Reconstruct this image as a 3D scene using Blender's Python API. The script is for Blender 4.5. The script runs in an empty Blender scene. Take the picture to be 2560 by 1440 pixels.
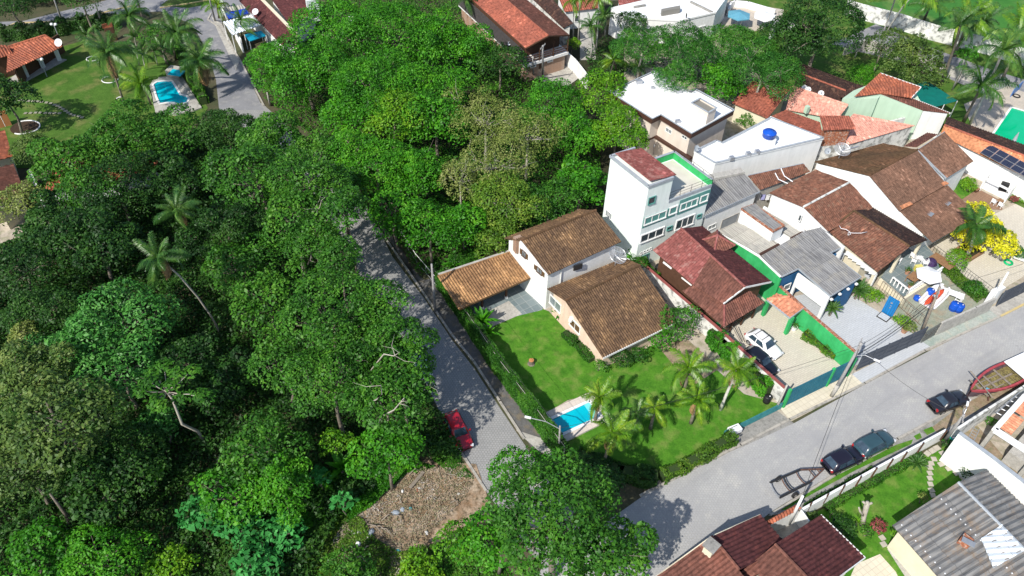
import bpy, math, random
import numpy as np
from mathutils import Vector, Matrix
random.seed(7)
R_ = math.radians
sc = bpy.context.scene
C = sc.collection

# ------------------------------------------------------------------ camera, sky, sun, exposure
CAMH, FPX, PITCH, ROLL = 62.0, 2000.0, R_(45.0), R_(-2.0)
fwd = Vector((0, math.cos(PITCH), -math.sin(PITCH)))
rt0 = Vector((1, 0, 0)); dn0 = fwd.cross(rt0)
RT = math.cos(ROLL)*rt0 + math.sin(ROLL)*dn0
DN = -math.sin(ROLL)*rt0 + math.cos(ROLL)*dn0
EYE = Vector((0, 0, CAMH))
cd = bpy.data.cameras.new('camera'); cam = bpy.data.objects.new('camera', cd); C.objects.link(cam)
up = -DN
cam.matrix_world = Matrix(((RT.x, up.x, -fwd.x, 0), (RT.y, up.y, -fwd.y, 0), (RT.z, up.z, -fwd.z, CAMH), (0, 0, 0, 1)))
cd.sensor_width = 36.0; cd.lens = 36.0*FPX/2560.0; cd.clip_start = 0.5; cd.clip_end = 3000
sc.camera = cam
SUN_EL, SH_AZ = R_(44), R_(54)            # shadows fall towards SH_AZ
w = bpy.data.worlds.new('World'); sc.world = w; w.use_nodes = True
nt = w.node_tree; bg = nt.nodes['Background']
sky = nt.nodes.new('ShaderNodeTexSky'); sky.sky_type = 'NISHITA'; sky.sun_disc = False
sky.sun_elevation = SUN_EL
sdir = Vector((-math.cos(SH_AZ)*math.cos(SUN_EL), -math.sin(SH_AZ)*math.cos(SUN_EL), math.sin(SUN_EL)))
sky.sun_rotation = math.atan2(sdir.x, sdir.y)
sky.air_density = 1.0; sky.dust_density = 1.0
nt.links.new(sky.outputs[0], bg.inputs[0]); bg.inputs[1].default_value = 0.125
sl = bpy.data.lights.new('sun', 'SUN'); sl.energy = 4.2; sl.angle = R_(0.6); sl.color = (1.0, 0.955, 0.88)
so = bpy.data.objects.new('sun', sl); C.objects.link(so); so.location = (-60, -40, 90)
so.rotation_euler = (-sdir).to_track_quat('-Z', 'Y').to_euler()
sc.view_settings.view_transform = 'Standard'; sc.view_settings.look = 'None'
sc.view_settings.gamma = 1; sc.view_settings.use_curve_mapping = False
sc.view_settings.exposure = 0.45
sc.cycles.max_bounces = 6; sc.cycles.diffuse_bounces = 3; sc.cycles.transparent_max_bounces = 8

# ------------------------------------------------------------------ helpers
def q(x, y, z=0.0):
    """surveyed point: where the line of sight through photo pixel (x, y) meets height z"""
    d = fwd*FPX + RT*(x-1280) + DN*(y-720)
    return EYE + d*((z-CAMH)/d.z)
def onp(x, y, a, b):
    """same, meeting the vertical plane through a and b"""
    d = fwd*FPX + RT*(x-1280) + DN*(y-720)
    n = Vector((b[1]-a[1], a[0]-b[0], 0))
    t = (Vector((a[0], a[1], 0))-EYE).dot(n)/d.dot(n)
    return EYE + d*t
def cr(ox, oy, s):
    return lambda x, y: (ox+x/s, oy+y/s)
def V(*a): return Vector(a)

def newmat(name):
    m = bpy.data.materials.new(name); m.use_nodes = True
    n = m.node_tree.nodes; return m, n, m.node_tree.links, n['Principled BSDF']
def ramp(n, stops):
    r = n.new('ShaderNodeValToRGB'); e = r.color_ramp.elements
    while len(e) > 1: e.remove(e[-1])
    e[0].position = stops[0][0]; e[0].color = (*stops[0][1], 1)
    for p, c in stops[1:]:
        x = e.new(p); x.color = (*c, 1)
    return r
def M(name, c, c2=None, scale=1.0, rough=.75, bump=0.0, bscale=None, metal=0.0, mid=.5, wid=.15, c3=None, scale3=6.0, mix3=.35, local=False, spec=.3, coat=0.0, streak=0.0, fine=0.0):
    m, n, l, b = newmat(name)
    b.inputs['Roughness'].default_value = rough; b.inputs['Metallic'].default_value = metal
    b.inputs['Specular IOR Level'].default_value = spec
    if coat: b.inputs['Coat Weight'].default_value = coat; b.inputs['Coat Roughness'].default_value = .05
    if local: co = n.new('ShaderNodeTexCoord').outputs['Object']
    else: co = n.new('ShaderNodeNewGeometry').outputs['Position']
    if c2 is None: c2 = tuple(v*.82 for v in c)
    a = n.new('ShaderNodeTexNoise'); a.inputs['Scale'].default_value = scale; a.inputs['Detail'].default_value = 6
    a.inputs['Roughness'].default_value = .62
    l.new(co, a.inputs['Vector'])
    r = ramp(n, [(mid-wid, c), (mid+wid, c2)]); l.new(a.outputs[0], r.inputs[0]); out = r.outputs[0]
    if c3 is not None:
        a3 = n.new('ShaderNodeTexNoise'); a3.inputs['Scale'].default_value = scale3; a3.inputs['Detail'].default_value = 4
        l.new(co, a3.inputs['Vector'])
        r3 = ramp(n, [(.5, (0, 0, 0)), (.66, (1, 1, 1))]); l.new(a3.outputs[0], r3.inputs[0])
        mu = n.new('ShaderNodeMath'); mu.operation = 'MULTIPLY'; mu.inputs[1].default_value = mix3
        l.new(r3.outputs[0], mu.inputs[0])
        mx = n.new('ShaderNodeMix'); mx.data_type = 'RGBA'; l.new(mu.outputs[0], mx.inputs[0])
        l.new(out, mx.inputs[6]); mx.inputs[7].default_value = (*c3, 1); out = mx.outputs[2]
    def darken(out, vec, sc_, lo, amt, det=5):
        nz = n.new('ShaderNodeTexNoise'); nz.inputs['Scale'].default_value = sc_; nz.inputs['Detail'].default_value = det; l.new(vec, nz.inputs['Vector'])
        rz = ramp(n, [(.32, (lo, lo, lo)), (.62, (1, 1, 1))]); l.new(nz.outputs[0], rz.inputs[0])
        mz = n.new('ShaderNodeMix'); mz.data_type = 'RGBA'; mz.blend_type = 'MULTIPLY'; mz.inputs[0].default_value = amt
        l.new(out, mz.inputs[6]); l.new(rz.outputs[0], mz.inputs[7]); return mz.outputs[2]
    if streak:
        mp = n.new('ShaderNodeMapping'); mp.inputs['Scale'].default_value = (1, 1, .16); l.new(co, mp.inputs[0]); out = darken(out, mp.outputs[0], 1.9, .55, streak, 8)
    if fine: out = darken(out, co, 7.0, .5, fine, 4); out = darken(out, co, 1.6, .6, fine*.8, 6)
    l.new(out, b.inputs['Base Color'])
    if bump:
        a2 = n.new('ShaderNodeTexNoise'); a2.inputs['Scale'].default_value = bscale or 8; a2.inputs['Detail'].default_value = 4
        l.new(co, a2.inputs['Vector']); bp = n.new('ShaderNodeBump'); bp.inputs['Strength'].default_value = bump
        bp.inputs['Distance'].default_value = .05; l.new(a2.outputs[0], bp.inputs['Height']); l.new(bp.outputs[0], b.inputs['Normal'])
    return m
def tilemat(name, cl, cm, cdk, stain=.5, pu=.24, pv=.42, sscale=.35, contrast=1.0, lichen=None):
    """clay tiles laid out in the roof's own metre UVs: tint per tile, weathering stains, course steps"""
    m, n, l, b = newmat(name); b.inputs['Roughness'].default_value = .85; b.inputs['Specular IOR Level'].default_value = .2
    uv = n.new('ShaderNodeTexCoord').outputs['UV']; sp = n.new('ShaderNodeSeparateXYZ'); l.new(uv, sp.inputs[0])
    def math_(op, a, bb=None, v=None):
        k = n.new('ShaderNodeMath'); k.operation = op
        l.new(a, k.inputs[0])
        if bb is not None: l.new(bb, k.inputs[1])
        if v is not None: k.inputs[1].default_value = v
        return k.outputs[0]
    fu = math_('FLOOR', math_('DIVIDE', sp.outputs[0], v=pu)); dv = math_('DIVIDE', sp.outputs[1], v=pv); fv = math_('FLOOR', dv)
    cb = n.new('ShaderNodeCombineXYZ'); l.new(fu, cb.inputs[0]); l.new(fv, cb.inputs[1])
    wn = n.new('ShaderNodeTexWhiteNoise'); wn.noise_dimensions = '2D'; l.new(cb.outputs[0], wn.inputs['Vector'])
    r1 = ramp(n, [(0, cm), (.55, tuple((a+c)/2 for a, c in zip(cl, cm))), (.965, cl), (.975, tuple(min(.8, v*1.4+.02) for v in cl))]); l.new(wn.outputs[0], r1.inputs[0])
    geo = n.new('ShaderNodeNewGeometry')
    ns = n.new('ShaderNodeTexNoise'); ns.inputs['Scale'].default_value = sscale; ns.inputs['Detail'].default_value = 8; ns.inputs['Roughness'].default_value = .7
    l.new(geo.outputs['Position'], ns.inputs['Vector'])
    r2 = ramp(n, [(.5-stain*.35, (1, 1, 1)), (.5-stain*.35+.22, (0, 0, 0))]); l.new(ns.outputs[0], r2.inputs[0])
    mx = n.new('ShaderNodeMix'); mx.data_type = 'RGBA'; l.new(r2.outputs[0], mx.inputs[0])
    mx.inputs[6].default_value = (*cdk, 1); l.new(r1.outputs[0], mx.inputs[7])
    mx2 = n.new('ShaderNodeMix'); mx2.data_type = 'RGBA'; mx2.inputs[0].default_value = .35*contrast
    l.new(mx.outputs[2], mx2.inputs[6]); l.new(r1.outputs[0], mx2.inputs[7]); out = mx2.outputs[2]
    nf = n.new('ShaderNodeTexNoise'); nf.inputs['Scale'].default_value = 3.2; nf.inputs['Detail'].default_value = 5; l.new(geo.outputs['Position'], nf.inputs['Vector'])
    rf = ramp(n, [(.3, (.55, .55, .55)), (.62, (1.08, 1.08, 1.08))]); l.new(nf.outputs[0], rf.inputs[0])
    m3 = n.new('ShaderNodeMix'); m3.data_type = 'RGBA'; m3.blend_type = 'MULTIPLY'; m3.inputs[0].default_value = 1
    l.new(out, m3.inputs[6]); l.new(rf.outputs[0], m3.inputs[7]); out = m3.outputs[2]
    if lichen:
        nl = n.new('ShaderNodeTexNoise'); nl.inputs['Scale'].default_value = 1.7; nl.inputs['Detail'].default_value = 7; l.new(geo.outputs['Position'], nl.inputs['Vector'])
        rl = ramp(n, [(.56, (0, 0, 0)), (.66, (.6, .6, .6))]); l.new(nl.outputs[0], rl.inputs[0])
        m4 = n.new('ShaderNodeMix'); m4.data_type = 'RGBA'; l.new(rl.outputs[0], m4.inputs[0]); l.new(out, m4.inputs[6]); m4.inputs[7].default_value = (*lichen, 1); out = m4.outputs[2]
    l.new(out, b.inputs['Base Color'])
    fr = math_('FRACT', dv)
    bp = n.new('ShaderNodeBump'); bp.inputs['Strength'].default_value = .8; bp.inputs['Distance'].default_value = .05; bp.invert = True
    l.new(fr, bp.inputs['Height']); l.new(bp.outputs[0], b.inputs['Normal'])
    return m
def corrmat(name, c, cdk, c3=None, rough=.7, metal=0, sscale=.5):
    """fibre-cement / metal sheet weathered in streaks down the slope"""
    m, n, l, b = newmat(name); b.inputs['Roughness'].default_value = rough; b.inputs['Metallic'].default_value = metal
    uv = n.new('ShaderNodeTexCoord').outputs['UV']; mp = n.new('ShaderNodeMapping'); mp.inputs['Scale'].default_value = (2.2, .35, 1); l.new(uv, mp.inputs[0])
    a = n.new('ShaderNodeTexNoise'); a.inputs['Scale'].default_value = 1.6; a.inputs['Detail'].default_value = 7; l.new(mp.outputs[0], a.inputs['Vector'])
    r = ramp(n, [(.3, cdk), (.62, c)]); l.new(a.outputs[0], r.inputs[0]); out = r.outputs[0]
    br = n.new('ShaderNodeTexBrick'); br.inputs['Scale'].default_value = .45; br.inputs['Mortar Size'].default_value = .012; br.inputs['Brick Width'].default_value = .5; br.inputs['Row Height'].default_value = .8
    br.inputs['Color1'].default_value = (1, 1, 1, 1); br.inputs['Color2'].default_value = (.8, .8, .8, 1); br.inputs['Mortar'].default_value = (.45, .45, .45, 1); l.new(uv, br.inputs['Vector'])
    mx = n.new('ShaderNodeMix'); mx.data_type = 'RGBA'; mx.blend_type = 'MULTIPLY'; mx.inputs[0].default_value = .8; l.new(out, mx.inputs[6]); l.new(br.outputs[0], mx.inputs[7]); out = mx.outputs[2]
    if c3:
        g = n.new('ShaderNodeNewGeometry'); a3 = n.new('ShaderNodeTexNoise'); a3.inputs['Scale'].default_value = sscale; a3.inputs['Detail'].default_value = 8; a3.inputs['Roughness'].default_value = .75
        l.new(g.outputs['Position'], a3.inputs['Vector']); r3 = ramp(n, [(.5, (0, 0, 0)), (.68, (.8, .8, .8))]); l.new(a3.outputs[0], r3.inputs[0])
        m4 = n.new('ShaderNodeMix'); m4.data_type = 'RGBA'; l.new(r3.outputs[0], m4.inputs[0]); l.new(out, m4.inputs[6]); m4.inputs[7].default_value = (*c3, 1); out = m4.outputs[2]
    l.new(out, b.inputs['Base Color']); return m
def pavemat(name, c, cdk, joint, cell=.26, kind='hex', rough=.85, patch=(.12, .1, .07), pscale=.35, pamt=.5, rot=0.0, bw=.4, bh=.2, blots=()):
    m, n, l, b = newmat(name); b.inputs['Roughness'].default_value = rough; b.inputs['Specular IOR Level'].default_value = .2
    pos = n.new('ShaderNodeNewGeometry').outputs['Position']
    mp = n.new('ShaderNodeMapping'); mp.inputs['Rotation'].default_value = (0, 0, rot); l.new(pos, mp.inputs[0])
    if kind == 'hex':
        def vm(op, x, y=None):
            k = n.new('ShaderNodeVectorMath'); k.operation = op; l.new(x, k.inputs[0])
            if isinstance(y, tuple): k.inputs[1].default_value = y
            elif y is not None: l.new(y, k.inputs[1])
            return k
        def ma(op, x, y):
            k = n.new('ShaderNodeMath'); k.operation = op; l.new(x, k.inputs[0])
            if isinstance(y, float): k.inputs[1].default_value = y
            else: l.new(y, k.inputs[1])
            return k.outputs[0]
        jt = n.new('ShaderNodeTexNoise'); jt.inputs['Scale'].default_value = 1.3; l.new(mp.outputs[0], jt.inputs['Vector'])
        pj = vm('ADD', mp.outputs[0], vm('MULTIPLY', jt.outputs['Color'], (.16, .16, 0)).outputs[0]).outputs[0]
        P_ = vm('MULTIPLY', pj, (1/cell, 1/cell, 0)).outputs[0]; S_ = (1.0, 1.7320508, 1.0)
        def cellv(x):
            k = vm('WRAP', x, (.5, .8660254, .5)); k.inputs[2].default_value = (-.5, -.8660254, -.5); return k.outputs[0]
        A_ = cellv(P_); B_ = cellv(vm('ADD', P_, (.5, .8660254, 0)).outputs[0])
        lt = ma('LESS_THAN', vm('LENGTH', A_).outputs['Value'], vm('LENGTH', B_).outputs['Value'])
        mg = n.new('ShaderNodeMix'); mg.data_type = 'VECTOR'; l.new(lt, mg.inputs[0]); l.new(B_, mg.inputs[4]); l.new(A_, mg.inputs[5]); G_ = mg.outputs[1]
        ab = vm('ABSOLUTE', G_).outputs[0]; dt = vm('DOT_PRODUCT', ab, (.5, .8660254, 0)).outputs['Value']; sx = n.new('ShaderNodeSeparateXYZ'); l.new(ab, sx.inputs[0])
        hd = ma('MAXIMUM', dt, sx.outputs[0]); rj = ramp(n, [(.40, (1, 1, 1)), (.47, (0, 0, 0))]); l.new(hd, rj.inputs[0])
        idv = vm('SUBTRACT', P_, G_).outputs[0]; wn = n.new('ShaderNodeTexWhiteNoise'); wn.noise_dimensions = '2D'; sn = vm('SNAP', vm('ADD', idv, (.25, .25, 0)).outputs[0], (.5, .4330127, 1.0)).outputs[0]; l.new(sn, wn.inputs['Vector']); rnd = wn.outputs[0]
    else:
        br = n.new('ShaderNodeTexBrick'); br.inputs['Scale'].default_value = 1; br.inputs['Mortar Size'].default_value = .02; br.inputs['Brick Width'].default_value = bw; br.inputs['Row Height'].default_value = bh
        br.offset = .5 if kind == 'brick' else 0
        br.inputs['Color1'].default_value = (0, 0, 0, 1); br.inputs['Color2'].default_value = (1, 1, 1, 1); br.inputs['Mortar'].default_value = (.5, .5, .5, 1); l.new(mp.outputs[0], br.inputs['Vector'])
        rj = ramp(n, [(.0, (1, 1, 1)), (.5, (0, 0, 0))]); l.new(br.outputs['Fac'], rj.inputs[0]); rnd = br.outputs[0]
    rc = ramp(n, [(0, cdk), (1, c)]); l.new(rnd, rc.inputs[0])
    big = n.new('ShaderNodeTexNoise'); big.inputs['Scale'].default_value = pscale; big.inputs['Detail'].default_value = 8; big.inputs['Roughness'].default_value = .65; l.new(pos, big.inputs['Vector'])
    rb = ramp(n, [(.35, (0, 0, 0)), (.72, (1, 1, 1))]); l.new(big.outputs[0], rb.inputs[0])
    mu = n.new('ShaderNodeMath'); mu.operation = 'MULTIPLY'; mu.inputs[1].default_value = pamt; l.new(rb.outputs[0], mu.inputs[0])
    m1 = n.new('ShaderNodeMix'); m1.data_type = 'RGBA'; l.new(mu.outputs[0], m1.inputs[0]); l.new(rc.outputs[0], m1.inputs[6]); m1.inputs[7].default_value = (*patch, 1)
    def blot(col, sc_, lo_, hi_, c_, amt, stretch=None):
        vv = pos
        if stretch: mq = n.new('ShaderNodeMapping'); mq.vector_type = 'POINT'; mq.inputs['Rotation'].default_value = (0, 0, -stretch); l.new(pos, mq.inputs[0]); mr = n.new('ShaderNodeMapping'); mr.inputs['Scale'].default_value = (.12, 1, 1); l.new(mq.outputs[0], mr.inputs[0]); vv = mr.outputs[0]
        nb = n.new('ShaderNodeTexNoise'); nb.inputs['Scale'].default_value = sc_; nb.inputs['Detail'].default_value = 7; nb.inputs['Roughness'].default_value = .7; l.new(vv, nb.inputs['Vector'])
        rr = ramp(n, [(lo_, (0, 0, 0)), (hi_, (amt, amt, amt))]); l.new(nb.outputs[0], rr.inputs[0])
        mw = n.new('ShaderNodeMix'); mw.data_type = 'RGBA'; l.new(rr.outputs[0], mw.inputs[0]); l.new(col, mw.inputs[6]); mw.inputs[7].default_value = (*c_, 1); return mw.outputs[2]
    body = m1.outputs[2]
    for bl in blots: body = blot(body, *bl)
    m2 = n.new('ShaderNodeMix'); m2.data_type = 'RGBA'; l.new(rj.outputs[0], m2.inputs[0]); m2.inputs[6].default_value = (*joint, 1); l.new(body, m2.inputs[7])
    l.new(m2.outputs[2], b.inputs['Base Color'])
    bp = n.new('ShaderNodeBump'); bp.inputs['Strength'].default_value = .5; bp.inputs['Distance'].default_value = .02; l.new(rj.outputs[0], bp.inputs['Height']); l.new(bp.outputs[0], b.inputs['Normal'])
    return m
def leafmat(name, cols, trans=.3, rough=.52, spec=.3):
    """leaf tint differs leaf by leaf and, more slowly, bough by bough"""
    m, n, l, b = newmat(name); b.inputs['Roughness'].default_value = rough; b.inputs['Specular IOR Level'].default_value = spec
    g = n.new('ShaderNodeNewGeometry')
    ns = n.new('ShaderNodeTexNoise'); ns.inputs['Scale'].default_value = .45; ns.inputs['Detail'].default_value = 3; l.new(g.outputs['Position'], ns.inputs['Vector'])
    mm = n.new('ShaderNodeMath'); mm.operation = 'MULTIPLY_ADD'; mm.inputs[1].default_value = .5; l.new(g.outputs['Random Per Island'], mm.inputs[0]); oi = n.new('ShaderNodeObjectInfo'); ob = n.new('ShaderNodeMath'); ob.operation = 'MULTIPLY_ADD'; ob.inputs[1].default_value = .26; ob.inputs[2].default_value = -.62; l.new(oi.outputs['Random'], ob.inputs[0])
    m2 = n.new('ShaderNodeMath'); m2.operation = 'MULTIPLY_ADD'; m2.inputs[1].default_value = 1.5; l.new(ob.outputs[0], m2.inputs[2]); l.new(ns.outputs[0], m2.inputs[0]); nk = n.new('ShaderNodeTexNoise'); nk.inputs['Scale'].default_value = 1.6; nk.inputs['Detail'].default_value = 3; l.new(g.outputs['Position'], nk.inputs['Vector']); m5 = n.new('ShaderNodeMath'); m5.operation = 'MULTIPLY_ADD'; m5.inputs[1].default_value = .9; l.new(nk.outputs[0], m5.inputs[0]); l.new(m2.outputs[0], m5.inputs[2]); m6 = n.new('ShaderNodeMath'); m6.operation = 'SUBTRACT'; m6.inputs[1].default_value = .45; l.new(m5.outputs[0], m6.inputs[0]); l.new(m6.outputs[0], mm.inputs[2])
    r = ramp(n, [(i/(len(cols)-1), c) for i, c in enumerate(cols)]); l.new(mm.outputs[0], r.inputs[0]); l.new(r.outputs[0], b.inputs['Base Color'])
    tr = n.new('ShaderNodeBsdfTranslucent'); l.new(r.outputs[0], tr.inputs[0]); mx = n.new('ShaderNodeMixShader'); mx.inputs[0].default_value = trans
    l.new(b.outputs[0], mx.inputs[1]); l.new(tr.outputs[0], mx.inputs[2]); l.new(mx.outputs[0], n['Material Output'].inputs[0]); return m

class MB:
    """collects faces in world metres; build() links them as ONE mesh object"""
    def __init__(s): s.v = []; s.f = []; s.uv = []; s.has = False
    def face(s, pts, uv=None):
        i = len(s.v); s.v += [tuple(p) for p in pts]; s.f.append(tuple(range(i, i+len(pts))))
        s.uv.append(uv)
        if uv: s.has = True
    def prism(s, pts, z0, top=True, bottom=False, z1=None):
        """pts: top outline (3D, or xy with z1); sides run straight down to z0"""
        P = [V(p[0], p[1], z1 if z1 is not None else p[2]) for p in pts]
        n = len(P); A = sum(P[i].x*P[(i+1) % n].y-P[(i+1) % n].x*P[i].y for i in range(n))
        if A < 0: P = P[::-1]
        for i in range(n):
            a, b = P[i], P[(i+1) % n]
            s.face([V(a.x, a.y, z0), V(b.x, b.y, z0), b, a])
        if top: s.face(P)
        if bottom: s.face([V(p.x, p.y, z0) for p in P][::-1])
        return s
    def box(s, c, size, rz=0.0, z0=None):
        sx, sy, sz = [k/2 for k in size]; ca, sa = math.cos(rz), math.sin(rz)
        cz = c[2] if z0 is None else z0+sz
        p = [(c[0]+x*ca-y*sa, c[1]+x*sa+y*ca) for x, y in ((-sx, -sy), (sx, -sy), (sx, sy), (-sx, sy))]
        return s.prism(p, cz-sz, True, True, z1=cz+sz)
    def beam(s, a, b, wd, ht, below=False):
        """bar of rectangular section from a to b (3D); top face on the line a-b if below"""
        a, b = Vector(a), Vector(b); d = (b-a); sd = Vector((-d.y, d.x, 0))
        if sd.length < 1e-6: sd = Vector((1, 0, 0))
        sd.normalize(); sd *= wd/2; u = d.normalized().cross(sd.normalized()) if abs(d.x)+abs(d.y) > 1e-6 else Vector((0, 1, 0))
        if u.z < 0: u = -u
        t, bt = (Vector(), -u*ht) if below else (u*ht/2, -u*ht/2)
        A = [a+sd+bt, a-sd+bt, a-sd+t, a+sd+t]; B = [b+sd+bt, b-sd+bt, b-sd+t, b+sd+t]
        s.face(A[::-1]); s.face(B)
        for i in range(4): s.face([A[i], A[(i+1) % 4], B[(i+1) % 4], B[i]])
        return s
    def wallrun(s, pts, th, h, z0=0.0):
        """upright wall of thickness th along xy points; h = top height (number) or z of pts when None"""
        for i in range(len(pts)-1):
            a, b = Vector(pts[i]), Vector(pts[i+1]); d = Vector((b.x-a.x, b.y-a.y, 0)); L = d.length
            if L < 1e-4: continue
            d /= L; sd = Vector((-d.y, d.x, 0))*th/2; e = d*th/2*(0.98 if i < len(pts)-2 else 0)
            za = h if h is not None else a.z; zb = h if h is not None else b.z
            b2 = b+e
            s.prism([V(a.x-sd.x, a.y-sd.y, za), V(b2.x-sd.x, b2.y-sd.y, zb), V(b2.x+sd.x, b2.y+sd.y, zb), V(a.x+sd.x, a.y+sd.y, za)], z0)
        return s
    def tube(s, pts, rad, n=6, cap=True):
        pts = [Vector(p) for p in pts]
        if not isinstance(rad, (list, tuple)): rad = [rad]*len(pts)
        rings = []
        for i, p in enumerate(pts):
            t = (pts[min(i+1, len(pts)-1)]-pts[max(i-1, 0)]).normalized()
            ref = Vector((0, 0, 1)) if abs(t.z) < .9 else Vector((1, 0, 0))
            x = t.cross(ref).normalized(); y = t.cross(x)
            rings.append([p+(x*math.cos(2*math.pi*k/n)+y*math.sin(2*math.pi*k/n))*rad[i] for k in range(n)])
        i0 = len(s.v)
        for r in rings: s.v += [tuple(p) for p in r]
        for j in range(len(rings)-1):
            for k in range(n):
                s.f.append((i0+j*n+k, i0+j*n+(k+1) % n, i0+(j+1)*n+(k+1) % n, i0+(j+1)*n+k)); s.uv.append(None)
        if cap:
            s.f.append(tuple(i0+k for k in range(n))[::-1]); s.uv.append(None)
            s.f.append(tuple(i0+(len(rings)-1)*n+k for k in range(n))); s.uv.append(None)
        return s
    def lathe(s, c, prof, n=16):
        i0 = len(s.v)
        for r, z in prof:
            s.v += [(c[0]+r*math.cos(2*math.pi*k/n), c[1]+r*math.sin(2*math.pi*k/n), c[2]+z) for k in range(n)]
        for j in range(len(prof)-1):
            for k in range(n):
                s.f.append((i0+j*n+k, i0+j*n+(k+1) % n, i0+(j+1)*n+(k+1) % n, i0+(j+1)*n+k)); s.uv.append(None)
        s.f.append(tuple(i0+(len(prof)-1)*n+k for k in range(n))); s.uv.append(None)
        return s
    def build(s, name, mat, par=None, smooth=False, local=False):
        me = bpy.data.meshes.new(name); off = worldloc(par) if (par and not local) else Vector()
        me.from_pydata([(x-off.x, y-off.y, z-off.z) for x, y, z in s.v], [], s.f)
        if s.has:
            uvl = me.uv_layers.new(name='UVMap'); k = 0; dat = []
            for f, u in zip(s.f, s.uv):
                dat += (u if u else [(0, 0)]*len(f))
            uvl.data.foreach_set('uv', np.array(dat, dtype=np.float32).ravel())
        me.materials.append(mat)
        if smooth: me.polygons.foreach_set('use_smooth', [True]*len(me.polygons))
        me.update()
        o = bpy.data.objects.new(name, me); C.objects.link(o)
        if par: o.parent = par
        return o
def worldloc(o):
    v = Vector()
    while o: v += Vector(o.location); o = o.parent
    return v
def thing(name, label, cat, loc, rz=0.0, group=None):
    o = bpy.data.objects.new(name, None); C.objects.link(o); o.empty_display_size = .3
    o.location = loc; o.rotation_euler = (0, 0, rz); o['label'] = label; o['category'] = cat
    if group: o['group'] = group
    return o
def tag(o, label, cat, group=None, kind=None):
    o['label'] = label; o['category'] = cat
    if group: o['group'] = group
    if kind: o['kind'] = kind
    return o
def struct(name, mb, mat, smooth=False):
    o = mb.build(name, mat, None, smooth); o['kind'] = 'structure'; return o
def sheet(name, pxs, mat, z, zz=None):
    mb = MB(); P = [q(x, y, z) for x, y in pxs]
    A = sum(P[i].x*P[(i+1) % len(P)].y-P[(i+1) % len(P)].x*P[i].y for i in range(len(P)))
    if A < 0: P = P[::-1]
    mb.face(P); return struct(name, mb, mat)
def inset(P, d):
    n = len(P); P = [Vector(p) for p in P]
    A = sum(P[i].x*P[(i+1) % n].y-P[(i+1) % n].x*P[i].y for i in range(n)); sg = 1 if A > 0 else -1
    out = []
    for i in range(n):
        a, b, c = P[i-1], P[i], P[(i+1) % n]
        d1 = Vector((b.x-a.x, b.y-a.y)).normalized(); d2 = Vector((c.x-b.x, c.y-b.y)).normalized()
        n1 = Vector((-d1.y, d1.x))*sg; n2 = Vector((-d2.y, d2.x))*sg; m = n1+n2
        if m.length < .2: m = n1
        m = m/(max(.35, m.dot(n1)) if m.dot(n1) else 1)
        out.append(V(b.x+m.x*d, b.y+m.y*d, b.z))
    return out
def roofslab(mb, pts, pitch=.24, amp=.035, th=.09, seg=4):
    """corrugated sheet over a 3D polygon; pts[0]->pts[1] is the eave; courses run up from it"""
    P = [Vector(p) for p in pts]; n = len(P)
    nor = Vector()
    for i in range(n):
        a, b = P[i], P[(i+1) % n]
        nor += Vector(((a.y-b.y)*(a.z+b.z), (a.z-b.z)*(a.x+b.x), (a.x-b.x)*(a.y+b.y)))
    nor.normalize()
    if nor.z < 0: nor = -nor
    u = (P[1]-P[0]); u -= nor*u.dot(nor); u.normalize(); v = nor.cross(u)
    U = [(p-P[0]).dot(u) for p in P]; W = [(p-P[0]).dot(v) for p in P]
    if sum(W) < 0: v = -v; W = [-k for k in W]
    u0, u1 = min(U), max(U); st = pitch/seg
    us = sorted(set([round(u0+i*st, 5) for i in range(int((u1-u0)/st)+1)]+[round(k, 5) for k in U]))
    rows = []
    for uu in us:
        hit = []
        for i in range(n):
            a, b = U[i], U[(i+1) % n]
            if abs(a-b) < 1e-5:
                if abs(uu-a) < 1e-4: hit += [(W[i], P[i]), (W[(i+1) % n], P[(i+1) % n])]
                continue
            t = (uu-a)/(b-a)
            if -1e-4 <= t <= 1+1e-4:
                hit.append((W[i]+(W[(i+1) % n]-W[i])*t, P[i].lerp(P[(i+1) % n], max(0, min(1, t)))))
        hit.sort(key=lambda h: h[0])
        if not hit: continue
        h = amp*math.cos(2*math.pi*(uu-u0)/pitch) if amp else 0
        rows.append((uu, hit[0][0], hit[-1][0], hit[0][1]+nor*(h+th), hit[-1][1]+nor*(h+th), hit[0][1], hit[-1][1]))
    def wob(p): return nor*(.022*math.sin(p.x*1.1+p.y*.7)+.02*math.sin(p.y*1.7-p.x*.6+1.3)+.012*math.sin(p.x*3.1+p.y*2.3))
    nv = max(1, min(10, int((max(W)-min(W))/1.1)))
    for a, b in zip(rows, rows[1:]):
        for k in range(nv):
            s0, s1 = k/nv, (k+1)/nv; cs = [(a, s0), (b, s0), (b, s1), (a, s1)]
            mb.face([(r[3].lerp(r[4], t)+(wob(r[3].lerp(r[4], t)) if 0 < t < 1 else Vector())) for r, t in cs], [(r[0], r[1]+(r[2]-r[1])*t) for r, t in cs])
        mb.face([a[5], b[5], b[3], a[3]]); mb.face([a[4], b[4], b[6], a[6]])
    mb.face([p for p in P][::-1] if nor.dot((P[1]-P[0]).cross(P[2]-P[0])) > 0 else P)
    for r in (rows[0], rows[-1]): mb.face([r[5], r[6], r[4], r[3]])
    return mb
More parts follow.
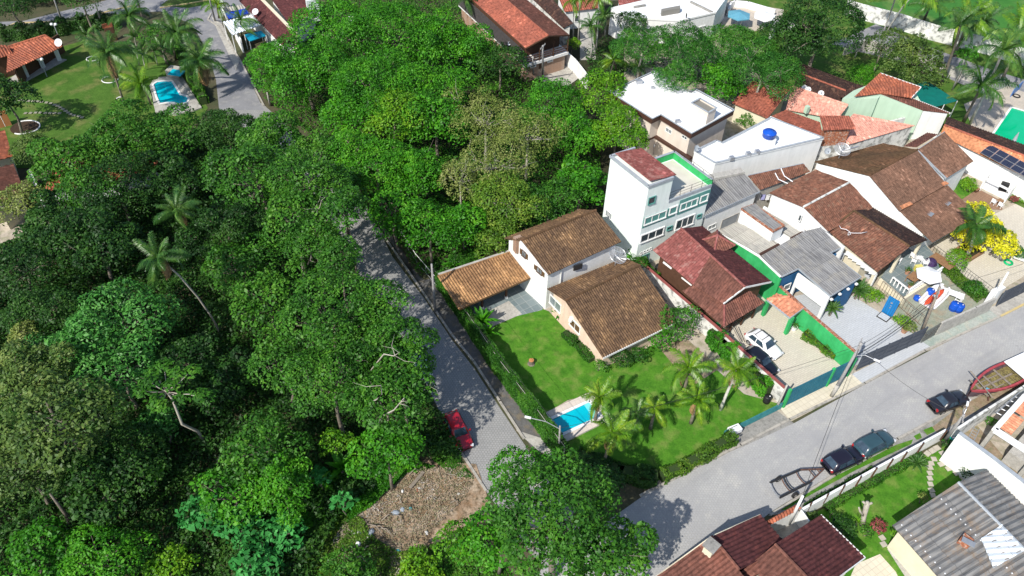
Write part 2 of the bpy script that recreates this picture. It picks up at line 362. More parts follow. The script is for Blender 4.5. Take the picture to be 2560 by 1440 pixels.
def roof(par, polys, mat, pitch=.24, amp=.035, ridges=(), rmat=None, name='roof', th=.09, fascia=None, fmat=None):
    mb = MB()
    for p in polys: roofslab(mb, p, pitch, amp, th)
    o = mb.build(name, mat, par)
    if ridges:
        rb = MB()
        for a, b in ridges: rb.tube([Vector(a)+V(0, 0, .12), Vector(b)+V(0, 0, .12)], .13, 6)
        sub(rb, 'ridge_cap', rmat or mat, o, par)
    if fascia:
        fb = MB()
        for a, b in fascia: fb.beam(Vector(a)+V(0, 0, .02), Vector(b)+V(0, 0, .02), .07, .2)
        sub(fb, 'fascia', fmat, o, par)
    return o
def sub(mb, name, mat, parent, base, smooth=False):
    """sub-part: vertices in world metres, thing at base"""
    k = mb.build(name, mat, None, smooth); k.data.transform(Matrix.Translation(-worldloc(base))); k.parent = parent; return k
def walls(par, top, mat, z0=0.0, name='wall'):
    return MB().prism(top, z0).build(name, mat, par)
def win(par, a, b, p0, p1, frame, glass, name='window', fw=.07, depth=.06, div=1, shut=None, panemat=None, sill=True):
    """window on the vertical plane a-b between two photo points (opposite corners)"""
    A, B = onp(*p0, a, b), onp(*p1, a, b)
    d = Vector((b[0]-a[0], b[1]-a[1], 0)).normalized(); n = Vector((-d.y, d.x, 0))
    if n.dot(EYE-A) < 0: n = -n
    u0, u1 = sorted(((A-Vector((a[0], a[1], 0))).dot(d), (B-Vector((a[0], a[1], 0))).dot(d))); z0, z1 = sorted((A.z, B.z))
    O = Vector((a[0], a[1], 0))
    pt = lambda u, z, o: O+d*u+n*o+V(0, 0, z)
    def slab(mb, ua, ub, za, zb, o0, o1):
        k = [pt(ua, 0, o0), pt(ub, 0, o0), pt(ub, 0, o1), pt(ua, 0, o1)]
        mb.prism([(p.x, p.y) for p in k], za, True, True, z1=zb)
    fr = MB(); slab(fr, u0-fw, u1+fw, z1, z1+fw, -.02, depth); slab(fr, u0-fw, u1+fw, z0-fw, z0, -.02, depth+(.05 if sill else 0))
    slab(fr, u0-fw, u0, z0, z1, -.02, depth); slab(fr, u1, u1+fw, z0, z1, -.02, depth)
    for i in range(1, div):
        uu = u0+(u1-u0)*i/div; slab(fr, uu-.03, uu+.03, z0, z1, -.02, depth*.8)
    o = fr.build(name, frame, par)
    g = MB(); slab(g, u0, u1, z0, z1, -.03, .02); sub(g, 'pane', glass, o, par)
    if shut:
        for s in (-1, 1):
            sh = MB(); ww = (u1-u0)/2
            ua = u0-fw-ww if s < 0 else u1+fw
            slab(sh, ua, ua+ww, z0, z1, .01, .06); sub(sh, 'shutter', shut, o, par)
    return o
# ------------------------------------------------------------------ materials
WHITE = M('white_render', (.82, .82, .80), (.76, .77, .75), .5, .8, c3=(.6, .6, .57), scale3=2.5, mix3=.15, streak=.22)
WHITEDIRT = M('weathered_white_render', (.74, .74, .70), (.52, .52, .49), .8, .85, c3=(.12, .12, .11), scale3=1.6, mix3=.7)
MINT = M('pale_mint_render', (.76, .82, .79), (.72, .80, .76), .35, .8, streak=.25)
FLATW = M('white_roof_membrane', (.84, .84, .84), (.78, .79, .79), .5, .6, c3=(.55, .57, .58), scale3=.8, mix3=.3, fine=.12)
BEIGE = M('beige_render', (.70, .62, .54), (.64, .56, .48), .6, .85, streak=.25)
SALMON = M('salmon_render', (.76, .58, .46), (.68, .50, .39), 1.0, .85, c3=(.7, .6, .5), scale3=3, mix3=.25, streak=.35)
CREAM = M('cream_render', (.70, .63, .47), (.6, .55, .42), .8, .85)
BROWNF = M('brown_fascia_board', (.075, .035, .025), (.06, .03, .02), 2, .6)
GREYF = M('grey_metal_flashing', (.36, .39, .42), (.28, .31, .34), 2, .5)
WHITEP = M('white_paint', (.78, .78, .76), (.7, .7, .68), 3, .5)
TEALP = M('teal_green_paint', (.07, .22, .20), (.11, .28, .25), 1.5, .6)
GREENW = M('bright_green_render', (.03, .36, .10), (.045, .43, .14), .6, .8, c3=(.02, .25, .08), scale3=2, mix3=.3, streak=.45)
GREENM = M('sage_green_render', (.42, .56, .42), (.46, .6, .46), .4, .85, streak=.2)
BLUEW = M('blue_render', (.012, .085, .20), (.02, .11, .25), .8, .7)
BLUEG = M('blue_gate_metal', (.02, .115, .165), (.03, .15, .20), 1.2, .5)
DARKG = M('dark_grey_gate_metal', (.05, .06, .08), (.07, .08, .10), 1, .5)
CONC = M('raw_concrete', (.36, .35, .32), (.26, .25, .23), .8, .9, c3=(.12, .12, .11), scale3=2.5, mix3=.4, bump=.2, fine=.45)
CONCL = M('pale_concrete', (.50, .48, .43), (.42, .40, .36), .7, .9, c3=(.3, .28, .25), scale3=2.5, mix3=.4, fine=.45)
POLEC = M('pole_concrete', (.34, .33, .32), (.24, .23, .23), 2, .9)
WOOD = M('brown_timber', (.10, .05, .03), (.07, .035, .02), 3, .7)
WOODL = M('light_timber', (.30, .17, .09), (.22, .12, .06), 4, .7)
WOODG = M('weathered_timber', (.28, .24, .19), (.18, .15, .12), 4, .85)
BRICK = pavemat('exposed_brick', (.40, .17, .08), (.28, .11, .05), (.35, .3, .25), kind='brick', bw=.25, bh=.08, pamt=.3, patch=(.3, .22, .15))
BRICKR = M('rough_brick_patch', (.42, .16, .08), (.18, .06, .035), 3, .9, c3=(.5, .45, .38), scale3=5, mix3=.6)
BLACKM = M('black_metal', (.02, .02, .022), (.03, .03, .03), 2, .5)
GLASS = M('window_glass', (.03, .045, .055), (.06, .08, .09), 1.2, .08, spec=.8)
GLASSB = M('curtained_glass', (.30, .33, .34), (.10, .13, .14), 1.1, .1, spec=.8)
STEEL = M('galvanised_steel', (.5, .51, .52), (.42, .43, .45), 3, .4, metal=.6)
PLASTW = M('white_plastic', (.8, .8, .8), (.74, .74, .74), 3, .35)
PLASTB = M('blue_plastic', (.01, .07, .42), (.01, .09, .5), 2, .35)
PLASTBK = M('black_plastic', (.015, .015, .017), (.02, .02, .02), 3, .5)
RUST = M('rusty_steel', (.14, .07, .045), (.07, .04, .035), 6, .85)
SHUT = M('brown_shutter', (.13, .075, .035), (.10, .055, .025), 5, .7)

T_GOLD = tilemat('weathered_golden_tiles', (.31, .185, .09), (.17, .10, .052), (.06, .038, .028), stain=.6, pu=.22, sscale=.28)
T_CAR = tilemat('orange_golden_tiles', (.54, .31, .14), (.36, .20, .09), (.13, .07, .04), stain=.5, pu=.24, sscale=.35)
T_RED = tilemat('red_brown_tiles', (.38, .13, .115), (.27, .08, .07), (.18, .065, .055), stain=.45, pu=.3, sscale=.2, lichen=(.36, .2, .17))
T_RUST = tilemat('rusty_brown_tiles', (.29, .115, .08), (.20, .078, .055), (.10, .05, .04), stain=.55, pu=.26)
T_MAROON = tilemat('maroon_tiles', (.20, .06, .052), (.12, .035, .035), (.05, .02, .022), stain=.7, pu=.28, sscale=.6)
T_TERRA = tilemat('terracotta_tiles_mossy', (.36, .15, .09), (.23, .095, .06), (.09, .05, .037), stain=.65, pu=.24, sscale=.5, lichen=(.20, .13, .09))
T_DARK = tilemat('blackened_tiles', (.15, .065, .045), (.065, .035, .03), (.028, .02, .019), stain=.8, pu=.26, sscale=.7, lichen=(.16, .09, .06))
T_BROWN = tilemat('plain_brown_tiles', (.25, .135, .09), (.16, .085, .056), (.11, .065, .045), stain=.45, pu=.22, sscale=.2)
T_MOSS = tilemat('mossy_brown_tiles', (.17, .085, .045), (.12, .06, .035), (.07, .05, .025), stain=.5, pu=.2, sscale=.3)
T_SALM = tilemat('salmon_tiles', (.74, .36, .27), (.68, .32, .24), (.56, .26, .2), stain=.2, pu=.3)
T_SALM2 = tilemat('faded_red_tiles', (.45, .14, .085), (.36, .11, .07), (.2, .07, .05), stain=.45, pu=.3)
T_ORANGE = tilemat('orange_clay_tiles', (.52, .16, .08), (.38, .11, .055), (.18, .07, .05), stain=.5, pu=.3, sscale=.6)
T_PALEO = tilemat('pale_orange_tiles', (.66, .28, .14), (.56, .22, .10), (.4, .17, .09), stain=.3, pu=.3)
T_NEWO = tilemat('new_orange_tiles', (.7, .3, .18), (.62, .25, .14), (.5, .2, .12), stain=.2, pu=.3)
C_GREY = corrmat('grey_corrugated_sheet', (.215, .215, .215), (.105, .105, .11), (.25, .235, .20))
C_LGREY = corrmat('pale_corrugated_sheet', (.40, .38, .33), (.30, .285, .25), (.2, .2, .19))
C_ASB = corrmat('weathered_fibre_cement', (.25, .245, .235), (.12, .12, .12), (.23, .16, .10), sscale=.8)
C_METAL = corrmat('galvanised_sheet', (.72, .77, .80), (.55, .6, .64), rough=.45)

GRASS = M('lawn_grass', (.05, .17, .014), (.095, .245, .022), .8, .9, bump=.6, bscale=9, c3=(.22, .27, .07), scale3=.7, mix3=.5, wid=.22, spec=.1, fine=.42)
GRASSD = M('garden_grass', (.055, .13, .02), (.095, .19, .03), .35, .9, bump=.35, bscale=12, c3=(.19, .20, .065), scale3=.4, mix3=.7, wid=.25, spec=.1, fine=.6)
FIELD = M('field_grass', (.04, .16, .03), (.06, .20, .035), .2, .9, c3=(.2, .25, .08), scale3=.15, mix3=.8, spec=.1, fine=.4)
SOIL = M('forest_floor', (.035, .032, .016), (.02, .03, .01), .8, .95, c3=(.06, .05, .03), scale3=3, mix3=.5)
DIRT = M('bare_earth', (.38, .30, .21), (.26, .19, .12), .9, .95, fine=.5, bump=.4, bscale=6, c3=(.15, .17, .07), scale3=1.4, mix3=.6)
DUMP = M('rubble_strewn_earth', (.46, .36, .26), (.30, .19, .11), 1.2, .95, fine=.7, bump=.6, bscale=7, c3=(.12, .09, .05), scale3=2.6, mix3=.8)
SAND = M('sandy_ground', (.50, .44, .36), (.42, .36, .28), .9, .95, c3=(.2, .22, .1), scale3=1.2, mix3=.5, fine=.45)
ROAD = pavemat('hexagonal_block_paving', (.40, .395, .38), (.365, .36, .35), (.32, .315, .30), .27, patch=(.29, .29, .30), pscale=.22, pamt=.85, blots=((.5, .52, .72, (.50, .48, .43), .7), (2.2, .58, .7, (.22, .21, .20), .55), (.8, .5, .68, (.26, .26, .265), .6, .62), (7.0, .62, .7, (.5, .49, .46), .35)))
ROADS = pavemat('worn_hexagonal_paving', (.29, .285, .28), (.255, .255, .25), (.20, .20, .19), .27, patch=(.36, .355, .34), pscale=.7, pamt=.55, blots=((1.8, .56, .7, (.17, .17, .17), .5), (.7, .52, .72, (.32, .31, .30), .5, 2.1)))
ROADF = M('old_grey_carriageway', (.27, .27, .28), (.20, .20, .215), .4, .9, c3=(.38, .37, .35), scale3=.8, mix3=.5, fine=.35)
KERB = M('concrete_kerb', (.42, .39, .34), (.33, .31, .27), 1.2, .9, c3=(.18, .17, .15), scale3=2.5, mix3=.6)
KERBY = M('yellow_painted_kerb', (.55, .42, .18), (.45, .38, .22), 1.5, .8)
PAVE = M('worn_concrete_pavement', (.36, .35, .32), (.28, .27, .25), .7, .95, c3=(.13, .14, .10), scale3=1.1, mix3=.7, bump=.2, fine=.45)
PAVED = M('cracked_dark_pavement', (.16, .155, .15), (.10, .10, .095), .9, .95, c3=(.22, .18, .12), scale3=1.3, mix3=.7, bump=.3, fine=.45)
PAVEC = pavemat('cream_pavement_slabs', (.66, .60, .47), (.6, .54, .42), (.5, .45, .35), kind='grid', bw=.5, bh=.5, pamt=.3, patch=(.5, .46, .38), rot=-.56)
PAVEG = M('green_stained_pavement', (.42, .44, .40), (.30, .38, .33), .6, .9, c3=(.55, .5, .42), scale3=1.2, mix3=.6, fine=.45)
TILEG = pavemat('pale_grey_paving', (.50, .52, .54), (.46, .48, .50), (.40, .42, .44), kind='brick', bw=.6, bh=.22, pamt=.25, patch=(.42, .43, .44), rot=-.55)
TILEC = pavemat('cream_yard_paving', (.60, .55, .45), (.54, .49, .40), (.46, .42, .35), kind='brick', bw=.5, bh=.2, pamt=.35, patch=(.48, .45, .40), rot=-.55)
SLATE = pavemat('slate_paving', (.17, .21, .22), (.12, .16, .17), (.30, .32, .31), kind='grid', bw=.9, bh=.9, pamt=.35, patch=(.22, .25, .24), rot=-.6)
GREENST = M('green_stained_concrete', (.27, .30, .22), (.36, .37, .30), .7, .9, c3=(.40, .28, .18), scale3=.9, mix3=.5, fine=.45)
TRAV = pavemat('patchy_stone_deck', (.58, .50, .41), (.50, .44, .37), (.42, .37, .3), kind='brick', bw=.5, bh=.3, pamt=.6, patch=(.3, .28, .26), pscale=1.1)
DECKW = pavemat('timber_decking', (.36, .22, .14), (.28, .17, .11), (.15, .09, .06), kind='brick', bw=2.2, bh=.12, pamt=.2, patch=(.3, .2, .14), rot=-.7)
def water(name, c, c2):
    m = M(name, c, c2, .5, .06, spec=.5, bump=.04, bscale=2.2); return m
WATER = water('pool_water', (.0, .46, .56), (.0, .38, .50))
WATERG = water('green_pool_cover', (.0, .44, .20), (.0, .40, .18))

# ------------------------------------------------------------------ setting: ground, roads, lawns
mb = MB(); mb.face([V(-600, -500, 0), V(700, -500, 0), V(700, 900, 0), V(-600, 900, 0)]); struct('ground', mb, M('rough_ground', (.06, .075, .03), (.11, .095, .055), .25, .95, fine=.6))
Z = [.004]
def sh(name, pts, mat, step=.004):
    Z[0] += .0015; return sheet(name, pts, mat, Z[0])
sh('residential_ground', [(1480, 60), (1420, -60), (2700, -60), (2700, 760), (2310, 880), (1985, 1050), (1740, 1170), (1640, 1210), (1420, 1130), (1100, 700), (1010, 560), (1010, 300)], SAND)
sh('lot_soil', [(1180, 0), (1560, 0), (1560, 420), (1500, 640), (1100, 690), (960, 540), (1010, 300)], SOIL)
sh('garden_ground', [(1760, -60), (2700, -60), (2700, 300), (2350, 330), (2100, 240), (1900, 200), (1800, 80)], GRASSD)
sh('playing_field', [(2110, -60), (2700, -60), (2700, 140), (2330, 68), (2170, 8)], FIELD)
sh('main_road', [(1250, 1500), (1480, 1330), (1610, 1238), (1740, 1172), (1850, 1118), (1985, 1058), (2160, 962), (2310, 884), (2560, 758), (2900, 590), (2900, 740), (2560, 925), (2400, 1010), (2240, 1095), (2090, 1180), (1935, 1275), (1860, 1330), (1720, 1400), (1640, 1460), (1600, 1600), (1250, 1600)], ROAD)
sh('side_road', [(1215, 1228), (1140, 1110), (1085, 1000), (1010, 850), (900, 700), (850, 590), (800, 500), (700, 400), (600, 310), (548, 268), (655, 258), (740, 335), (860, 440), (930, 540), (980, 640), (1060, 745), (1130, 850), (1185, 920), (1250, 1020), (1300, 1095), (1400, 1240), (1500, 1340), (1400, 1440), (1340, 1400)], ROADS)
sh('far_crossroad', [(-160, 108), (0, 84), (130, 66), (270, 38), (400, 28), (480, 60), (520, 130), (540, 200), (548, 275), (660, 275), (600, 150), (555, 60), (560, 30), (660, 0), (760, -22), (760, -60), (300, -8), (60, 52), (-160, 62)], ROADF)
sh('far_street', [(2080, 110), (2190, 60), (2330, 120), (2480, 175), (2700, 240), (2700, 330), (2460, 235), (2300, 165), (2150, 130)], ROADF)
sh('far_verge', [(400, 14), (470, 20), (560, 4), (520, -10), (420, 0)], GRASSD)
# pavements
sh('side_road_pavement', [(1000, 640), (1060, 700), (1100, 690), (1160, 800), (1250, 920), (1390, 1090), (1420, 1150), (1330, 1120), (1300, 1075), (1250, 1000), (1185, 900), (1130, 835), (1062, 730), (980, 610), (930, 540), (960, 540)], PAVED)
sh('corner_pavement', [(1290, 1075), (1400, 1110), (1420, 1150), (1350, 1130), (1310, 1095)], CONCL)
sh('hedge_front_pavement', [(1640, 1212), (1840, 1092), (1850, 1118), (1740, 1172), (1640, 1225)], PAVE)
sh('driveway_apron', [(1840, 1075), (1940, 1025), (1985, 1058), (1850, 1120)], CONC)
sh('cream_pavement', [(1950, 1020), (2130, 935), (2160, 962), (1972, 1048)], PAVEC)
sh('grey_pavement', [(2130, 935), (2300, 850), (2330, 868), (2158, 960)], TILEG)
sh('green_stained_pavement', [(2300, 850), (2470, 770), (2500, 795), (2330, 870)], PAVEG)
sh('far_right_pavement', [(2470, 772), (2700, 655), (2720, 680), (2500, 795)], CONCL)
sh('lower_verge', [(1920, 1290), (2090, 1180), (2240, 1100), (2400, 1012), (2600, 905), (2600, 955), (2420, 1050), (2380, 1075), (2250, 1140), (2000, 1275)], PAVE)
sh('earth_verge', [(2330, 1068), (2400, 1015), (2560, 930), (2600, 940), (2400, 1050), (2345, 1085)], DIRT)
sh('grass_strip', [(1950, 1275), (2090, 1190), (2240, 1112), (2283, 1098), (2278, 1110), (2140, 1175), (2000, 1252), (1965, 1275)], GRASS)
sh('grass_square', [(2284, 1090), (2300, 1082), (2305, 1094), (2292, 1100)], GRASS)
sh('grass_square', [(2308, 1075), (2330, 1066), (2338, 1078), (2318, 1088)], GRASS)
# kerbs
def kerb(pts, mat, wd=.22, h=.13, name='kerb'):
    mb = MB(); mb.wallrun([q(x, y) for x, y in pts], wd, h); struct(name, mb, mat)
kerb([(1600, 1240), (1740, 1168), (1850, 1114), (1972, 1050), (2160, 960), (2310, 878), (2500, 792)], KERB)
kerb([(2500, 792), (2700, 690)], KERBY)
kerb([(1925, 1288), (2092, 1184), (2242, 1099), (2400, 1014), (2600, 908)], KERB)
kerb([(1215, 1228), (1140, 1112), (1110, 1060)], KERB)
kerb([(1310, 1098), (1250, 1005), (1185, 905), (1130, 838), (1062, 738), (980, 620), (930, 550)], KERB)
kerb([(0, 76), (40, 58), (130, 55), (220, 42), (300, 22), (340, 14)], KERBY)
kerb([(400, 20), (470, 10), (560, -6)], KERBY)
kerb([(660, 265), (600, 150), (545, 66), (520, 50), (528, 34)], KERB)
kerb([(1640, 1452), (1690, 1405), (1730, 1378)], KERB)
# lawns and yards
sh('side_garden_grass', [(0, 175), (160, 115), (220, 98), (380, 130), (470, 180), (520, 270), (500, 300), (420, 360), (100, 420), (-60, 420), (-60, 200)], GRASSD)
sh('front_lawn', [(1215, 850), (1235, 815), (1345, 768), (1372, 778), (1412, 822), (1480, 890), (1500, 930), (1560, 970), (1420, 1000), (1365, 1032)], GRASS)
sh('palm_lawn', [(1495, 925), (1640, 860), (1700, 850), (1770, 905), (1860, 985), (1950, 1010), (1840, 1070), (1640, 1205), (1420, 1150), (1405, 1100), (1480, 1060), (1470, 990)], GRASS)
sh('bare_soil_patch', [(1640, 860), (1720, 850), (1800, 920), (1740, 960), (1690, 920)], DIRT)
sh('slate_yard', [(1160, 760), (1290, 690), (1370, 745), (1355, 775), (1190, 815)], SLATE)
sh('concrete_yard', [(1175, 800), (1272, 752), (1305, 785), (1240, 812), (1200, 830)], CONCL)
sh('green_house_yard', [(1620, 690), (1760, 560), (1800, 590), (1960, 780), (1995, 820), (2108, 920), (1968, 975), (1810, 850)], TILEC)
sh('patio', [(1985, 740), (2100, 720), (2230, 800), (2295, 842), (2125, 920), (2050, 850)], TILEG)
sh('boat_yard', [(2195, 690), (2240, 650), (2330, 640), (2430, 680), (2470, 760), (2310, 842), (2235, 780)], GREENST)
sh('pale_patio', [(2330, 610), (2560, 500), (2640, 600), (2560, 690), (2480, 740), (2400, 680)], TILEC)
sh('pool_patio', [(2410, 260), (2520, 215), (2640, 260), (2640, 420), (2560, 400), (2430, 320)], TRAV)
sh('small_lawn', [(2370, 465), (2420, 440), (2445, 470), (2405, 500)], GRASS)
sh('timber_deck', [(2405, 498), (2445, 472), (2510, 505), (2505, 525), (2440, 520)], DECKW)
sh('planted_bank', [(2420, 390), (2560, 455), (2640, 500), (2640, 560), (2520, 500), (2440, 440)], GRASSD)
sh('lower_garden', [(2010, 1295), (2120, 1240), (2370, 1110), (2470, 1180), (2330, 1440), (2200, 1600), (2080, 1420), (2050, 1300)], GRASS)
sh('building_site_ground', [(2392, 1090), (2560, 990), (2700, 1000), (2700, 1320), (2560, 1230)], SAND)
sh('earth_bank', [(2385, 1095), (2440, 1060), (2560, 1200), (2600, 1260), (2560, 1235)], DIRT)
sh('rubble_clearing', [(1190, 1160), (1215, 1230), (1230, 1300), (1120, 1330), (1080, 1400), (1100, 1500), (820, 1500), (790, 1430), (860, 1300), (940, 1240), (960, 1180), (1060, 1150)], DUMP)
sh('cream_terrace', [(2140, 1410), (2200, 1385), (2240, 1430), (2270, 1500), (2100, 1500)], PAVEC)
sh('garden_path', [(2218, 1372), (2242, 1360), (2330, 1440), (2380, 1500), (2300, 1500)], CONCL)
sh('house_yard', [(1180, -60), (1320, -60), (1330, 110), (1290, 175), (1180, 40)], CONCL)
sh('front_yard', [(1320, 185), (1400, 150), (1460, 185), (1420, 215), (1370, 210)], CONCL)
sh('stone_patio', [(1820, 0), (1960, 24), (1950, 60), (1880, 80), (1800, 70)], TRAV)
sh('service_lane', [(1450, 60), (1480, 50), (1490, 150), (1450, 150)], CONCL)
sh('left_pavement', [(528, 40), (555, 60), (600, 150), (590, 175), (545, 80)], CONCL)
sh('pool_terrace', [(378, 245), (380, 200), (455, 190), (505, 270), (430, 286), (392, 286)], CONCL)
sh('gateway_court', [(1925, 1335), (1990, 1272), (2035, 1312), (1960, 1352)], CONCL)
sh('left_edge_yard', [(0, 560), (60, 540), (70, 600), (0, 640)], SAND)
# ------------------------------------------------------------------ buildings
def bld(name, label, cat, px, z=0.0, group=None):
    return thing(name, label, cat, q(px[0], px[1], 0), 0, group)
def poly(pz): return [q(*p) for p in pz]
def gwall(par, A, B, C_, D, R1, R2, mat, ins=.45, z0=0.0, drop=.12, name='wall'):
    """walls under a gable: eave corners A,B (front) C,D (back, behind B and A), ridge R1 (A/D side) R2 (B/C side)"""
    P = inset([A, B, C_, D], ins); r1 = Vector(R1).lerp(Vector(R2), min(.45, ins/max(.1, (Vector(R2)-Vector(R1)).length)))
    r2 = Vector(R2).lerp(Vector(R1), min(.45, ins/max(.1, (Vector(R2)-Vector(R1)).length)))
    t = [P[0]-V(0, 0, drop), P[1]-V(0, 0, drop), r2-V(0, 0, drop), P[2]-V(0, 0, drop), P[3]-V(0, 0, drop), r1-V(0, 0, drop)]
    MB().prism(t, z0, top=False).build(name, mat, par); return P
def parapet(par, P, mat, th=.2, h=.35, cope=None, name='parapet'):
    mb = MB(); L = [Vector(p) for p in P]+[Vector(P[0])]; L = [V(p.x, p.y, p.z+h) for p in L]
    z0 = min(p.z for p in L)-h-.02
    mb.wallrun(L, th, None, z0); o = mb.build(name, mat, par)
    if cope:
        m2 = MB()
        for a, b in zip(L, L[1:]): m2.beam(a+V(0, 0, .035), b+V(0, 0, .035), th+.08, .06)
        sub(m2, 'coping', cope, o, par)
    return o

# --- golden-tiled house in the front garden (single-storey part with the two-storey wing and car shelter)
h = bld('tiled_house', 'salmon walled house with long golden brown tile roof behind the lawn and palms', 'house', (1500, 760))
c = cr(1360, 600, 4.5)
rL, rR = q(*c(240, 690), 4.5), q(*c(1080, 290), 4.5)
eL, eR = q(*c(665, 1335), 2.3), q(*c(1505, 930), 2.3)
bL, bR = q(*c(35, 555), 3.6), q(*c(905, 205), 3.6)
roof(h, [[eL, eR, rR, rL], [bR, bL, rL, rR]], T_GOLD, .26, .045, [(rL, rR)], T_MOSS, fascia=[(eL, eR)], fmat=WHITEP)
P = gwall(h, eL, eR, bR, bL, rL, rR, SALMON, .5)
wa, wb = P[3], P[0]
win(h, wa, wb, c(68, 700), c(188, 738), WHITEP, GLASSB, div=2, fw=.12)
win(h, wa, wb, c(294, 945), c(405, 985), WHITEP, SHUT, div=2, fw=.14)
mb = MB(); mb.box(onp(*c(330, 895), wa, wb)+V(-.2, 0, 0), (.5, .35, .35), .9); mb.build('air_conditioner', PLASTW, h)
mb = MB(); mb.box(q(*c(690, 1370), 0), (.25, .25, 2.3), .5, z0=0); mb.build('porch_pillar', WHITEP, h)
# two-storey wing
k = bld('tiled_house_wing', 'white upper storey block with brown tile roof and brown shutters behind the salmon house', 'house', (1400, 640))
r1, r2 = q(1301, 603, 6.9), q(1490, 527, 6.9); e1, e2 = q(1369, 689, 5.5), q(1553, 605, 5.5)
b1, b2 = r1+(r1-e1)*.6, r2+(r2-e2)*.6; b1.z = b2.z = 5.3
roof(k, [[e1, e2, r2, r1], [b2, b1, r1, r2]], T_GOLD, .26, .045, [(r1, r2)], T_MOSS, fascia=[(e1, b1.lerp(r1, 1))], fmat=WHITEP)
P = gwall(k, e1, e2, b2, b1, r1, r2, WHITE, .35)
c = cr(1080, 500, 4.8)
wa, wb = P[3], P[0]
win(k, wa, wb, c(1083, 660), c(1128, 636), WOOD, GLASSB, shut=SHUT, div=2)
win(k, wa, wb, c(1260, 850), c(1320, 848), WOOD, GLASSB, shut=SHUT, div=2)
mb = MB(); A = onp(1447, 662, P[0], P[1]); mb.box(A+V(-.1, -.35, 0), (1.0, .12, .7), .45); mb.build('louvre_panel', BLACKM, k)
mb = MB(); A = onp(1402, 690, P[0], P[1]); mb.tube([A+V(0, -.1, 1.2), A+V(0, -.1, -2.2)], .06); mb.build('drainpipe', WHITEP, k)
mb = MB(); mb.box(q(*c(1030, 560), 5.2), (.8, .7, 1.9), .5, z0=4.6); mb.build('chimney', BRICK, k)
# car shelter
k = bld('carport', 'open car shelter with orange gold tile roof beside the hedge', 'carport', (1215, 740))
t = [q(1149, 774, 2.5), q(1331, 694, 2.5), q(1288, 627, 3.5), q(1096, 691, 3.5)]
roof(k, [t], T_CAR, .3, .05, fascia=[(t[0], t[1])], fmat=SHUT, ridges=[(t[3], t[2]), (t[0], t[3])])
for (x, y) in ((1205, 771), (1265, 745)):
    b_ = q(x, y, 0); mb = MB(); mb.box(b_, (.22, .22, 2.5), .4, z0=0); mb.build('post', WOOD, k)
    mb = MB(); mb.box(b_, (.34, .34, .3), .4, z0=0); mb.build('post_base', WHITEP, k)
mb = MB(); mb.beam(t[3]+V(0, .1, .1), t[2]+V(0, .1, .1), .25, .3); mb.build('rear_kerb', CONCL, k)
mb = MB(); mb.wallrun([q(1311, 720, 0), q(1331, 712, 0)], .18, 2.4); mb.build('timber_screen', WOODL, k)

# --- white three-storey tower
c = cr(1480, 360, 4.5); ZT = 11.6
k = bld('apartment_building', 'tall narrow white building with teal window bands and green roof terrace', 'building', (1640, 600))
F0 = q(1621.6, 468.9, ZT); B0 = q(1526.7, 393.3, ZT)
F2 = q(1782, 450, ZT-2.3); B2 = q(1703, 391, ZT-2.3)
dF = Vector((F2.x-F0.x, F2.y-F0.y, 0)); F1 = F0+dF*((q(1693.3, 455.6, ZT)-F0).dot(dF)/dF.dot(dF))
Bd = Vector((B0.x-F0.x, B0.y-F0.y, 0)); F1.z = ZT; B1 = F1+Bd; B2x = V(F2.x+Bd.x, F2.y+Bd.y, ZT-2.3)
walls(k, [F0, F1, B1, B0], MINT, 0)
zt2 = ZT-2.3; L2 = [V(F1.x, F1.y, zt2-.9), V(F2.x, F2.y, zt2-.9), V(B2x.x, B2x.y, zt2-.9), V(B1.x, B1.y, zt2-.9)]
ins2 = [L2[0]+(L2[1]-L2[0]).normalized()*.003, L2[1], L2[2], L2[3]+(L2[1]-L2[0]).normalized()*.003]
walls(k, ins2, MINT, 0)
mb = MB(); T = inset(L2, .25); mb.face([p+V(0, 0, .012) for p in (T if (T[1]-T[0]).cross(T[2]-T[1]).z > 0 else T[::-1])]); mb.build('terrace_floor', M('terrace_screed', (.62, .58, .5), (.54, .5, .43), .7, .9), k)
rr = [V(p.x, p.y, zt2) for p in L2]
mb = MB(); mb.wallrun([rr[1], rr[2]], .18, zt2, zt2-.9); mb.wallrun([rr[2], rr[3]], .18, zt2, zt2-.9); o = mb.build('terrace_parapet', GREENW, k)
m2 = MB(); m2.beam(rr[1]+V(0, 0, .03), rr[2]+V(0, 0, .03), .28, .06); m2.beam(rr[2]+V(0, 0, .03), rr[3]+V(0, 0, .03), .28, .06); sub(m2, 'coping', GREYF, o, k)
mb = MB(); mb.wallrun([rr[0], rr[1]], .16, zt2-.55, zt2-.9); mb.build('front_kerb', GREYF, k)
mb = MB()
for a, b_ in ((rr[0], rr[1]), (rr[1], rr[2])):
    for zz in (.35, .75): mb.tube([a+V(0, 0, zz-.3), b_+V(0, 0, zz-.3)], .025, 4)
    n_ = int((b_-a).length/1.3)
    for i in range(n_+1): pp = a.lerp(b_, i/n_); mb.tube([pp+V(0, 0, -.5), pp+V(0, 0, .45)], .025, 4)
mb.build('railing', BLACKM, k)
ra, rb_, rc_, rd_ = [p.copy() for p in (F0, F1, B1, B0)]
ra, rb_, rc_, rd_ = inset([ra, rb_, rc_, rd_], .28); rb_ += (F1-F0).normalized()*.9; rc_ += (F1-F0).normalized()*.9
for p, zz in ((ra, .55), (rd_, .55), (rb_, .06), (rc_, .06)): p.z = ZT+zz
roof(k, [[rb_, rc_, rd_, ra]], T_RED, .24, .035)
mb = MB(); P4 = [F0, F1, B1, B0]; 
mb.wallrun([F1, F0, B0, B1], .22, ZT+.28, ZT-.05); mb.build('gutter', GREYF, k)
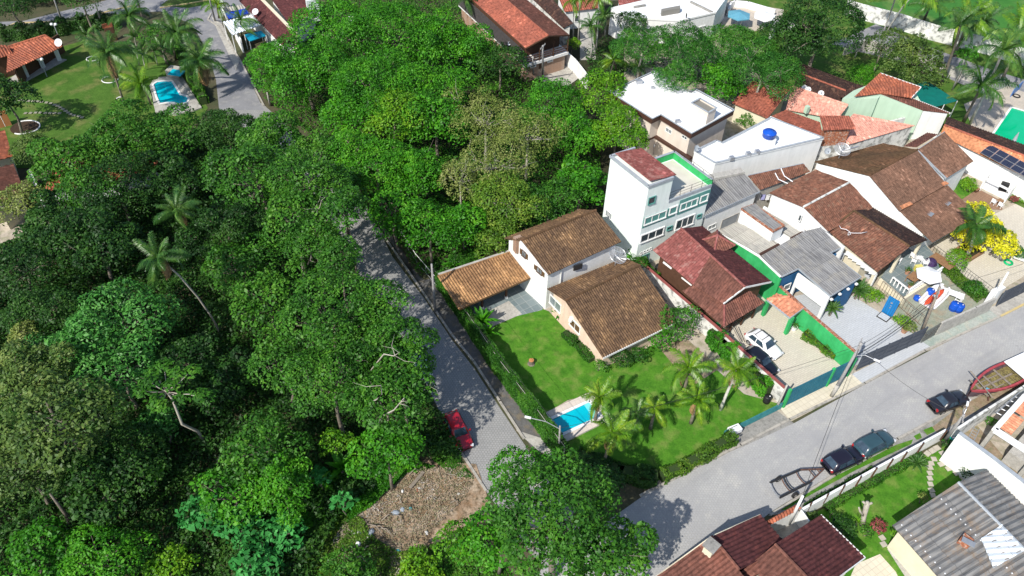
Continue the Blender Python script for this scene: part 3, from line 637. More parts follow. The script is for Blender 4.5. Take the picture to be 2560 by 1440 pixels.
# facade windows
TW = [((630, 680), (712, 585), 'w'), ((588, 905), (832, 748), 'b'), ((868, 790), (955, 695), 'b'), ((990, 745), (1185, 610), 'b'), ((1215, 655), (1300, 565), 'b'), ((543, 1110), (805, 935), 'b'), ((842, 970), (898, 920), 'w'), ((935, 965), (1150, 790), 'b'), ((1178, 832), (1228, 785), 'w')]
fa, fb = F0, F2
def band(p0, p1, proud=.04, m=TEALP, nm='window_band'):
    A, B = onp(*c(*p0), fa, fb), onp(*c(*p1), fa, fb); d = Vector((fb.x-fa.x, fb.y-fa.y, 0)).normalized(); n = Vector((d.y, -d.x, 0))
    if n.dot(EYE-A) < 0: n = -n
    O = Vector((fa.x, fa.y, 0)); u0, u1 = (A-O).dot(d), (B-O).dot(d); z0, z1 = min(A.z, B.z), max(A.z, B.z)
    pp = [O+d*u0, O+d*u1, O+d*u1+n*proud, O+d*u0+n*proud]
    mb = MB(); mb.prism([(p.x, p.y) for p in pp], z0, True, True, z1=z1); return mb.build(nm, m, k)
band((562, 950), (955, 690), .03); band((955, 800), (1338, 505), .035)
for p0, p1, s in TW:
    win(k, fa, fb, c(*p0), c(*p1), WHITEP if s == 'b' else TEALP, GLASS if (p0[0] % 4) else GLASSB, div=3 if (p1[0]-p0[0]) > 150 else 1, fw=.13 if s == 'b' else .08, depth=.1)
for i in range(4): win(k, fa, fb, c(540+36*i, 1240-16*i), c(562+36*i, 1212-16*i), WHITEP, GLASS, name='vent_opening', fw=.03)
win(k, fa, fb, c(548, 1345), c(640, 1232), TEALP, GLASS, name='door', div=3)
win(k, F0, B0, c(520, 600), c(566, 640), WHITEP, GLASSB, name='glass_block_window', div=4, fw=.04)
win(k, F0, B0, c(165, 740), c(214, 850), WHITEP, GLASSB, name='glass_block_window', div=4, fw=.04)

# --- beige two-storey house with flat white roof
k = bld('flat_roofed_house', 'beige house with flat white roof edged in brown, rooftop light box', 'house', (1690, 330)); Z6 = 6.9
BH = [(1635, 178), (1727.5, 229), (1739, 222.5), (1836, 275), (1729, 334), (1652.5, 286.7), (1631, 297), (1523, 229)]
P = [q(x, y, Z6) for x, y in BH]
MB().prism([p-V(0, 0, .12) for p in P], Z6-.75, bottom=True).build('roof_edge_board', BROWNF, k)
MB().prism(inset([p-V(0, 0, .08) for p in P], .12), Z6-.13).build('roof', FLATW, k)
parapet(k, P, GREYF, .12, .06)
W_ = inset([V(p.x, p.y, Z6-.7) for p in P], .45); walls(k, W_, BEIGE)
c = cr(1500, 160, 6)
win(k, W_[4], W_[5], c(990, 1000), c(1075, 1000), WHITEP, GLASSB, div=2)
win(k, W_[4], W_[5], c(1235, 1095), c(1305, 1105), WHITEP, GLASS, div=2)
b4 = [q(*c(x, y), Z6+1.7) for x, y in ((1370, 580), (1500, 512), (1750, 655), (1625, 725))]
MB().prism(b4, Z6-.05, top=False).build('light_shaft', BEIGE, k); 
mb = MB(); mb.face([p-V(0, 0, .3) for p in (b4 if (b4[1]-b4[0]).cross(b4[2]-b4[1]).z > 0 else b4[::-1])]); mb.build('skylight', C_LGREY, k)
parapet(k, b4, GREYF, .2, .02)
for x, y, s_ in ((1180, 425, .7), (790, 362, .45), (585, 285, .8), (1165, 870, .6)):
    mb = MB(); mb.box(q(*c(x, y), Z6), (s_, s_*.6, s_*.6), .3, z0=Z6-.06); mb.build('roof_vent', STEEL, k)
cv = [q(*c(x, y), 3.3) for x, y in ((630, 1165), (815, 1075), (1365, 1420), (1230, 1500))]
mb = MB(); mb.beam(cv[0], cv[1], .5, .3); mb.beam(cv[1], cv[2], .5, .3); mb.build('canopy_edge', BROWNF, k)
lw = [V(p.x, p.y, 3.2) for p in inset([cv[0], cv[1], cv[2], q(*c(1100, 1560), 3.3), q(*c(560, 1230), 3.3)], .2)]
win(k, cv[1], cv[2], c(730, 1180), c(820, 1215), WHITEP, GLASS, div=2)

# --- white flat building carrying the blue water tank
k = bld('flat_white_building', 'long white flat roofed building carrying a blue water tank', 'building', (1880, 360)); Z5 = 5.2
WB = [(1735.6, 381), (1790, 355), (1804, 361), (1926, 298), (2057, 348), (1787, 411)]
P = [q(x, y, Z5) for x, y in WB]
walls(k, P, WHITE); MB().prism(inset([p+V(0, 0, .02) for p in P], .12), Z5-.1).build('roof', FLATW, k)
parapet(k, P, WHITE, .18, .22, GREYF)
c = cr(1800, 160, 6)
for x, y in ((175, 1410), (425, 1345), (560, 1315)):
    mb = MB(); mb.box(q(*c(x, y), Z5+.3), (.55, .5, .5), .3, z0=Z5); mb.build('roof_vent', STEEL, k)
tk = thing('water_tank', 'round blue water tank on white box in the middle of a flat roof', 'water tank', q(1921, 343, Z5+1.0))
mb = MB(); o_ = worldloc(tk); mb.box(q(1919, 352, Z5+.5), (1.5, 1.3, 1.0), .3, z0=Z5+.02); mb.build('plinth', WHITE, tk)
mb = MB(); mb.lathe(q(1921, 343, Z5+1.02), [(.62, 0), (.78, .12), (.82, .62), (.86, .66), (.86, .74), (.74, .86), (.42, .92), (.38, 1.0)], 20); mb.build('tank', PLASTB, tk, True)
k2 = bld('brick_tank_room', 'small rough brick room with patched tile top beside white flat roof', 'outbuilding', (2095, 380))
c = cr(1800, 160, 6)
P = [q(*c(x, y), 5.9) for x, y in ((1605, 985), (1960, 962), (1890, 905), (1560, 905))]
walls(k2, P, BRICKR, 3.4); MB().prism(inset([V(p.x, p.y, 3.4) for p in P], -.004), 0, top=False).build('lower_wall', WHITEDIRT, k2)
roof(k2, [[P[0]+V(-.6, -.4, .1), P[1]+V(.5, -.4, .1), P[2]+V(.4, .8, .7), P[3]+V(-.6, .8, .7)]], T_SALM2, .3, .04)

# --- grey sheet-roofed building behind the tower
c = cr(1480, 360, 4.5)
k = bld('grey_roofed_building', 'white building with plain grey corrugated roof tucked behind the white tower', 'building', (1830, 520))
a_, b_ = q(*c(1262, 818), 4.4), q(*c(1888, 540), 4.4); d_, e_ = q(*c(1300, 400), 5.3), q(*c(1692, 318), 5.3)
roof(k, [[a_, b_, e_, d_]], C_GREY, .3, .05, fascia=[(a_, b_)], fmat=GREYF)
P = inset([V(a_.x, a_.y, 4.3), V(b_.x, b_.y, 4.3), V(e_.x, e_.y, 5.1), V(d_.x, d_.y, 5.1)], .25); walls(k, P, WHITE)
win(k, P[0], P[1], c(1300, 970), c(1395, 890), WHITEP, GLASSB, div=2)
win(k, P[0], P[1], c(1440, 960), c(1650, 775), CONCL, M('grey_roller_door', (.3, .32, .34), (.24, .26, .28), 2), name='garage_door')
mb = MB(); mb.beam(d_+V(0, 0, .2), e_+V(0, 0, .2), .9, .3); mb.build('parapet', CONCL, k)

# --- red-roofed chalet
c = cr(1600, 560, 4.8)
k = bld('red_roofed_chalet', 'timber walled house with bright red and maroon hipped tile roofs', 'house', (1760, 690))
r0, rm, r1 = q(*c(490, 60), 6.0), q(*c(850, 400), 6.0), q(*c(1258, 765), 6.0)
e0, e1 = q(*c(155, 318), 4.3), q(*c(640, 735), 4.3)
f1 = q(*c(1000, 960), 4.5); g0, g1 = q(*c(745, 30), 4.6), q(*c(1575, 698), 4.2)
rm2 = r0.lerp(r1, .48); em2 = q(*c(690, 700), 4.35)
gm = g0.lerp(g1, .5)
o = roof(k, [[e0, e1, rm2, r0]], T_RED, .28, .04, [(r0, rm2)], T_RED, name='roof'); o['label'] = 'bright red upper tile slope'
roof(k, [[e1, f1, r1, rm2]], T_RUST, .28, .04, [(rm2, r1)], T_RED)
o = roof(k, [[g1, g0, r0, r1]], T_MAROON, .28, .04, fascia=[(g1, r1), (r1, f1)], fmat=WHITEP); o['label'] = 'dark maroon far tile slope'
Pw = inset([V(e0.x, e0.y, 4.2), V(f1.x, f1.y, 4.2), V(g1.x, g1.y, 4.1), V(g0.x, g0.y, 4.3)], .6)
r0w, r1w = r0.lerp(r1, .06)-V(0, 0, .15), r1.lerp(r0, .06)-V(0, 0, .15)
MB().prism([Pw[0], Pw[1], r1w, Pw[2], Pw[3], r0w], 0.9, top=False).build('wall', WOOD, k)
MB().prism(inset([V(p.x, p.y, .9) for p in Pw], -.02), 0).build('plinth', GREENW, k)
win(k, Pw[0], Pw[1], c(285, 450), c(378, 535), WHITEP, PLASTW, name='shutter_panel', fw=.03)
win(k, Pw[0], Pw[1], c(505, 640), c(620, 735), WHITEP, PLASTW, name='shutter_panel', fw=.03)
# porch roof (hipped)
p0, pt0 = q(*c(512, 805), 2.9), q(*c(690, 705), 4.1)
pf, pr = q(*c(1005, 1238), 2.7), q(*c(1487, 945), 2.7)
pt1, pt2 = q(*c(1010, 962), 4.0), q(*c(1300, 792), 4.0)
pe = q(*c(1310, 800), 3.9)
roof(k, [[p0, pf, pt1, pt0], [pf, pr, pt2, pt1]], T_RUST, .28, .04, [(pf, pt1)], T_RED, name='porch_roof')
for s_ in (.1, .38, .66, .95):
    b_ = pf.lerp(pr, s_); b_.z = 0; mb = MB(); mb.box(b_+V(-.35, .45, 0), (.16, .16, 2.7), .5, z0=0); mb.build('porch_post', WOOD, k)
mb = MB(); a_ = pf.lerp(pr, .1)+V(-.35, .45, 0); b_ = pf.lerp(pr, .95)+V(-.35, .45, 0)
for zz in (.75, 1.05, 1.4): mb.beam(V(a_.x, a_.y, zz), V(b_.x, b_.y, zz), .07, .1)
mb.build('porch_rail', WOOD, k)
# small hipped turret roof
t0, t1, t2, t3 = q(*c(662, 230), 4.9), q(*c(872, 412), 4.9), q(*c(1138, 262), 4.9), q(*c(925, 88), 4.9)
ap = (t0+t1+t2+t3)/4; ap.z = 6.1
roof(k, [[t0, t1, ap], [t1, t2, ap], [t2, t3, ap], [t3, t0, ap]], T_RUST, .3, .045, [(t0, ap), (t1, ap), (t2, ap), (t3, ap)], T_RED, name='turret_roof')
MB().prism(inset([V(p.x, p.y, 4.9) for p in (t0, t1, t2, t3)], .5), 0).build('turret_wall', WOOD, k)
# entry steps rail
mb = MB()
for o1 in (0, .8): a_ = q(*c(1105+o1*60, 1225), 1.1); b_ = q(*c(1205+o1*40, 1410), .8); mb.beam(a_, b_, .05, .08)
mb.build('stair_rail', WOODG, k)

# --- grey sheet-roofed house with the blue front
c = cr(1900, 560, 4.8)
k = bld('blue_fronted_house', 'house with broad grey corrugated roof and blue front wall above the patio', 'house', (2020, 660))
O = [(5, 388), (550, 85), (728, 45), (1012, 275), (842, 350), (1212, 640), (842, 872), (462, 540), (262, 635)]
zz = [4.5, 4.6, 4.6, 4.2, 4.2, 3.8, 3.8, 4.15, 4.15]
Q = [q(*c(x, y), z_) for (x, y), z_ in zip(O, zz)]
# all strips lie in one plane
def onplane(px_, a, b, cc_):
    n_ = (b-a).cross(cc_-a).normalized(); d = fwd*FPX+RT*(px_[0]-1280)+DN*(px_[1]-720); return EYE+d*((a-EYE).dot(n_)/d.dot(n_))
pl = (Q[0], Q[8], Q[6]); Q = [onplane(c(*o), *pl) for o in O]; X1 = onplane(c(178, 292), *pl); X2 = onplane(c(520, 96), *pl)
roof(k, [[Q[8], Q[7], X1, Q[0]], [Q[6], Q[5], X2, X1], [Q[4], Q[3], Q[2], X2]], C_GREY, .26, .045, fascia=[(Q[6], Q[5]), (Q[8], Q[7]), (Q[7], Q[6]), (Q[4], Q[5]), (Q[3], Q[4])], fmat=GREYF)
back = [Q[0], Q[8], Q[7], Q[6], Q[5], Q[4], Q[3], Q[2], Q[1]]
iw = inset([V(p.x, p.y, min(3.6, p.z-.12)) for p in [Q[0], Q[8], Q[7], q(*c(760, 480), 3.5), q(*c(1010, 800), 3.5), Q[5], Q[4], Q[3], Q[2], Q[1]]], .18)
walls(k, iw, BLUEW)
mb = MB(); mb.wallrun([V(w_.x, w_.y, z_) for w_, z_ in ((q(1795, 578, 4.4), 4.4), (Q[0], 4.4), (Q[8], 3.72))], .22, None, 0); o = mb.build('side_wall', GREENW, k)
m2 = MB(); m2.beam(q(1795, 578, 4.46), Q[0]+V(-.1, 0, -.02), .3, .08); m2.beam(Q[0]+V(-.1, 0, -.02), Q[8]+V(-.1, 0, 0), .3, .08); sub(m2, 'coping', WHITEP, o, k)
# white gateway beam in front of the garage
A7, A6 = V(Q[7].x, Q[7].y, 0), V(Q[6].x, Q[6].y, 0)
ga, gb = onp(*c(430, 690), A7, A6), onp(*c(750, 932), A7, A6)
mb = MB(); dd = (A6-A7).normalized(); La = (A6-A7).length
def seg(u0, u1, z0, z1):
    a_, b_ = A7+dd*u0, A7+dd*u1; n_ = V(-dd.y, dd.x, 0)*.12
    mb.prism([(a_.x-n_.x, a_.y-n_.y), (b_.x-n_.x, b_.y-n_.y), (b_.x+n_.x, b_.y+n_.y), (a_.x+n_.x, a_.y+n_.y)], z0, True, True, z1=z1)
zt9 = min(Q[7].z, Q[6].z)-.05; seg(.12, La-.02, 2.0, zt9); seg(.12, .4, 0, 2.0); seg(La-.4, La-.02, 0, 2.0); mb.build('garage_frame', WHITE, k)
for x, y in ((1160, 705), (1062, 765), (962, 825), (862, 888)):
    A = onp(*c(x, y), Q[6], Q[5]); mb = MB(); mb.box(A+V(-.05, -.15, -.05), (.25, .25, .18), .5); mb.build('wall_lamp', PLASTW, k)
win(k, Q[8], Q[7], c(300, 740), c(345, 770), WHITEP, GLASS)
# rear pale roofs and white service box
c2 = cr(1840, 340, 4.8)
w0 = [q(*c2(x, y), 4.5) for x, y in ((-210, 1150), (285, 1425), (515, 1300), (20, 1040))]
roof(k, [[w0[1], w0[2], w0[3], w0[0]]], C_LGREY, .26, .04, name='rear_roof')
w1 = [q(*c2(x, y), 4.6) for x, y in ((680, 1228), (832, 1140), (340, 870), (240, 960))]
roof(k, [[w1[0], w1[1], w1[2], w1[3]]], C_LGREY, .26, .04, name='rear_roof')
MB().prism([V(p.x, p.y, 4.3) for p in inset([w0[0], w0[1], w1[0], w1[1], w1[2], w0[3]], .1)], 0).build('rear_wall', WHITE, k)
bx = [q(*c2(x, y), 5.9) for x, y in ((62, 892), (440, 1162), (572, 1092), (215, 838))]
MB().prism(bx, 3.5).build('service_box', WHITE, k)
roof(k, [[bx[1]+V(0, 0, .02), bx[2]+V(0, 0, .02), bx[3]+V(0, 0, .25), bx[0]+V(0, 0, .25)]], C_GREY, .3, .05, name='service_box_roof')
parapet(k, [b+V(0, 0, .1) for b in bx], BRICKR, .16, .2)
mb = MB(); L_ = [q(*c2(x, y), 4.9) for x, y in ((335, 845), (870, 1172), (1010, 1095), (1300, 1335))]; mb.wallrun(L_, .22, None, 3.2); mb.build('boundary_parapet', WHITE, k)
for (x0, y0), (x1, y1) in (((415, 1240), (515, 1300)), ((660, 1230), (830, 1140))):
    mb = MB(); mb.beam(q(*c2(x0 if x0 > 500 else 290, y0 if x0 > 500 else 1420), 4.75), q(*c2(x1, y1), 4.75), .25, .18); mb.build('ridge_strip', BROWNF, k)

# --- terracotta house (two gables)
k = bld('terracotta_house', 'long house with mossy terracotta tile roofs, white ridge tiles and stone terrace', 'house', (2110, 590))
A1, A2 = q(*c2(808, 858), 5.6), q(*c2(1362, 562), 5.6)
bA, bB = q(*c2(400, 688), 4.1), q(*c2(955, 412), 4.1); fA, fB = q(*c2(1108, 1148), 4.0), q(*c2(1640, 865), 4.0)
roof(k, [[fA, fB, A2, A1], [bB, bA, A1, A2]], T_TERRA, .26, .04, [(A1, A2)], WHITEDIRT)
gwall(k, fA, fB, bB, bA, A1, A2, WHITE, .25)
c5 = cr(1900, 560, 4.8)
R1, R2 = q(*c2(1412, 905), 4.9), q(2273.5, 618, 4.9)
l1, l2 = q(*c2(1112, 1150), 3.4), q(*c5(1410, 582), 3.4); m1, m2_ = q(*c2(1645, 868), 3.4), q(2318, 601, 3.4)
o = roof(k, [[l2, l1, R1, R2]], T_TERRA, .26, .04, [(R1, R2), (l1, R1)], T_MOSS)
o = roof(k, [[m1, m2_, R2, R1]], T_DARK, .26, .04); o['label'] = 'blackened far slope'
Pw = inset([V(l1.x, l1.y, 3.3), V(l2.x, l2.y, 3.3), V(m2_.x, m2_.y, 3.3), V(m1.x, m1.y, 3.3)], .4)
cut = .72
MB().prism([Pw[0], Pw[0].lerp(Pw[1], cut), R2.lerp(R1, .3)-V(0, 0, .2), Pw[3].lerp(Pw[2], cut), Pw[3], R1.lerp(R2, .05)-V(0, 0, .2)], 0, top=False).build('wall', CREAM, k)
for p in (Pw[1], Pw[2], Pw[1].lerp(Pw[2], .5)):
    mb = MB(); mb.box(V(p.x, p.y, 0), (.3, .3, 3.3 if p is not None else 3), .6, z0=0); mb.build('porch_pillar', CREAM, k)
win(k, bA, A1, c2(748, 1005), c2(790, 960), WHITEP, GLASS)
# side lean-to with tiles
s0, s1_, s2_, s3_ = q(*c2(290, 650), 4.0), q(*c2(885, 430), 4.0), q(*c2(805, 335), 4.9), q(*c2(140, 480), 4.9)
k3 = bld('lean_to_roof', 'rusty tiled lean to roof with two white pipes below the white wall', 'outbuilding', (1940, 470))
roof(k3, [[s0, s1_, s2_, s3_]], T_TERRA, .26, .04, fascia=[(s3_, s2_)], fmat=GREYF)
MB().prism(inset([V(p.x, p.y, 3.9) for p in (s0, s1_, s2_, s3_)], .2), 0).build('wall', CONCL, k3)
mb = MB(); 
for x0, y0, x1, y1, x2, y2 in ((470, 445, 510, 520, 620, 570), (540, 390, 580, 480, 680, 548)): mb.tube([q(*c2(x0, y0), 5.0), q(*c2(x1, y1), 4.75), q(*c2(x2, y2), 4.4)], .06)
mb.build('pipe', PLASTW, k3)

# --- big brown-roofed house
k = bld('brown_roofed_house', 'large white walled house with broad plain brown tile roofs and skylights', 'house', (2280, 460))
R1, R2 = q(2173, 440, 6.3), q(2293, 375.5, 6.3)
B1_, B2_ = q(2036, 405.6, 4.6), q(2207, 359.5, 4.6)
F1_, F2_ = q(2248.5, 529, 4.4), q(2366.5, 462, 4.4)
roof(k, [[F1_, F2_, R2, R1]], T_BROWN, .24, .035, [(R1, R2)], T_MOSS, fascia=[(F2_, R2)], fmat=GREYF)
o = roof(k, [[B2_, B1_, R1, R2]], T_MOSS, .24, .03); o['label'] = 'mossy rear slope'
G1, G2 = q(2331, 607, 3.2), q(2448, 541, 3.2); H1_, H2_ = q(2249.5, 530, 4.2), q(2366.5, 463.5, 4.2)
roof(k, [[G1, G2, H2_, H1_]], T_BROWN, .24, .035, name='lower_roof')
W1 = [q(2293, 375.6, 6.2), q(2361, 330.8, 6.2), q(2433, 403.8, 4.5), q(2365, 446.5, 4.5)]
roof(k, [[W1[3], W1[2], W1[1], W1[0]]], T_BROWN, .24, .035, name='wing_roof', fascia=[(W1[0], W1[1]), (W1[3], W1[0])], fmat=GREYF)
MB().prism(inset([V(p.x, p.y, p.z-.15) for p in W1], .3), 0, top=False).build('wing_wall', WHITE, k)
Pt = [B1_, R1, F1_, G1, G2, F2_, W1[3], R2, B2_]
i_ = inset([V(p.x, p.y, p.z-.15) for p in [B1_, R1, F1_, G1.lerp(H1_, .25), G2.lerp(H2_, .25), F2_, R2, B2_]], .22)
MB().prism(i_, 0, top=False).build('wall', WHITE, k)
MB().prism(inset([V(p.x, p.y, 3.9) for p in (B1_, R1, F1_, G1)][:3]+[V(F2_.x, F2_.y, 3.9), V(B2_.x, B2_.y, 3.9)], .6), 0, top=False).build('inner_wall', WHITE, k)
c3 = cr(2160, 380, 4.8)
for x, y in ((985, 610), (780, 740)): mb = MB(); mb.box(q(*c3(x, y), 3.85), (.8, .9, .16), .75); mb.build('skylight', STEEL, k)
for x, y in ((505, 640), (970, 378)): mb = MB(); mb.box(q(*c3(x, y), 4.6), (1.7 if x < 600 else .8, .5, .12), .55); mb.build('new_tile_patch', T_PALEO, k)
sm = [q(*cr(2160, 160, 4.8)(x, y), z_) for x, y, z_ in ((480, 990, 5.4), (630, 1000, 5.6), (880, 850, 5.9), (755, 830, 5.6))]
roof(k, [[sm[0], sm[1], sm[2], sm[3]]], T_RUST, .26, .04, name='rear_roof')
d1 = q(2150, 378, 5.6)

# --- salmon-roofed house
c7 = cr(1800, 160, 6); c8 = cr(2160, 160, 4.8)
k = bld('salmon_roofed_house', 'sprawling house with fresh salmon pink tile roofs beside sage green wall', 'house', (2040, 290))
S = [q(*c7(x, y), z_) for x, y, z_ in ((985, 690, 3.6), (1765, 832, 3.6), (1918, 628, 4.9), (1085, 342, 4.9))]
roof(k, [[S[0], S[1], S[2], S[3]]], T_SALM, .3, .03, [(S[3], S[2])], T_SALM)
MB().prism(inset([V(p.x, p.y, p.z-.1) for p in S], .3), 0, top=False).build('wall', GREENM, k)
S2 = [q(*c7(x, y), z_) for x, y, z_ in ((775, 785, 3.9), (1545, 1108, 3.9), (1500, 880, 4.3), (985, 695, 4.3))]
roof(k, [[S2[0], S2[1], S2[2], S2[3]]], T_SALM2, .3, .04, name='roof', fascia=[(S2[0]+V(-.3, -.3, .1), S2[1]+V(-.3, -.3, .1))], fmat=WHITEP)
MB().prism(inset([V(p.x, p.y, p.z-.1) for p in S2], .3), 0, top=False).build('wall', CREAM, k)
S3 = [q(*c7(x, y), z_) for x, y, z_ in ((180, 590, 3.2), (715, 822, 3.2), (1000, 520, 4.0), (1080, 345, 4.6), (480, 260, 4.6))]
roof(k, [[S3[0], S3[1], S3[3], S3[4]]], T_SALM2, .42, .06, name='roof')
MB().prism(inset([V(p.x, p.y, p.z-.1) for p in (S3[0], S3[1], S3[3], S3[4])], .4), 0, top=False).build('wall', CREAM, k)
S4 = [q(x, y, z_) for x, y, z_ in ((2115, 364, 3.6), (2287, 315, 3.6), (2133, 285, 4.6), (2112, 307, 4.4))]
roof(k, [[S4[0], S4[1], S4[2], S4[3]]], T_SALM, .3, .03, name='roof')
MB().prism(inset([V(p.x, p.y, p.z-.1) for p in S4], .2), 0, top=False).build('wall', WHITEDIRT, k)
mb = MB(); mb.wallrun([q(2115, 378, 0), q(2290, 329, 0)], .3, 3.2); mb.build('boundary_wall', WHITEDIRT, k)
mb = MB(); mb.box(q(*c7(1300, 690), 4.3), (.5, .5, 1.0), .5, z0=3.9); mb.build('chimney', GREENM, k)

# --- dark tiled roofs beyond
k = bld('dark_tiled_house', 'low house with blackened old tile roof behind the salmon roofs', 'house', (2060, 215))
D = [q(*c7(x, y), z_) for x, y, z_ in ((1100, 330, 3.4), (1820, 605, 3.4), (1885, 412, 4.7), (1180, 145, 4.7), (1190, -10, 3.5), (2025, 300, 3.5))]
roof(k, [[D[0], D[1], D[2], D[3]], [D[5], D[4], D[3], D[2]]], T_DARK, .3, .045, [(D[3], D[2])], T_SALM2)
gwall(k, D[0], D[1], D[5], D[4], D[3], D[2], WHITEDIRT, .4)
D2 = [q(*c7(x, y), z_) for x, y, z_ in ((1790, 500, 4.4), (2010, 525, 4.4), (2150, 330, 5.2), (2010, 300, 5.2))]
roof(k, [[D2[0], D2[1], D2[2], D2[3]]], T_DARK, .3, .045, name='roof')
MB().prism(inset([V(p.x, p.y, p.z-.1) for p in D2], .3), 0, top=False).build('wall', GREENM, k)

# --- sage green house with orange roof and green awning
k = bld('sage_green_house', 'sage green walled house with weathered orange tile roof', 'house', (2250, 260)); c5b = cr(2000, 0, 4.5)
G = [q(*c5b(x, y), z_) for x, y, z_ in ((610, 1090, 6.0), (890, 1100, 6.0), (1250, 1108, 5.6), (1362, 985, 6.6), (898, 825, 6.9), (920, 1055, 6.0))]
roof(k, [[G[0], G[5], G[3].lerp(G[4], .45), G[4]], [G[5], G[2], G[3], G[3].lerp(G[4], .45)]], T_ORANGE, .4, .06, fascia=[(G[4], G[3]), (G[3], G[2])], fmat=WHITEP)
G2_ = [q(*c5b(x, y), z_) for x, y, z_ in ((905, 1060, 5.9), (1385, 1245, 4.6), (1690, 1278, 3.9), (1250, 1105, 5.2))]
roof(k, [[G2_[0], G2_[1], G2_[2], G2_[3]]], T_RUST, .3, .05, name='lower_roof', fascia=[(G2_[3], G2_[2])], fmat=WHITEP)
MB().prism([q(*c5b(x, y), z_) for x, y, z_ in ((480, 1105, 5.6), (650, 1110, 5.6), (880, 1105, 5.8), (905, 1075, 5.9), (1380, 1250, 4.55), (1362, 1150, 4.7), (1290, 1020, 5.2), (950, 880, 5.6), (600, 1020, 5.5))], 0).build('wall', GREENM, k)
MB().prism([q(*c5b(x, y), z_) for x, y, z_ in ((1384, 1250, 4.5), (1658, 1284, 3.8), (1640, 1260, 3.8), (1380, 1200, 4.4))], 0).build('end_wall', WHITE, k)
k = bld('shade_awning', 'dark green shade cloth stretched on white posts behind the orange roof', 'awning', (2330, 260))
T = [q(*c5b(x, y), 3.4) for x, y in ((1300, 945), (1425, 908), (1772, 1132), (1525, 1202), (1250, 1100))]
mb = MB(); mb.prism(T, 3.35, bottom=True); mb.build('shade_cloth', M('green_shade_cloth', (.0, .12, .10), (.0, .15, .12), 1.2), k)
for p in (T[2], T[3], T[2].lerp(T[3], .6)): mb = MB(); mb.tube([p, V(p.x, p.y, 0)], .06, 5); mb.build('post', WHITEP, k)

# --- house with solar panels
k = bld('solar_roofed_house', 'long orange tiled roof carrying dark solar panels at the right edge', 'house', (2480, 400))
Z3 = 3.4; dr = (q(2560, 391, 4.6)-q(2360, 314, 4.6)); r0_, r1_ = q(2360, 314, 4.6), q(2560, 391, 4.6)+dr*.4
f0_, f1_ = q(2350, 338, 3.4), q(2560, 449.6, 3.4)+dr*.4; b0_, b1_ = q(2368, 293, 3.5), q(2560, 362, 3.5)+dr*.4
o = roof(k, [[f0_, f1_, r1_, r0_]], T_PALEO, .34, .05, [(r0_, r1_)], T_SALM2)
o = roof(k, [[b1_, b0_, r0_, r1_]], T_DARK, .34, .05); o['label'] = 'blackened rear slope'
gwall(k, f0_, f1_, b1_, b0_, r0_, r1_, WHITE, .4)
PANEL = pavemat('solar_cell_glass', (.008, .012, .035), (.012, .018, .05), (.05, .06, .09), kind='grid', bw=.16, bh=.16, rough=.12, pamt=0, rot=-.4)
pa, pb, pc = q(2449.6, 384, 3.75), q(2549.6, 438, 3.75), q(2474.6, 363, 4.35)
ex, ey = (pb-pa)/4, (pc-pa)/2
nn = ex.cross(ey).normalized(); nn = nn if nn.z > 0 else -nn
for i in range(6):
    for j in range(2):
        a_ = pa+ex*i+ey*j+nn*.2; g_ = .04; e1_, e2_ = ex*(1-g_), ey*(1-g_)
        m = MB(); m.face([a_, a_+e1_, a_+e1_+e2_, a_+e2_]); [m.face([x_, y_, y_-nn*.05, x_-nn*.05]) for x_, y_ in ((a_, a_+e1_), (a_+e1_, a_+e1_+e2_), (a_+e1_+e2_, a_+e2_), (a_+e2_, a_))]; o = m.build('solar_panel', STEEL, k)
        m = MB(); s_ = [a_+e1_*u_+e2_*v_+nn*.012 for u_, v_ in ((.03, .03), (.97, .03), (.97, .97), (.03, .97))]; m.face(s_); sub(m, 'cell_glass', PANEL, o, k)

# --- brick house at the top
c3a = cr(1100, 0, 4.235)
k = bld('brick_house', 'two storey brick house with faded red gable roof and timber balcony', 'house', (1340, 130))
e0, r0, g0 = q(*c3a(905, 517), 5.6), q(*c3a(1145, 385), 7.1), q(*c3a(1370, 377), 5.6)
dv = q(*c3a(400, 60), 5.6)-e0; 
for_ = lambda p: p+dv*1.45
roof(k, [[e0, for_(e0), for_(r0), r0]], T_SALM2, .3, .045, [(r0, for_(r0))], T_SALM2, fascia=[(e0, for_(e0)), (e0, r0), (r0, g0)], fmat=WOOD)
roof(k, [[for_(g0), g0, r0, for_(r0)]], T_RUST, .3, .045)
P = inset([V(e0.x, e0.y, 5.5), V(g0.x, g0.y, 5.5), V(for_(g0).x, for_(g0).y, 5.5), V(for_(e0).x, for_(e0).y, 5.5)], .3)
bk = dv.normalized()
Pup = [P[0]+bk*1.8, P[1]+bk*1.8, P[2], P[3]]
MB().prism([Pup[0], Pup[1], Pup[2], Pup[3]], 2.9).build('upper_wall', WOOD, k)
MB().prism([V(p.x, p.y, 2.7) for p in P], 0).build('wall', BRICK, k)
MB().prism(inset([V(p.x, p.y, 3.0) for p in P], -.35), 2.6, bottom=True).build('balcony_slab', WHITEP, k)
mb = MB(); Lr = [V(p.x, p.y, 3) for p in inset([V(p.x, p.y, 3.0) for p in P], -.2)]
for zz in (.35, .7, 1.05): mb.beam(Lr[0]+V(0, 0, zz), Lr[1]+V(0, 0, zz), .08, .12)
for s_ in (0, .33, .66, 1): pp = Lr[0].lerp(Lr[1], s_); mb.box(pp, (.14, .14, 2.5), .3, z0=3)
mb.build('balcony_rail', WOOD, k)
win(k, P[0], P[1], c3a(962, 712), c3a(1010, 655), WHITEP, GLASS, div=2, fw=.12)
win(k, P[0], P[1], c3a(1140, 655), c3a(1190, 600), WHITEP, GLASSB, div=2, fw=.12)
win(k, P[0], P[1], c3a(1050, 722), c3a(1080, 640), WOOD, WOOD, name='door')
L0 = Lr[0]; L3 = Lr[3]
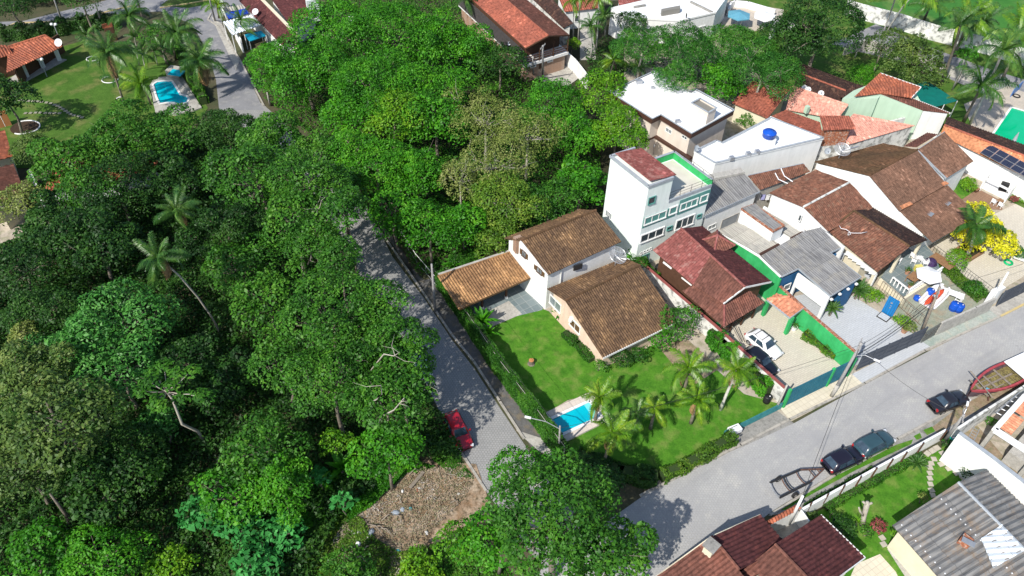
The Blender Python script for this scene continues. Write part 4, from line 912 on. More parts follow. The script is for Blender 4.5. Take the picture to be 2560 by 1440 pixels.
mb = MB(); mb.wallrun([V(P[3].x, P[3].y, 0)-V(.4, .3, 0), V(P[0].x, P[0].y, 0)-V(.4, .3, 0)], .05, 5.3, 3.0); mb.build('side_screen', M('charcoal_screen', (.05, .045, .045), (.08, .07, .07), 3), k)
# dark annex roof right of it
k = bld('dark_roofed_annex', 'dark brown roofed annex with chimney against the brick house', 'house', (1400, 60))
A = [q(*c3a(x, y), z_) for x, y, z_ in ((1305, 300, 3.4), (860, -120, 3.4), (1150, -60, 4.6), (1410, 250, 4.2))]
roof(k, [[A[0], A[1], A[2], A[3]]], T_DARK, .3, .045); MB().prism(inset([V(p.x, p.y, p.z-.1) for p in A], .3), 0, top=False).build('wall', WHITEDIRT, k)
mb = MB(); mb.box(q(*c3a(985, 30), 5.2), (.6, .6, 1.4), .4, z0=3.6); mb.build('chimney', CONCL, k)
# red-roofed white house further right
k = bld('white_cottage', 'white walled cottage with striped red tile roof behind slim palms', 'house', (1450, 50))
A = [q(*c3a(x, y), z_) for x, y, z_ in ((1320, 130, 3.2), (1690, 88, 3.2), (1720, -120, 4.4), (1230, -80, 4.4))]
roof(k, [[A[0], A[1], A[2], A[3]]], T_SALM2, .36, .06); W_ = inset([V(p.x, p.y, p.z-.1) for p in A], .35); MB().prism(W_, 0, top=False).build('wall', WHITE, k)
win(k, W_[0], W_[1], c3a(1640, 140), c3a(1695, 112), WHITEP, GLASS); win(k, W_[0], W_[1], c3a(1425, 230), c3a(1475, 165), WHITEP, GLASS, name='door')
k = bld('red_roofed_shed', 'low red tiled roof along the back of the white flat roofed building', 'outbuilding', (1600, 10))
A = [q(*c3a(x, y), z_) for x, y, z_ in ((1900, 95, 3.2), (2330, 5, 3.2), (2300, -80, 4.0), (1880, -60, 4.0))]
roof(k, [[A[0], A[1], A[2], A[3]]], T_RED, .36, .06); MB().prism(inset([V(p.x, p.y, p.z-.1) for p in A], .3), 0, top=False).build('wall', WHITE, k)
# white flat building at the top
k = bld('white_modern_house', 'sprawling all white flat roofed house at the top beside parasol patio', 'house', (1700, 40)); Z4 = 4.2; c4 = cr(1500, 0, 4.5)
A = [q(*c4(x, y), Z4) for x, y in ((125, 105), (700, -30), (1450, -60), (1300, 148), (1110, 192), (900, 240), (300, 210))]
walls(k, A, WHITE); MB().prism(inset([p+V(0, 0, .03) for p in A], .15), Z4-.1).build('roof', FLATW, k); parapet(k, A, WHITE, .2, .25)
lb = [q(*c4(x, y), Z4+.9) for x, y in ((690, 100), (900, 60), (905, 90), (700, 125))]
MB().prism(lb, Z4).build('rooflight', C_LGREY, k)
for x0, y0, x1, y1 in ((1020, 20, 1265, 140), (740, 145, 880, 118), (380, 80, 510, 58)): mb = MB(); mb.beam(q(*c4(x0, y0), Z4+.2), q(*c4(x1, y1), Z4+.2), .25, .3); mb.build('roof_upstand', CONC, k)
mb = MB(); mb.tube([q(*c4(970, 200), Z4), q(*c4(975, 150), Z4+1.6)], .1); mb.build('flue', CONC, k)
win(k, A[3], A[4], c4(1120, 300), c4(1180, 285), WHITEP, GLASS)
mb = MB(); mb.wallrun([q(*c4(x, y), 0) for x, y in ((1395, 70), (1395, 190))], .1, 2.4); mb.build('black_door', BLACKM, k)

# --- top-left houses
c6 = cr(500, 0, 4.853)
k = bld('dark_brown_roofed_house', 'house with two dark brown tile roofs split by a pale ridge wall', 'house', (690, 60))
A = [q(*c6(x, y), z_) for x, y, z_ in ((1000, 560, 3.2), (590, 170, 3.2), (475, 12, 3.2), (785, -10, 4.6), (1165, 420, 4.6))]
roof(k, [[A[0], A[2], A[3]+V(-2, 2, 0), A[4]]], T_MAROON, .3, .04); 
mb = MB(); L_ = [A[3]+V(-2, 2, .3), A[4]+V(0, 0, .3)]; mb.wallrun(L_, .35, None, 0); mb.build('ridge_wall', CREAM, k)
B = [q(*c6(x, y), z_) for x, y, z_ in ((1120, 345, 3.9), (1410, 130, 3.6), (1230, -60, 3.8), (830, -60, 4.4))]
roof(k, [[B[0], B[1], B[2], B[3]]], T_MAROON, .3, .04, fascia=[(B[0], B[1])], fmat=WHITEP)
MB().prism(inset([V(p.x, p.y, p.z-.15) for p in B], .4), 0, top=False).build('wall', WHITE, k)
MB().prism(inset([V(p.x, p.y, 3.0) for p in (A[0], A[2], A[3], A[4])], .5), 0).build('wall', WHITE, k)
mb = MB(); b_ = [q(*c6(x, y), 6.0) for x, y in ((1290, 12), (1430, -15), (1400, -70), (1270, -50))]; mb.prism(b_, 2.5); mb.build('stair_tower', MINT, k)
k = bld('sheet_metal_shelter', 'pale corrugated lean to shelter with satellite dish at the pavement corner', 'shelter', (610, 80))
A = [q(*c6(x, y), z_) for x, y, z_ in ((390, 432, 2.8), (797, 290, 2.8), (700, 165, 3.3), (285, 268, 3.1))]
roof(k, [[A[0], A[1], A[2], A[3]]], C_METAL, .5, .07)
for p in A: mb = MB(); mb.tube([p, V(p.x, p.y, 0)], .07, 5); mb.build('post', WHITEP, k)
mb = MB(); mb.wallrun([q(*c6(270, 110), 0), q(*c6(340, 260), 0)], .2, 2.4); mb.wallrun([q(*c6(440, 470), 0), q(*c6(530, 640), 0)], .2, 2.2); mb.build('front_wall', WHITE, k)
k = bld('blue_tarpaulin_roof', 'bright blue tarpaulin laid over a small tiled roof by the corner', 'awning', (590, 45))
A = [q(*c6(x, y), z_) for x, y, z_ in ((350, 235, 2.9), (590, 168, 2.9), (520, 60, 3.4), (272, 102, 3.3))]
roof(k, [[A[0], A[1], A[1].lerp(A[2], .55), A[0].lerp(A[3], .55)]], M('blue_tarpaulin', (.01, .05, .42), (.01, .03, .28), 1.5, .45), .3, .04, name='tarpaulin')
roof(k, [[A[0].lerp(A[3], .56), A[1].lerp(A[2], .56), A[2], A[3]]], C_LGREY, .4, .06)
k = bld('teal_pool_cover', 'flat teal sheet roof half hidden by tree below the metal shelter', 'awning', (635, 90))
A = [q(*c6(x, y), 2.4) for x, y in ((540, 420), (740, 372), (800, 430), (600, 500))]
MB().prism(A, 2.3, bottom=True).build('sheet', M('teal_sheet', (.0, .28, .42), (.0, .22, .36), 1, .5), k)
for p in A: mb = MB(); mb.tube([p, V(p.x, p.y, 0)], .06, 5); mb.build('post', WHITEP, k)

# --- orange-roofed pavilion in the left garden
k = bld('garden_pavilion', 'open pavilion with orange hipped tile roof on white posts at the garden edge', 'pavilion', (95, 160))
c0 = cr(0, 0, 3.6)
A = {n_: q(*c0(x, y), z_) for n_, x, y, z_ in (('f', 562, 425, 3.0), ('l', 60, 660, 3.0), ('r1', 408, 322, 4.6), ('r0', 310, 322, 4.6), ('bl', 75, 425, 3.4), ('m', 20, 520, 3.6))}
roof(k, [[A['l'], A['f'], A['r1'], A['bl']]], T_ORANGE, .36, .06, [(A['r1'], A['f']), (A['bl'], A['r1'])], T_ORANGE)
for x, y in ((540, 548), (395, 612), (250, 698)): mb = MB(); mb.box(q(*c0(x, y), 0), (.55, .55, 3.0), .45, z0=0); mb.build('pillar', WHITE, k)
P = [V(A['l'].x, A['l'].y, 2.8)+V(-.5, 2.2, 0), V(A['f'].x, A['f'].y, 2.8)+V(-1.2, 2.2, 0), V(A['r1'].x, A['r1'].y, 2.8), V(A['bl'].x, A['bl'].y, 2.8)]
mb = MB(); mb.wallrun([P[0]+V(.3, 1.8, 0), P[1]+V(-1.2, 1.8, 0)], .2, 2.9); mb.wallrun([P[0]+V(.3, 1.8, 0), A['l']+V(.6, 1.0, 0)], .2, 2.6); mb.build('rear_wall', WOOD, k)
MB().prism([q(*c0(x, y), .15) for x, y in ((600, 535), (210, 740), (60, 720), (420, 500))], 0).build('floor_slab', CONCL, k)
k = bld('dark_gabled_house', 'dark tiled corner of a house at the far left edge above the pavilion', 'house', (5, 130))
A = [q(*c0(x, y), z_) for x, y, z_ in ((-120, 560, 3.2), (120, 488, 3.2), (60, 410, 4.2), (-140, 400, 4.6))]
roof(k, [[A[0], A[1], A[2], A[3]]], T_ORANGE, .36, .06); MB().prism(inset([V(p.x, p.y, p.z-.1) for p in A], .4), 0, top=False).build('wall', WOOD, k)
# left-edge house
k = bld('left_edge_house', 'orange and brown tiled house cut off by the left edge of the picture', 'house', (10, 400)); c0b = cr(0, 300, 3.6)
A = [q(*c0b(x, y), z_) for x, y, z_ in ((-260, 130, 4.6), (45, 100, 3.6), (115, 330, 3.6), (-200, 420, 4.6))]
roof(k, [[A[1], A[2], A[3], A[0]]], T_ORANGE, .36, .06)
B = [q(*c0b(x, y), z_) for x, y, z_ in ((120, 400, 3.2), (225, 660, 3.2), (-80, 780, 4.4), (-180, 470, 4.4))]
roof(k, [[B[0], B[1], B[2], B[3]]], T_RUST, .36, .06); 
for L_ in (A, B): MB().prism(inset([V(p.x, p.y, p.z-.15) for p in L_], .5), 0, top=False).build('wall', CREAM, k)
k = bld('orange_garden_wall', 'orange rendered wall panel between white pillars at the left edge', 'wall', (10, 310))
mb = MB(); mb.wallrun([q(-60, 335, 0), q(30, 312, 0)], .3, 2.2); mb.build('panel', M('orange_render', (.42, .19, .07), (.36, .15, .06), 1), k)
mb = MB(); mb.box(q(12, 316, 0), (.35, .35, 2.3), .2, z0=0); mb.build('pillar', WHITE, k)
# house glimpsed under the trees
k = bld('hidden_tiled_house', 'orange tiled roof glimpsed through gaps in the tree crowns', 'house', (230, 470))
A = [q(x, y, z_) for x, y, z_ in ((110, 480, 3.2), (300, 455, 3.2), (420, 400, 3.2), (330, 360, 4.8), (140, 400, 4.8))]
roof(k, [[A[0], A[1], A[3], A[4]], [A[1], A[2], A[3]]], T_ORANGE, .36, .06); MB().prism(inset([V(p.x, p.y, 3.1) for p in A], .5), 0).build('wall', WHITE, k)
# small barbecue shelter
k = bld('tiled_shelter', 'little shelter with pale orange hipped tile roof against the green wall', 'shelter', (1970, 780)); c = cr(1900, 560, 4.8)
A = [q(*c(x, y), z_) for x, y, z_ in ((78, 912, 2.7), (358, 1135, 2.7), (528, 1010, 2.7), (350, 880, 3.2), (200, 838, 2.9))]
roof(k, [[A[0], A[1], A[2], A[3]], [A[0], A[3], A[4]]], T_NEWO, .4, .06, [(A[0], A[3])], T_NEWO, fascia=[(A[0], A[1]), (A[1], A[2])], fmat=GREYF)
for p in (A[1], A[0]): mb = MB(); mb.box(V(p.x, p.y, 0)+V(.35, .35, 0), (.35, .35, 2.6), .5, z0=0); mb.build('pillar', GREENW, k)

# --- bottom right: brown double-roofed house
c = cr(1640, 1220, 4.267)
k = bld('maroon_roofed_house', 'house with two parallel dark red tile gables and white chimney by the street bend', 'house', (1850, 1400))
R0, R1 = q(*c(590, 520), 4.8), q(*c(885, 880), 4.8); e0, e1 = q(*c(1110, 290), 3.3), q(*c(1337, 552), 3.3)
w0_, w1_ = q(*c(270, 800), 3.1), q(*c(120, 1200), 3.1); dd = (R1-R0); R1 = R0+dd*1.35
e1x = e0+V(dd.x, dd.y, 0)*(.98)
wl = q(*c(590, 520), 4.8)
roof(k, [[e1x, e0, R0, R0+dd*1.0]], T_MAROON, .34, .055, [(R0, R0+dd)], T_RUST, fascia=[(R0, e0)], fmat=CREAM)
sL = [q(*c(275, 795), 3.0), q(*c(225, 960), 2.6)]
Lo = R0+(R0-e0)*.93; Lo.z = 3.1; Lo2 = Lo+V(dd.x, dd.y, 0)*1.4
roof(k, [[Lo, Lo2, R0+dd*1.4, R0]], T_RUST, .34, .055, fascia=[(R0, Lo)], fmat=CREAM)
gwall(k, Lo, Lo2, e0+V(dd.x, dd.y, 0)*1.4, e0, R0, R0+dd*1.4, CREAM, .4)
S0, S1 = q(*c(1265, 605), 5.0), q(*c(1592, 945), 5.0); g0, g1 = q(*c(1757, 290), 3.3), q(*c(2228, 748), 3.3)
ds = S1-S0; ex_ = (g1-g0)
roof(k, [[g0+V(ex_.x, ex_.y, 0), g0, S0, S0+V(ex_.x, ex_.y, 0)]], T_MAROON, .34, .055, [(S0, S0+V(ex_.x, ex_.y, 0)*1.0)], T_RUST, fascia=[(g0, g0+V(ex_.x, ex_.y, 0)), (g0+V(ex_.x, ex_.y, 0), S0+V(ex_.x, ex_.y, 0))], fmat=WHITEP)
sl0 = q(*c(850, 945), 3.6); sl1 = sl0+V(ex_.x, ex_.y, 0)
roof(k, [[sl0, sl1, S0+V(ex_.x, ex_.y, 0), S0]], T_RUST, .34, .055)
gwall(k, sl0, sl1, g0+V(ex_.x, ex_.y, 0), g0, S0, S0+V(ex_.x, ex_.y, 0), CREAM, .4)
mb = MB(); b_ = q(*c(555, 700), 4.2); mb.box(b_, (.75, .75, 2.0), .8, z0=3.4); o = mb.build('chimney', CREAM, k)
mb = MB(); mb.box(b_+V(0, 0, 1.35), (1.05, 1.05, .12), .8); sub(mb, 'chimney_cap', CONC, o, k)
for x, y in ((465, 875), (640, 825)): mb = MB(); mb.box(q(*c(x, y), 3.95), (.55, .75, .12), .85); mb.build('skylight', GLASS, k)
# gatehouse
k = bld('tiled_gateway', 'narrow tiled gateway roof over white walls beside the street pole', 'gateway', (1955, 1300))
A = [q(*c(x, y), z_) for x, y, z_ in ((1212, 392, 2.7), (1548, 212, 2.7), (1490, 178, 3.0), (1165, 358, 3.0))]
roof(k, [[A[0], A[1], A[2], A[3]]], T_ORANGE, .3, .06)
MB().prism(inset([V(p.x, p.y, 2.65) for p in A], .1), 0).build('wall', WHITE, k)
mb = MB(); mb.wallrun([q(*c(1635, 352), 1.9), q(*c(1548, 232), 1.9)], .12, 1.9, 0); mb.build('side_wall', WHITE, k)

# --- asbestos roof
c = cr(2160, 1080, 4)
k = bld('fibre_cement_roofed_house', 'house with huge weathered grey fibre cement roof and galvanised patch', 'house', (2450, 1400))
R0, R1 = q(*c(935, 510), 4.4), q(*c(1600, 1185), 4.4); L0, L1 = q(*c(280, 935), 3.3), q(*c(722, 1440), 3.3); G0, G1 = q(*c(1215, 378), 3.5), q(*c(1602, 715), 3.5)
dd = V(R1.x-R0.x, R1.y-R0.y, 0)
roof(k, [[L0, L0+dd*1.3, R0+dd*1.3, R0]], C_ASB, .5, .09, [(R0, R0+dd*1.3)], GREYF)
roof(k, [[G0+dd*1.3, G0, R0, R0+dd*1.3]], C_ASB, .5, .09)
gwall(k, L0, L0+dd*1.3, G0+dd*1.3, G0, R0, R0+dd*1.3, CREAM, .5)
u_ = dd.normalized(); nm = (R0-L0); nl = nm.copy()
def onslope(x, y, up=.14):
    # point of the left slope seen at crop pixel x,y
    d = fwd*FPX+RT*(c(x, y)[0]-1280)+DN*(c(x, y)[1]-720); n_ = u_.cross(nl).normalized(); t = (L0-EYE).dot(n_)/d.dot(n_); p = EYE+d*t
    return p+(n_ if n_.z > 0 else -n_)*up
gp = [onslope(*p) for p in ((1160, 1075), (1265, 1215), (1285, 1370), (1600, 1195), (1370, 935))]
mA = M('galvanised_patch', (.62, .68, .72), (.5, .56, .6), 1.5, .45)
o = roof(k, [[gp[0], gp[2], gp[3], gp[4]]], C_METAL, .5, .07, name='metal_patch', th=.06)
b_ = onslope(1000, 1110); mb = MB(); mb.box(b_, (.8, .8, .9), .75, z0=b_.z-.4); o = mb.build('chimney', BRICKR, k); mb = MB(); mb.beam(b_+V(-.55, -.1, .75), b_+V(.25, -.65, .75), .5, .06); sub(mb, 'chimney_cap', STEEL, o, k)
for i in range(26):
    for j in range(5):
        pp = L0.lerp(R0, .08+.2*j)+u_*(.4+i*.5*1.0); n_ = u_.cross(nl).normalized(); n_ = n_ if n_.z > 0 else -n_
        if (i*3+j) % 3 == 0 and .4+i*.5 < dd.length*1.25: mb = MB(); mb.box(pp+n_*.2, (.09, .09, .06), 0); mb.build('roof_fixing', PLASTW, k)
mb = MB(); mb.wallrun([q(*c(330, 1110), 0), q(*c(640, 1440), 0)], .25, 1.6); mb.build('terrace_wall', CREAM, k)
# --- half-built house at right edge
c = cr(2260, 860, 5.54)
k = bld('unfinished_house', 'half built house with white concrete beams and bare orange clay blocks', 'building', (2530, 1100))
A = [q(*c(x, y), 3.2) for x, y in ((1255, 1190), (1660, 735), (2100, 500), (2300, 900), (1830, 1560))]
for s_, (i, j) in enumerate(((0, 1), (1, 2), (0, 4), (4, 3))): mb = MB(); mb.beam(A[i], A[j], .45, .4); mb.build('concrete_beam', WHITE, k)
for p in A: mb = MB(); mb.box(V(p.x, p.y, 0), (.35, .35, 3.0), .6, z0=0); mb.build('column', CONCL, k)
a_, b_ = A[0].lerp(A[1], .12), A[0].lerp(A[1], .55); off = (A[4]-A[0])*.33
roof(k, [[a_+V(0, 0, -.1)+off, b_+V(0, 0, -.1)+off, b_+V(0, 0, -.1)+off*.15, a_+V(0, 0, -.1)+off*.15]], T_NEWO, .3, .05, name='block_slab')
a_, b_ = A[0].lerp(A[1], .6), A[0].lerp(A[1], 1.1)
roof(k, [[a_+off*1.1, b_+off*1.1, b_+off*.15, a_+off*.15]], T_NEWO, .3, .05, name='block_slab')
MB().prism([V(p.x, p.y, 1.6) for p in inset([A[0]+off*1.3, A[1]+off*1.3, A[2], A[3], A[4]], .3)], 0).build('inner_floor', CONCL, k)
# ------------------------------------------------------------------ vegetation
LM = {
 'bright': leafmat('bright_leaves', [(.018, .10, .005), (.038, .19, .007), (.070, .285, .010), (.135, .38, .018)]),
 'mid':    leafmat('mid_green_leaves', [(.016, .075, .008), (.034, .135, .011), (.062, .21, .015), (.12, .29, .026)]),
 'deep':   leafmat('deep_green_leaves', [(.009, .036, .007), (.018, .068, .010), (.036, .115, .014), (.07, .17, .024)]),
 'olive':  leafmat('olive_leaves', [(.03, .075, .014), (.06, .12, .02), (.10, .17, .03), (.19, .25, .06)], .2),
 'khaki':  leafmat('khaki_leaves', [(.10, .17, .025), (.16, .23, .04), (.23, .28, .065), (.32, .34, .12)], .25),
 'lime':   leafmat('lime_leaves', [(.04, .16, .006), (.085, .25, .008), (.15, .34, .012), (.24, .42, .02)]),
 'yellow': leafmat('golden_yellow_leaves', [(.22, .32, .01), (.55, .55, .015), (.72, .68, .02), (.85, .8, .08)], .3),
 'glossy': leafmat('pale_glossy_leaves', [(.02, .11, .012), (.04, .18, .022), (.07, .26, .035), (.15, .38, .075)], .25, .5, .4),
 'aqua':   leafmat('blue_green_leaves', [(.016, .11, .02), (.03, .20, .035), (.055, .30, .06), (.10, .40, .10)], .3, .6, .25),
 'fern':   leafmat('feathery_leaves', [(.016, .085, .012), (.032, .15, .016), (.06, .22, .022), (.115, .29, .03)]),
 'palm':   leafmat('palm_leaflets', [(.04, .14, .006), (.085, .22, .008), (.16, .31, .014), (.32, .42, .04)], .3, .4, .5),
 'palmd':  leafmat('dark_palm_leaflets', [(.02, .08, .016), (.04, .13, .02), (.075, .18, .028), (.14, .25, .04)], .3, .4, .5),
 'hedge':  leafmat('hedge_leaves', [(.035, .10, .01), (.07, .17, .014), (.12, .24, .02), (.22, .31, .04)]),
 'flower': leafmat('hedge_leaves_with_orange_bloom', [(.03, .12, .01), (.06, .18, .01), (.10, .24, .01), (.55, .15, .02)]),
 'red':    leafmat('red_purple_leaves', [(.12, .02, .03), (.22, .04, .05), (.33, .07, .08), (.40, .14, .12)]),
}
BARK = M('grey_brown_bark', (.22, .19, .15), (.12, .10, .08), 3, .9, bump=.4)
BARKP = M('pale_bark', (.42, .39, .33), (.30, .27, .22), 3, .85)
BARKPALM = M('ringed_palm_bark', (.24, .21, .17), (.14, .12, .095), 5, .9, bump=.4)
BARKWH = M('whitewashed_trunk', (.62, .6, .55), (.45, .43, .39), 2, .85)

def leafcards(P, N, L, Wd, rng, mat, name, par, fold=.25):
    """one four-point leaf per point: P positions, N facing, L length"""
    n = len(P); r = rng.normal(size=(n, 3)); T = r-(r*N).sum(1)[:, None]*N; T /= np.linalg.norm(T, axis=1)[:, None]+1e-9
    B = np.cross(N, T); L = L[:, None]; Wd = Wd[:, None]
    v = np.empty((n, 4, 3), np.float32)
    v[:, 0] = P-T*L*.5; v[:, 1] = P+B*Wd*.5+N*L*fold*.4; v[:, 2] = P+T*L*.5-N*L*fold*.5; v[:, 3] = P-B*Wd*.5+N*L*fold*.4
    me = bpy.data.meshes.new(name); me.vertices.add(n*4); me.vertices.foreach_set('co', v.ravel())
    me.loops.add(n*4); me.loops.foreach_set('vertex_index', np.arange(n*4, dtype=np.int32))
    me.polygons.add(n); me.polygons.foreach_set('loop_start', np.arange(0, n*4, 4, dtype=np.int32))
    try: me.polygons.foreach_set('loop_total', np.full(n, 4, dtype=np.int32))
    except Exception: pass
    me.materials.append(mat); me.update(calc_edges=True)
    o = bpy.data.objects.new(name, me); C.objects.link(o)
    if par: o.parent = par
    return o
def crownpts(R, flat, rng, dens, leaf, clump=.30, low=-.15, hollow=.35, spread=1.0, nclf=1.0):
    nc = max(9, int(38*nclf))
    d = rng.normal(size=(nc*3, 3)); d /= np.linalg.norm(d, axis=1)[:, None]; d = d[d[:, 2] > low][:nc]; nc = len(d)
    rad = R*(1-clump*.8)*rng.uniform(.62, 1.02, nc)
    ph = rng.uniform(0, 6.28, 4); az = np.arctan2(d[:, 1], d[:, 0]); rad = rad*(1+.20*np.sin(2*az+ph[0])+.14*np.sin(3*az+ph[1])+.10*np.sin(5*az+ph[2]))
    cc = d*rad[:, None]; cc[:, 2] *= flat
    inn = rng.normal(size=(nc//3, 3))*R*.3; inn[:, 2] = np.abs(inn[:, 2])*flat; cc = np.vstack([cc, inn])
    rc = R*clump*rng.uniform(.5, 1.3, len(cc))
    area = rc**2; ntot = int(dens*9.5*math.pi*R*R/(leaf*leaf*.55)); cnt = (ntot*area/area.sum()).astype(int)
    idx = np.repeat(np.arange(len(cc)), cnt)
    dd = rng.normal(size=(len(idx), 3)); dd /= np.linalg.norm(dd, axis=1)[:, None]; dd[:, 2] = np.where(dd[:, 2] < -.3, -dd[:, 2], dd[:, 2])
    rr = rc[idx]*(1.04-.34*rng.uniform(0, 1, len(idx))**1.6)
    # leaves gather in twigs
    tw = rng.normal(size=(len(idx), 3))*.05
    P = cc[idx]+dd*rr[:, None]*np.array([1, 1, .8])+tw
    keep = np.ones(len(P), bool)
    for k in range(len(cc)):
        q_ = ((P-cc[k])/np.array([1, 1, .8])); keep &= ~((np.linalg.norm(q_, axis=1) < rc[k]*.72) & (idx != k))
    P = P[keep]; dd = dd[keep]
    N = dd*.55+np.array([0, 0, .55])+rng.normal(size=P.shape)*.45; N /= np.linalg.norm(N, axis=1)[:, None]
    return P, N, cc
def limbmesh(mb, base, cc, R, rng, r0, top=None, nl=9, twigs=0):
    """tapered trunk with limbs reaching to boughs; coordinates local to the base"""
    top = top if top is not None else Vector((0, 0, base))
    b = Vector((0, 0, 0)); mid = top*.5+V(rng.normal()*.25, rng.normal()*.25, 0); mb.tube([b, b.lerp(mid, .5), mid, top], [r0*1.25, r0, r0*.8, r0*.6], 7)
    for k in list(rng.permutation(len(cc)))[:nl]:
        e = Vector(cc[k])+top; m = top.lerp(e, .5)+V(rng.normal(), rng.normal(), -.3)*R*.08
        mb.tube([top*.93, m, e], [r0*.5, r0*.3, r0*.1], 5)
        for t in range(twigs):
            e2 = e+V(*(rng.normal(size=3)*R*.16))+V(0, 0, R*.1); mb.tube([m.lerp(e, .6), e.lerp(e2, .5)+V(*(rng.normal(size=3)*.2)), e2], [r0*.16, r0*.1, r0*.04], 4)
def dist(p): return (p-EYE).length
TREES = {}
def tree(label, px, py, rp, zt, kind, seed, flat=.75, name='tree', dens=1.0, leaf=.30, clump=.30, bark=None, lean=(0, 0), group='trees of the wood and gardens', low=-.15, twigs=0, nclf=1.0, cat='tree', asp=1.0, r0=None, wid=.62):
    """crown centre seen at photo pixel (px,py) at height zc; rp = crown radius in photo pixels"""
    rng = np.random.default_rng(seed)
    zc = zt*.62; p = q(px, py, zc); R = rp*dist(p)/FPX
    zc = max(R*flat*.35+.3, zt-R*flat) if zt-R*flat > .5 else max(.35, zt-R*flat)
    p = q(px, py, zc+R*flat*.3)
    t = thing(name, label, cat, (p.x+lean[0], p.y+lean[1], 0), 0, group)
    P, N, cc = crownpts(R, flat, rng, dens, leaf, clump, low, nclf=nclf)
    P = P+np.array([-lean[0], -lean[1], zc]); 
    ok = P[:, 2] > .12; P, N = P[ok], N[ok]
    if asp != 1: P[:, 0] *= asp
    L = leaf*rng.uniform(.55, 1.1, len(P))*np.where(rng.uniform(size=len(P)) > .82, 1.5, 1)
    leafcards(P, N, L, L*wid, rng, LM[kind], 'crown', t)
    mb = MB(); limbmesh(mb, zc, cc, R, rng, r0 or max(.06, R*.045), V(-lean[0], -lean[1], zc), nl=12, twigs=max(1, twigs))
    mb.build('trunk', bark or BARK, t, True, local=True)
    return t
B = 'bright'; Mi = 'mid'; D_ = 'deep'
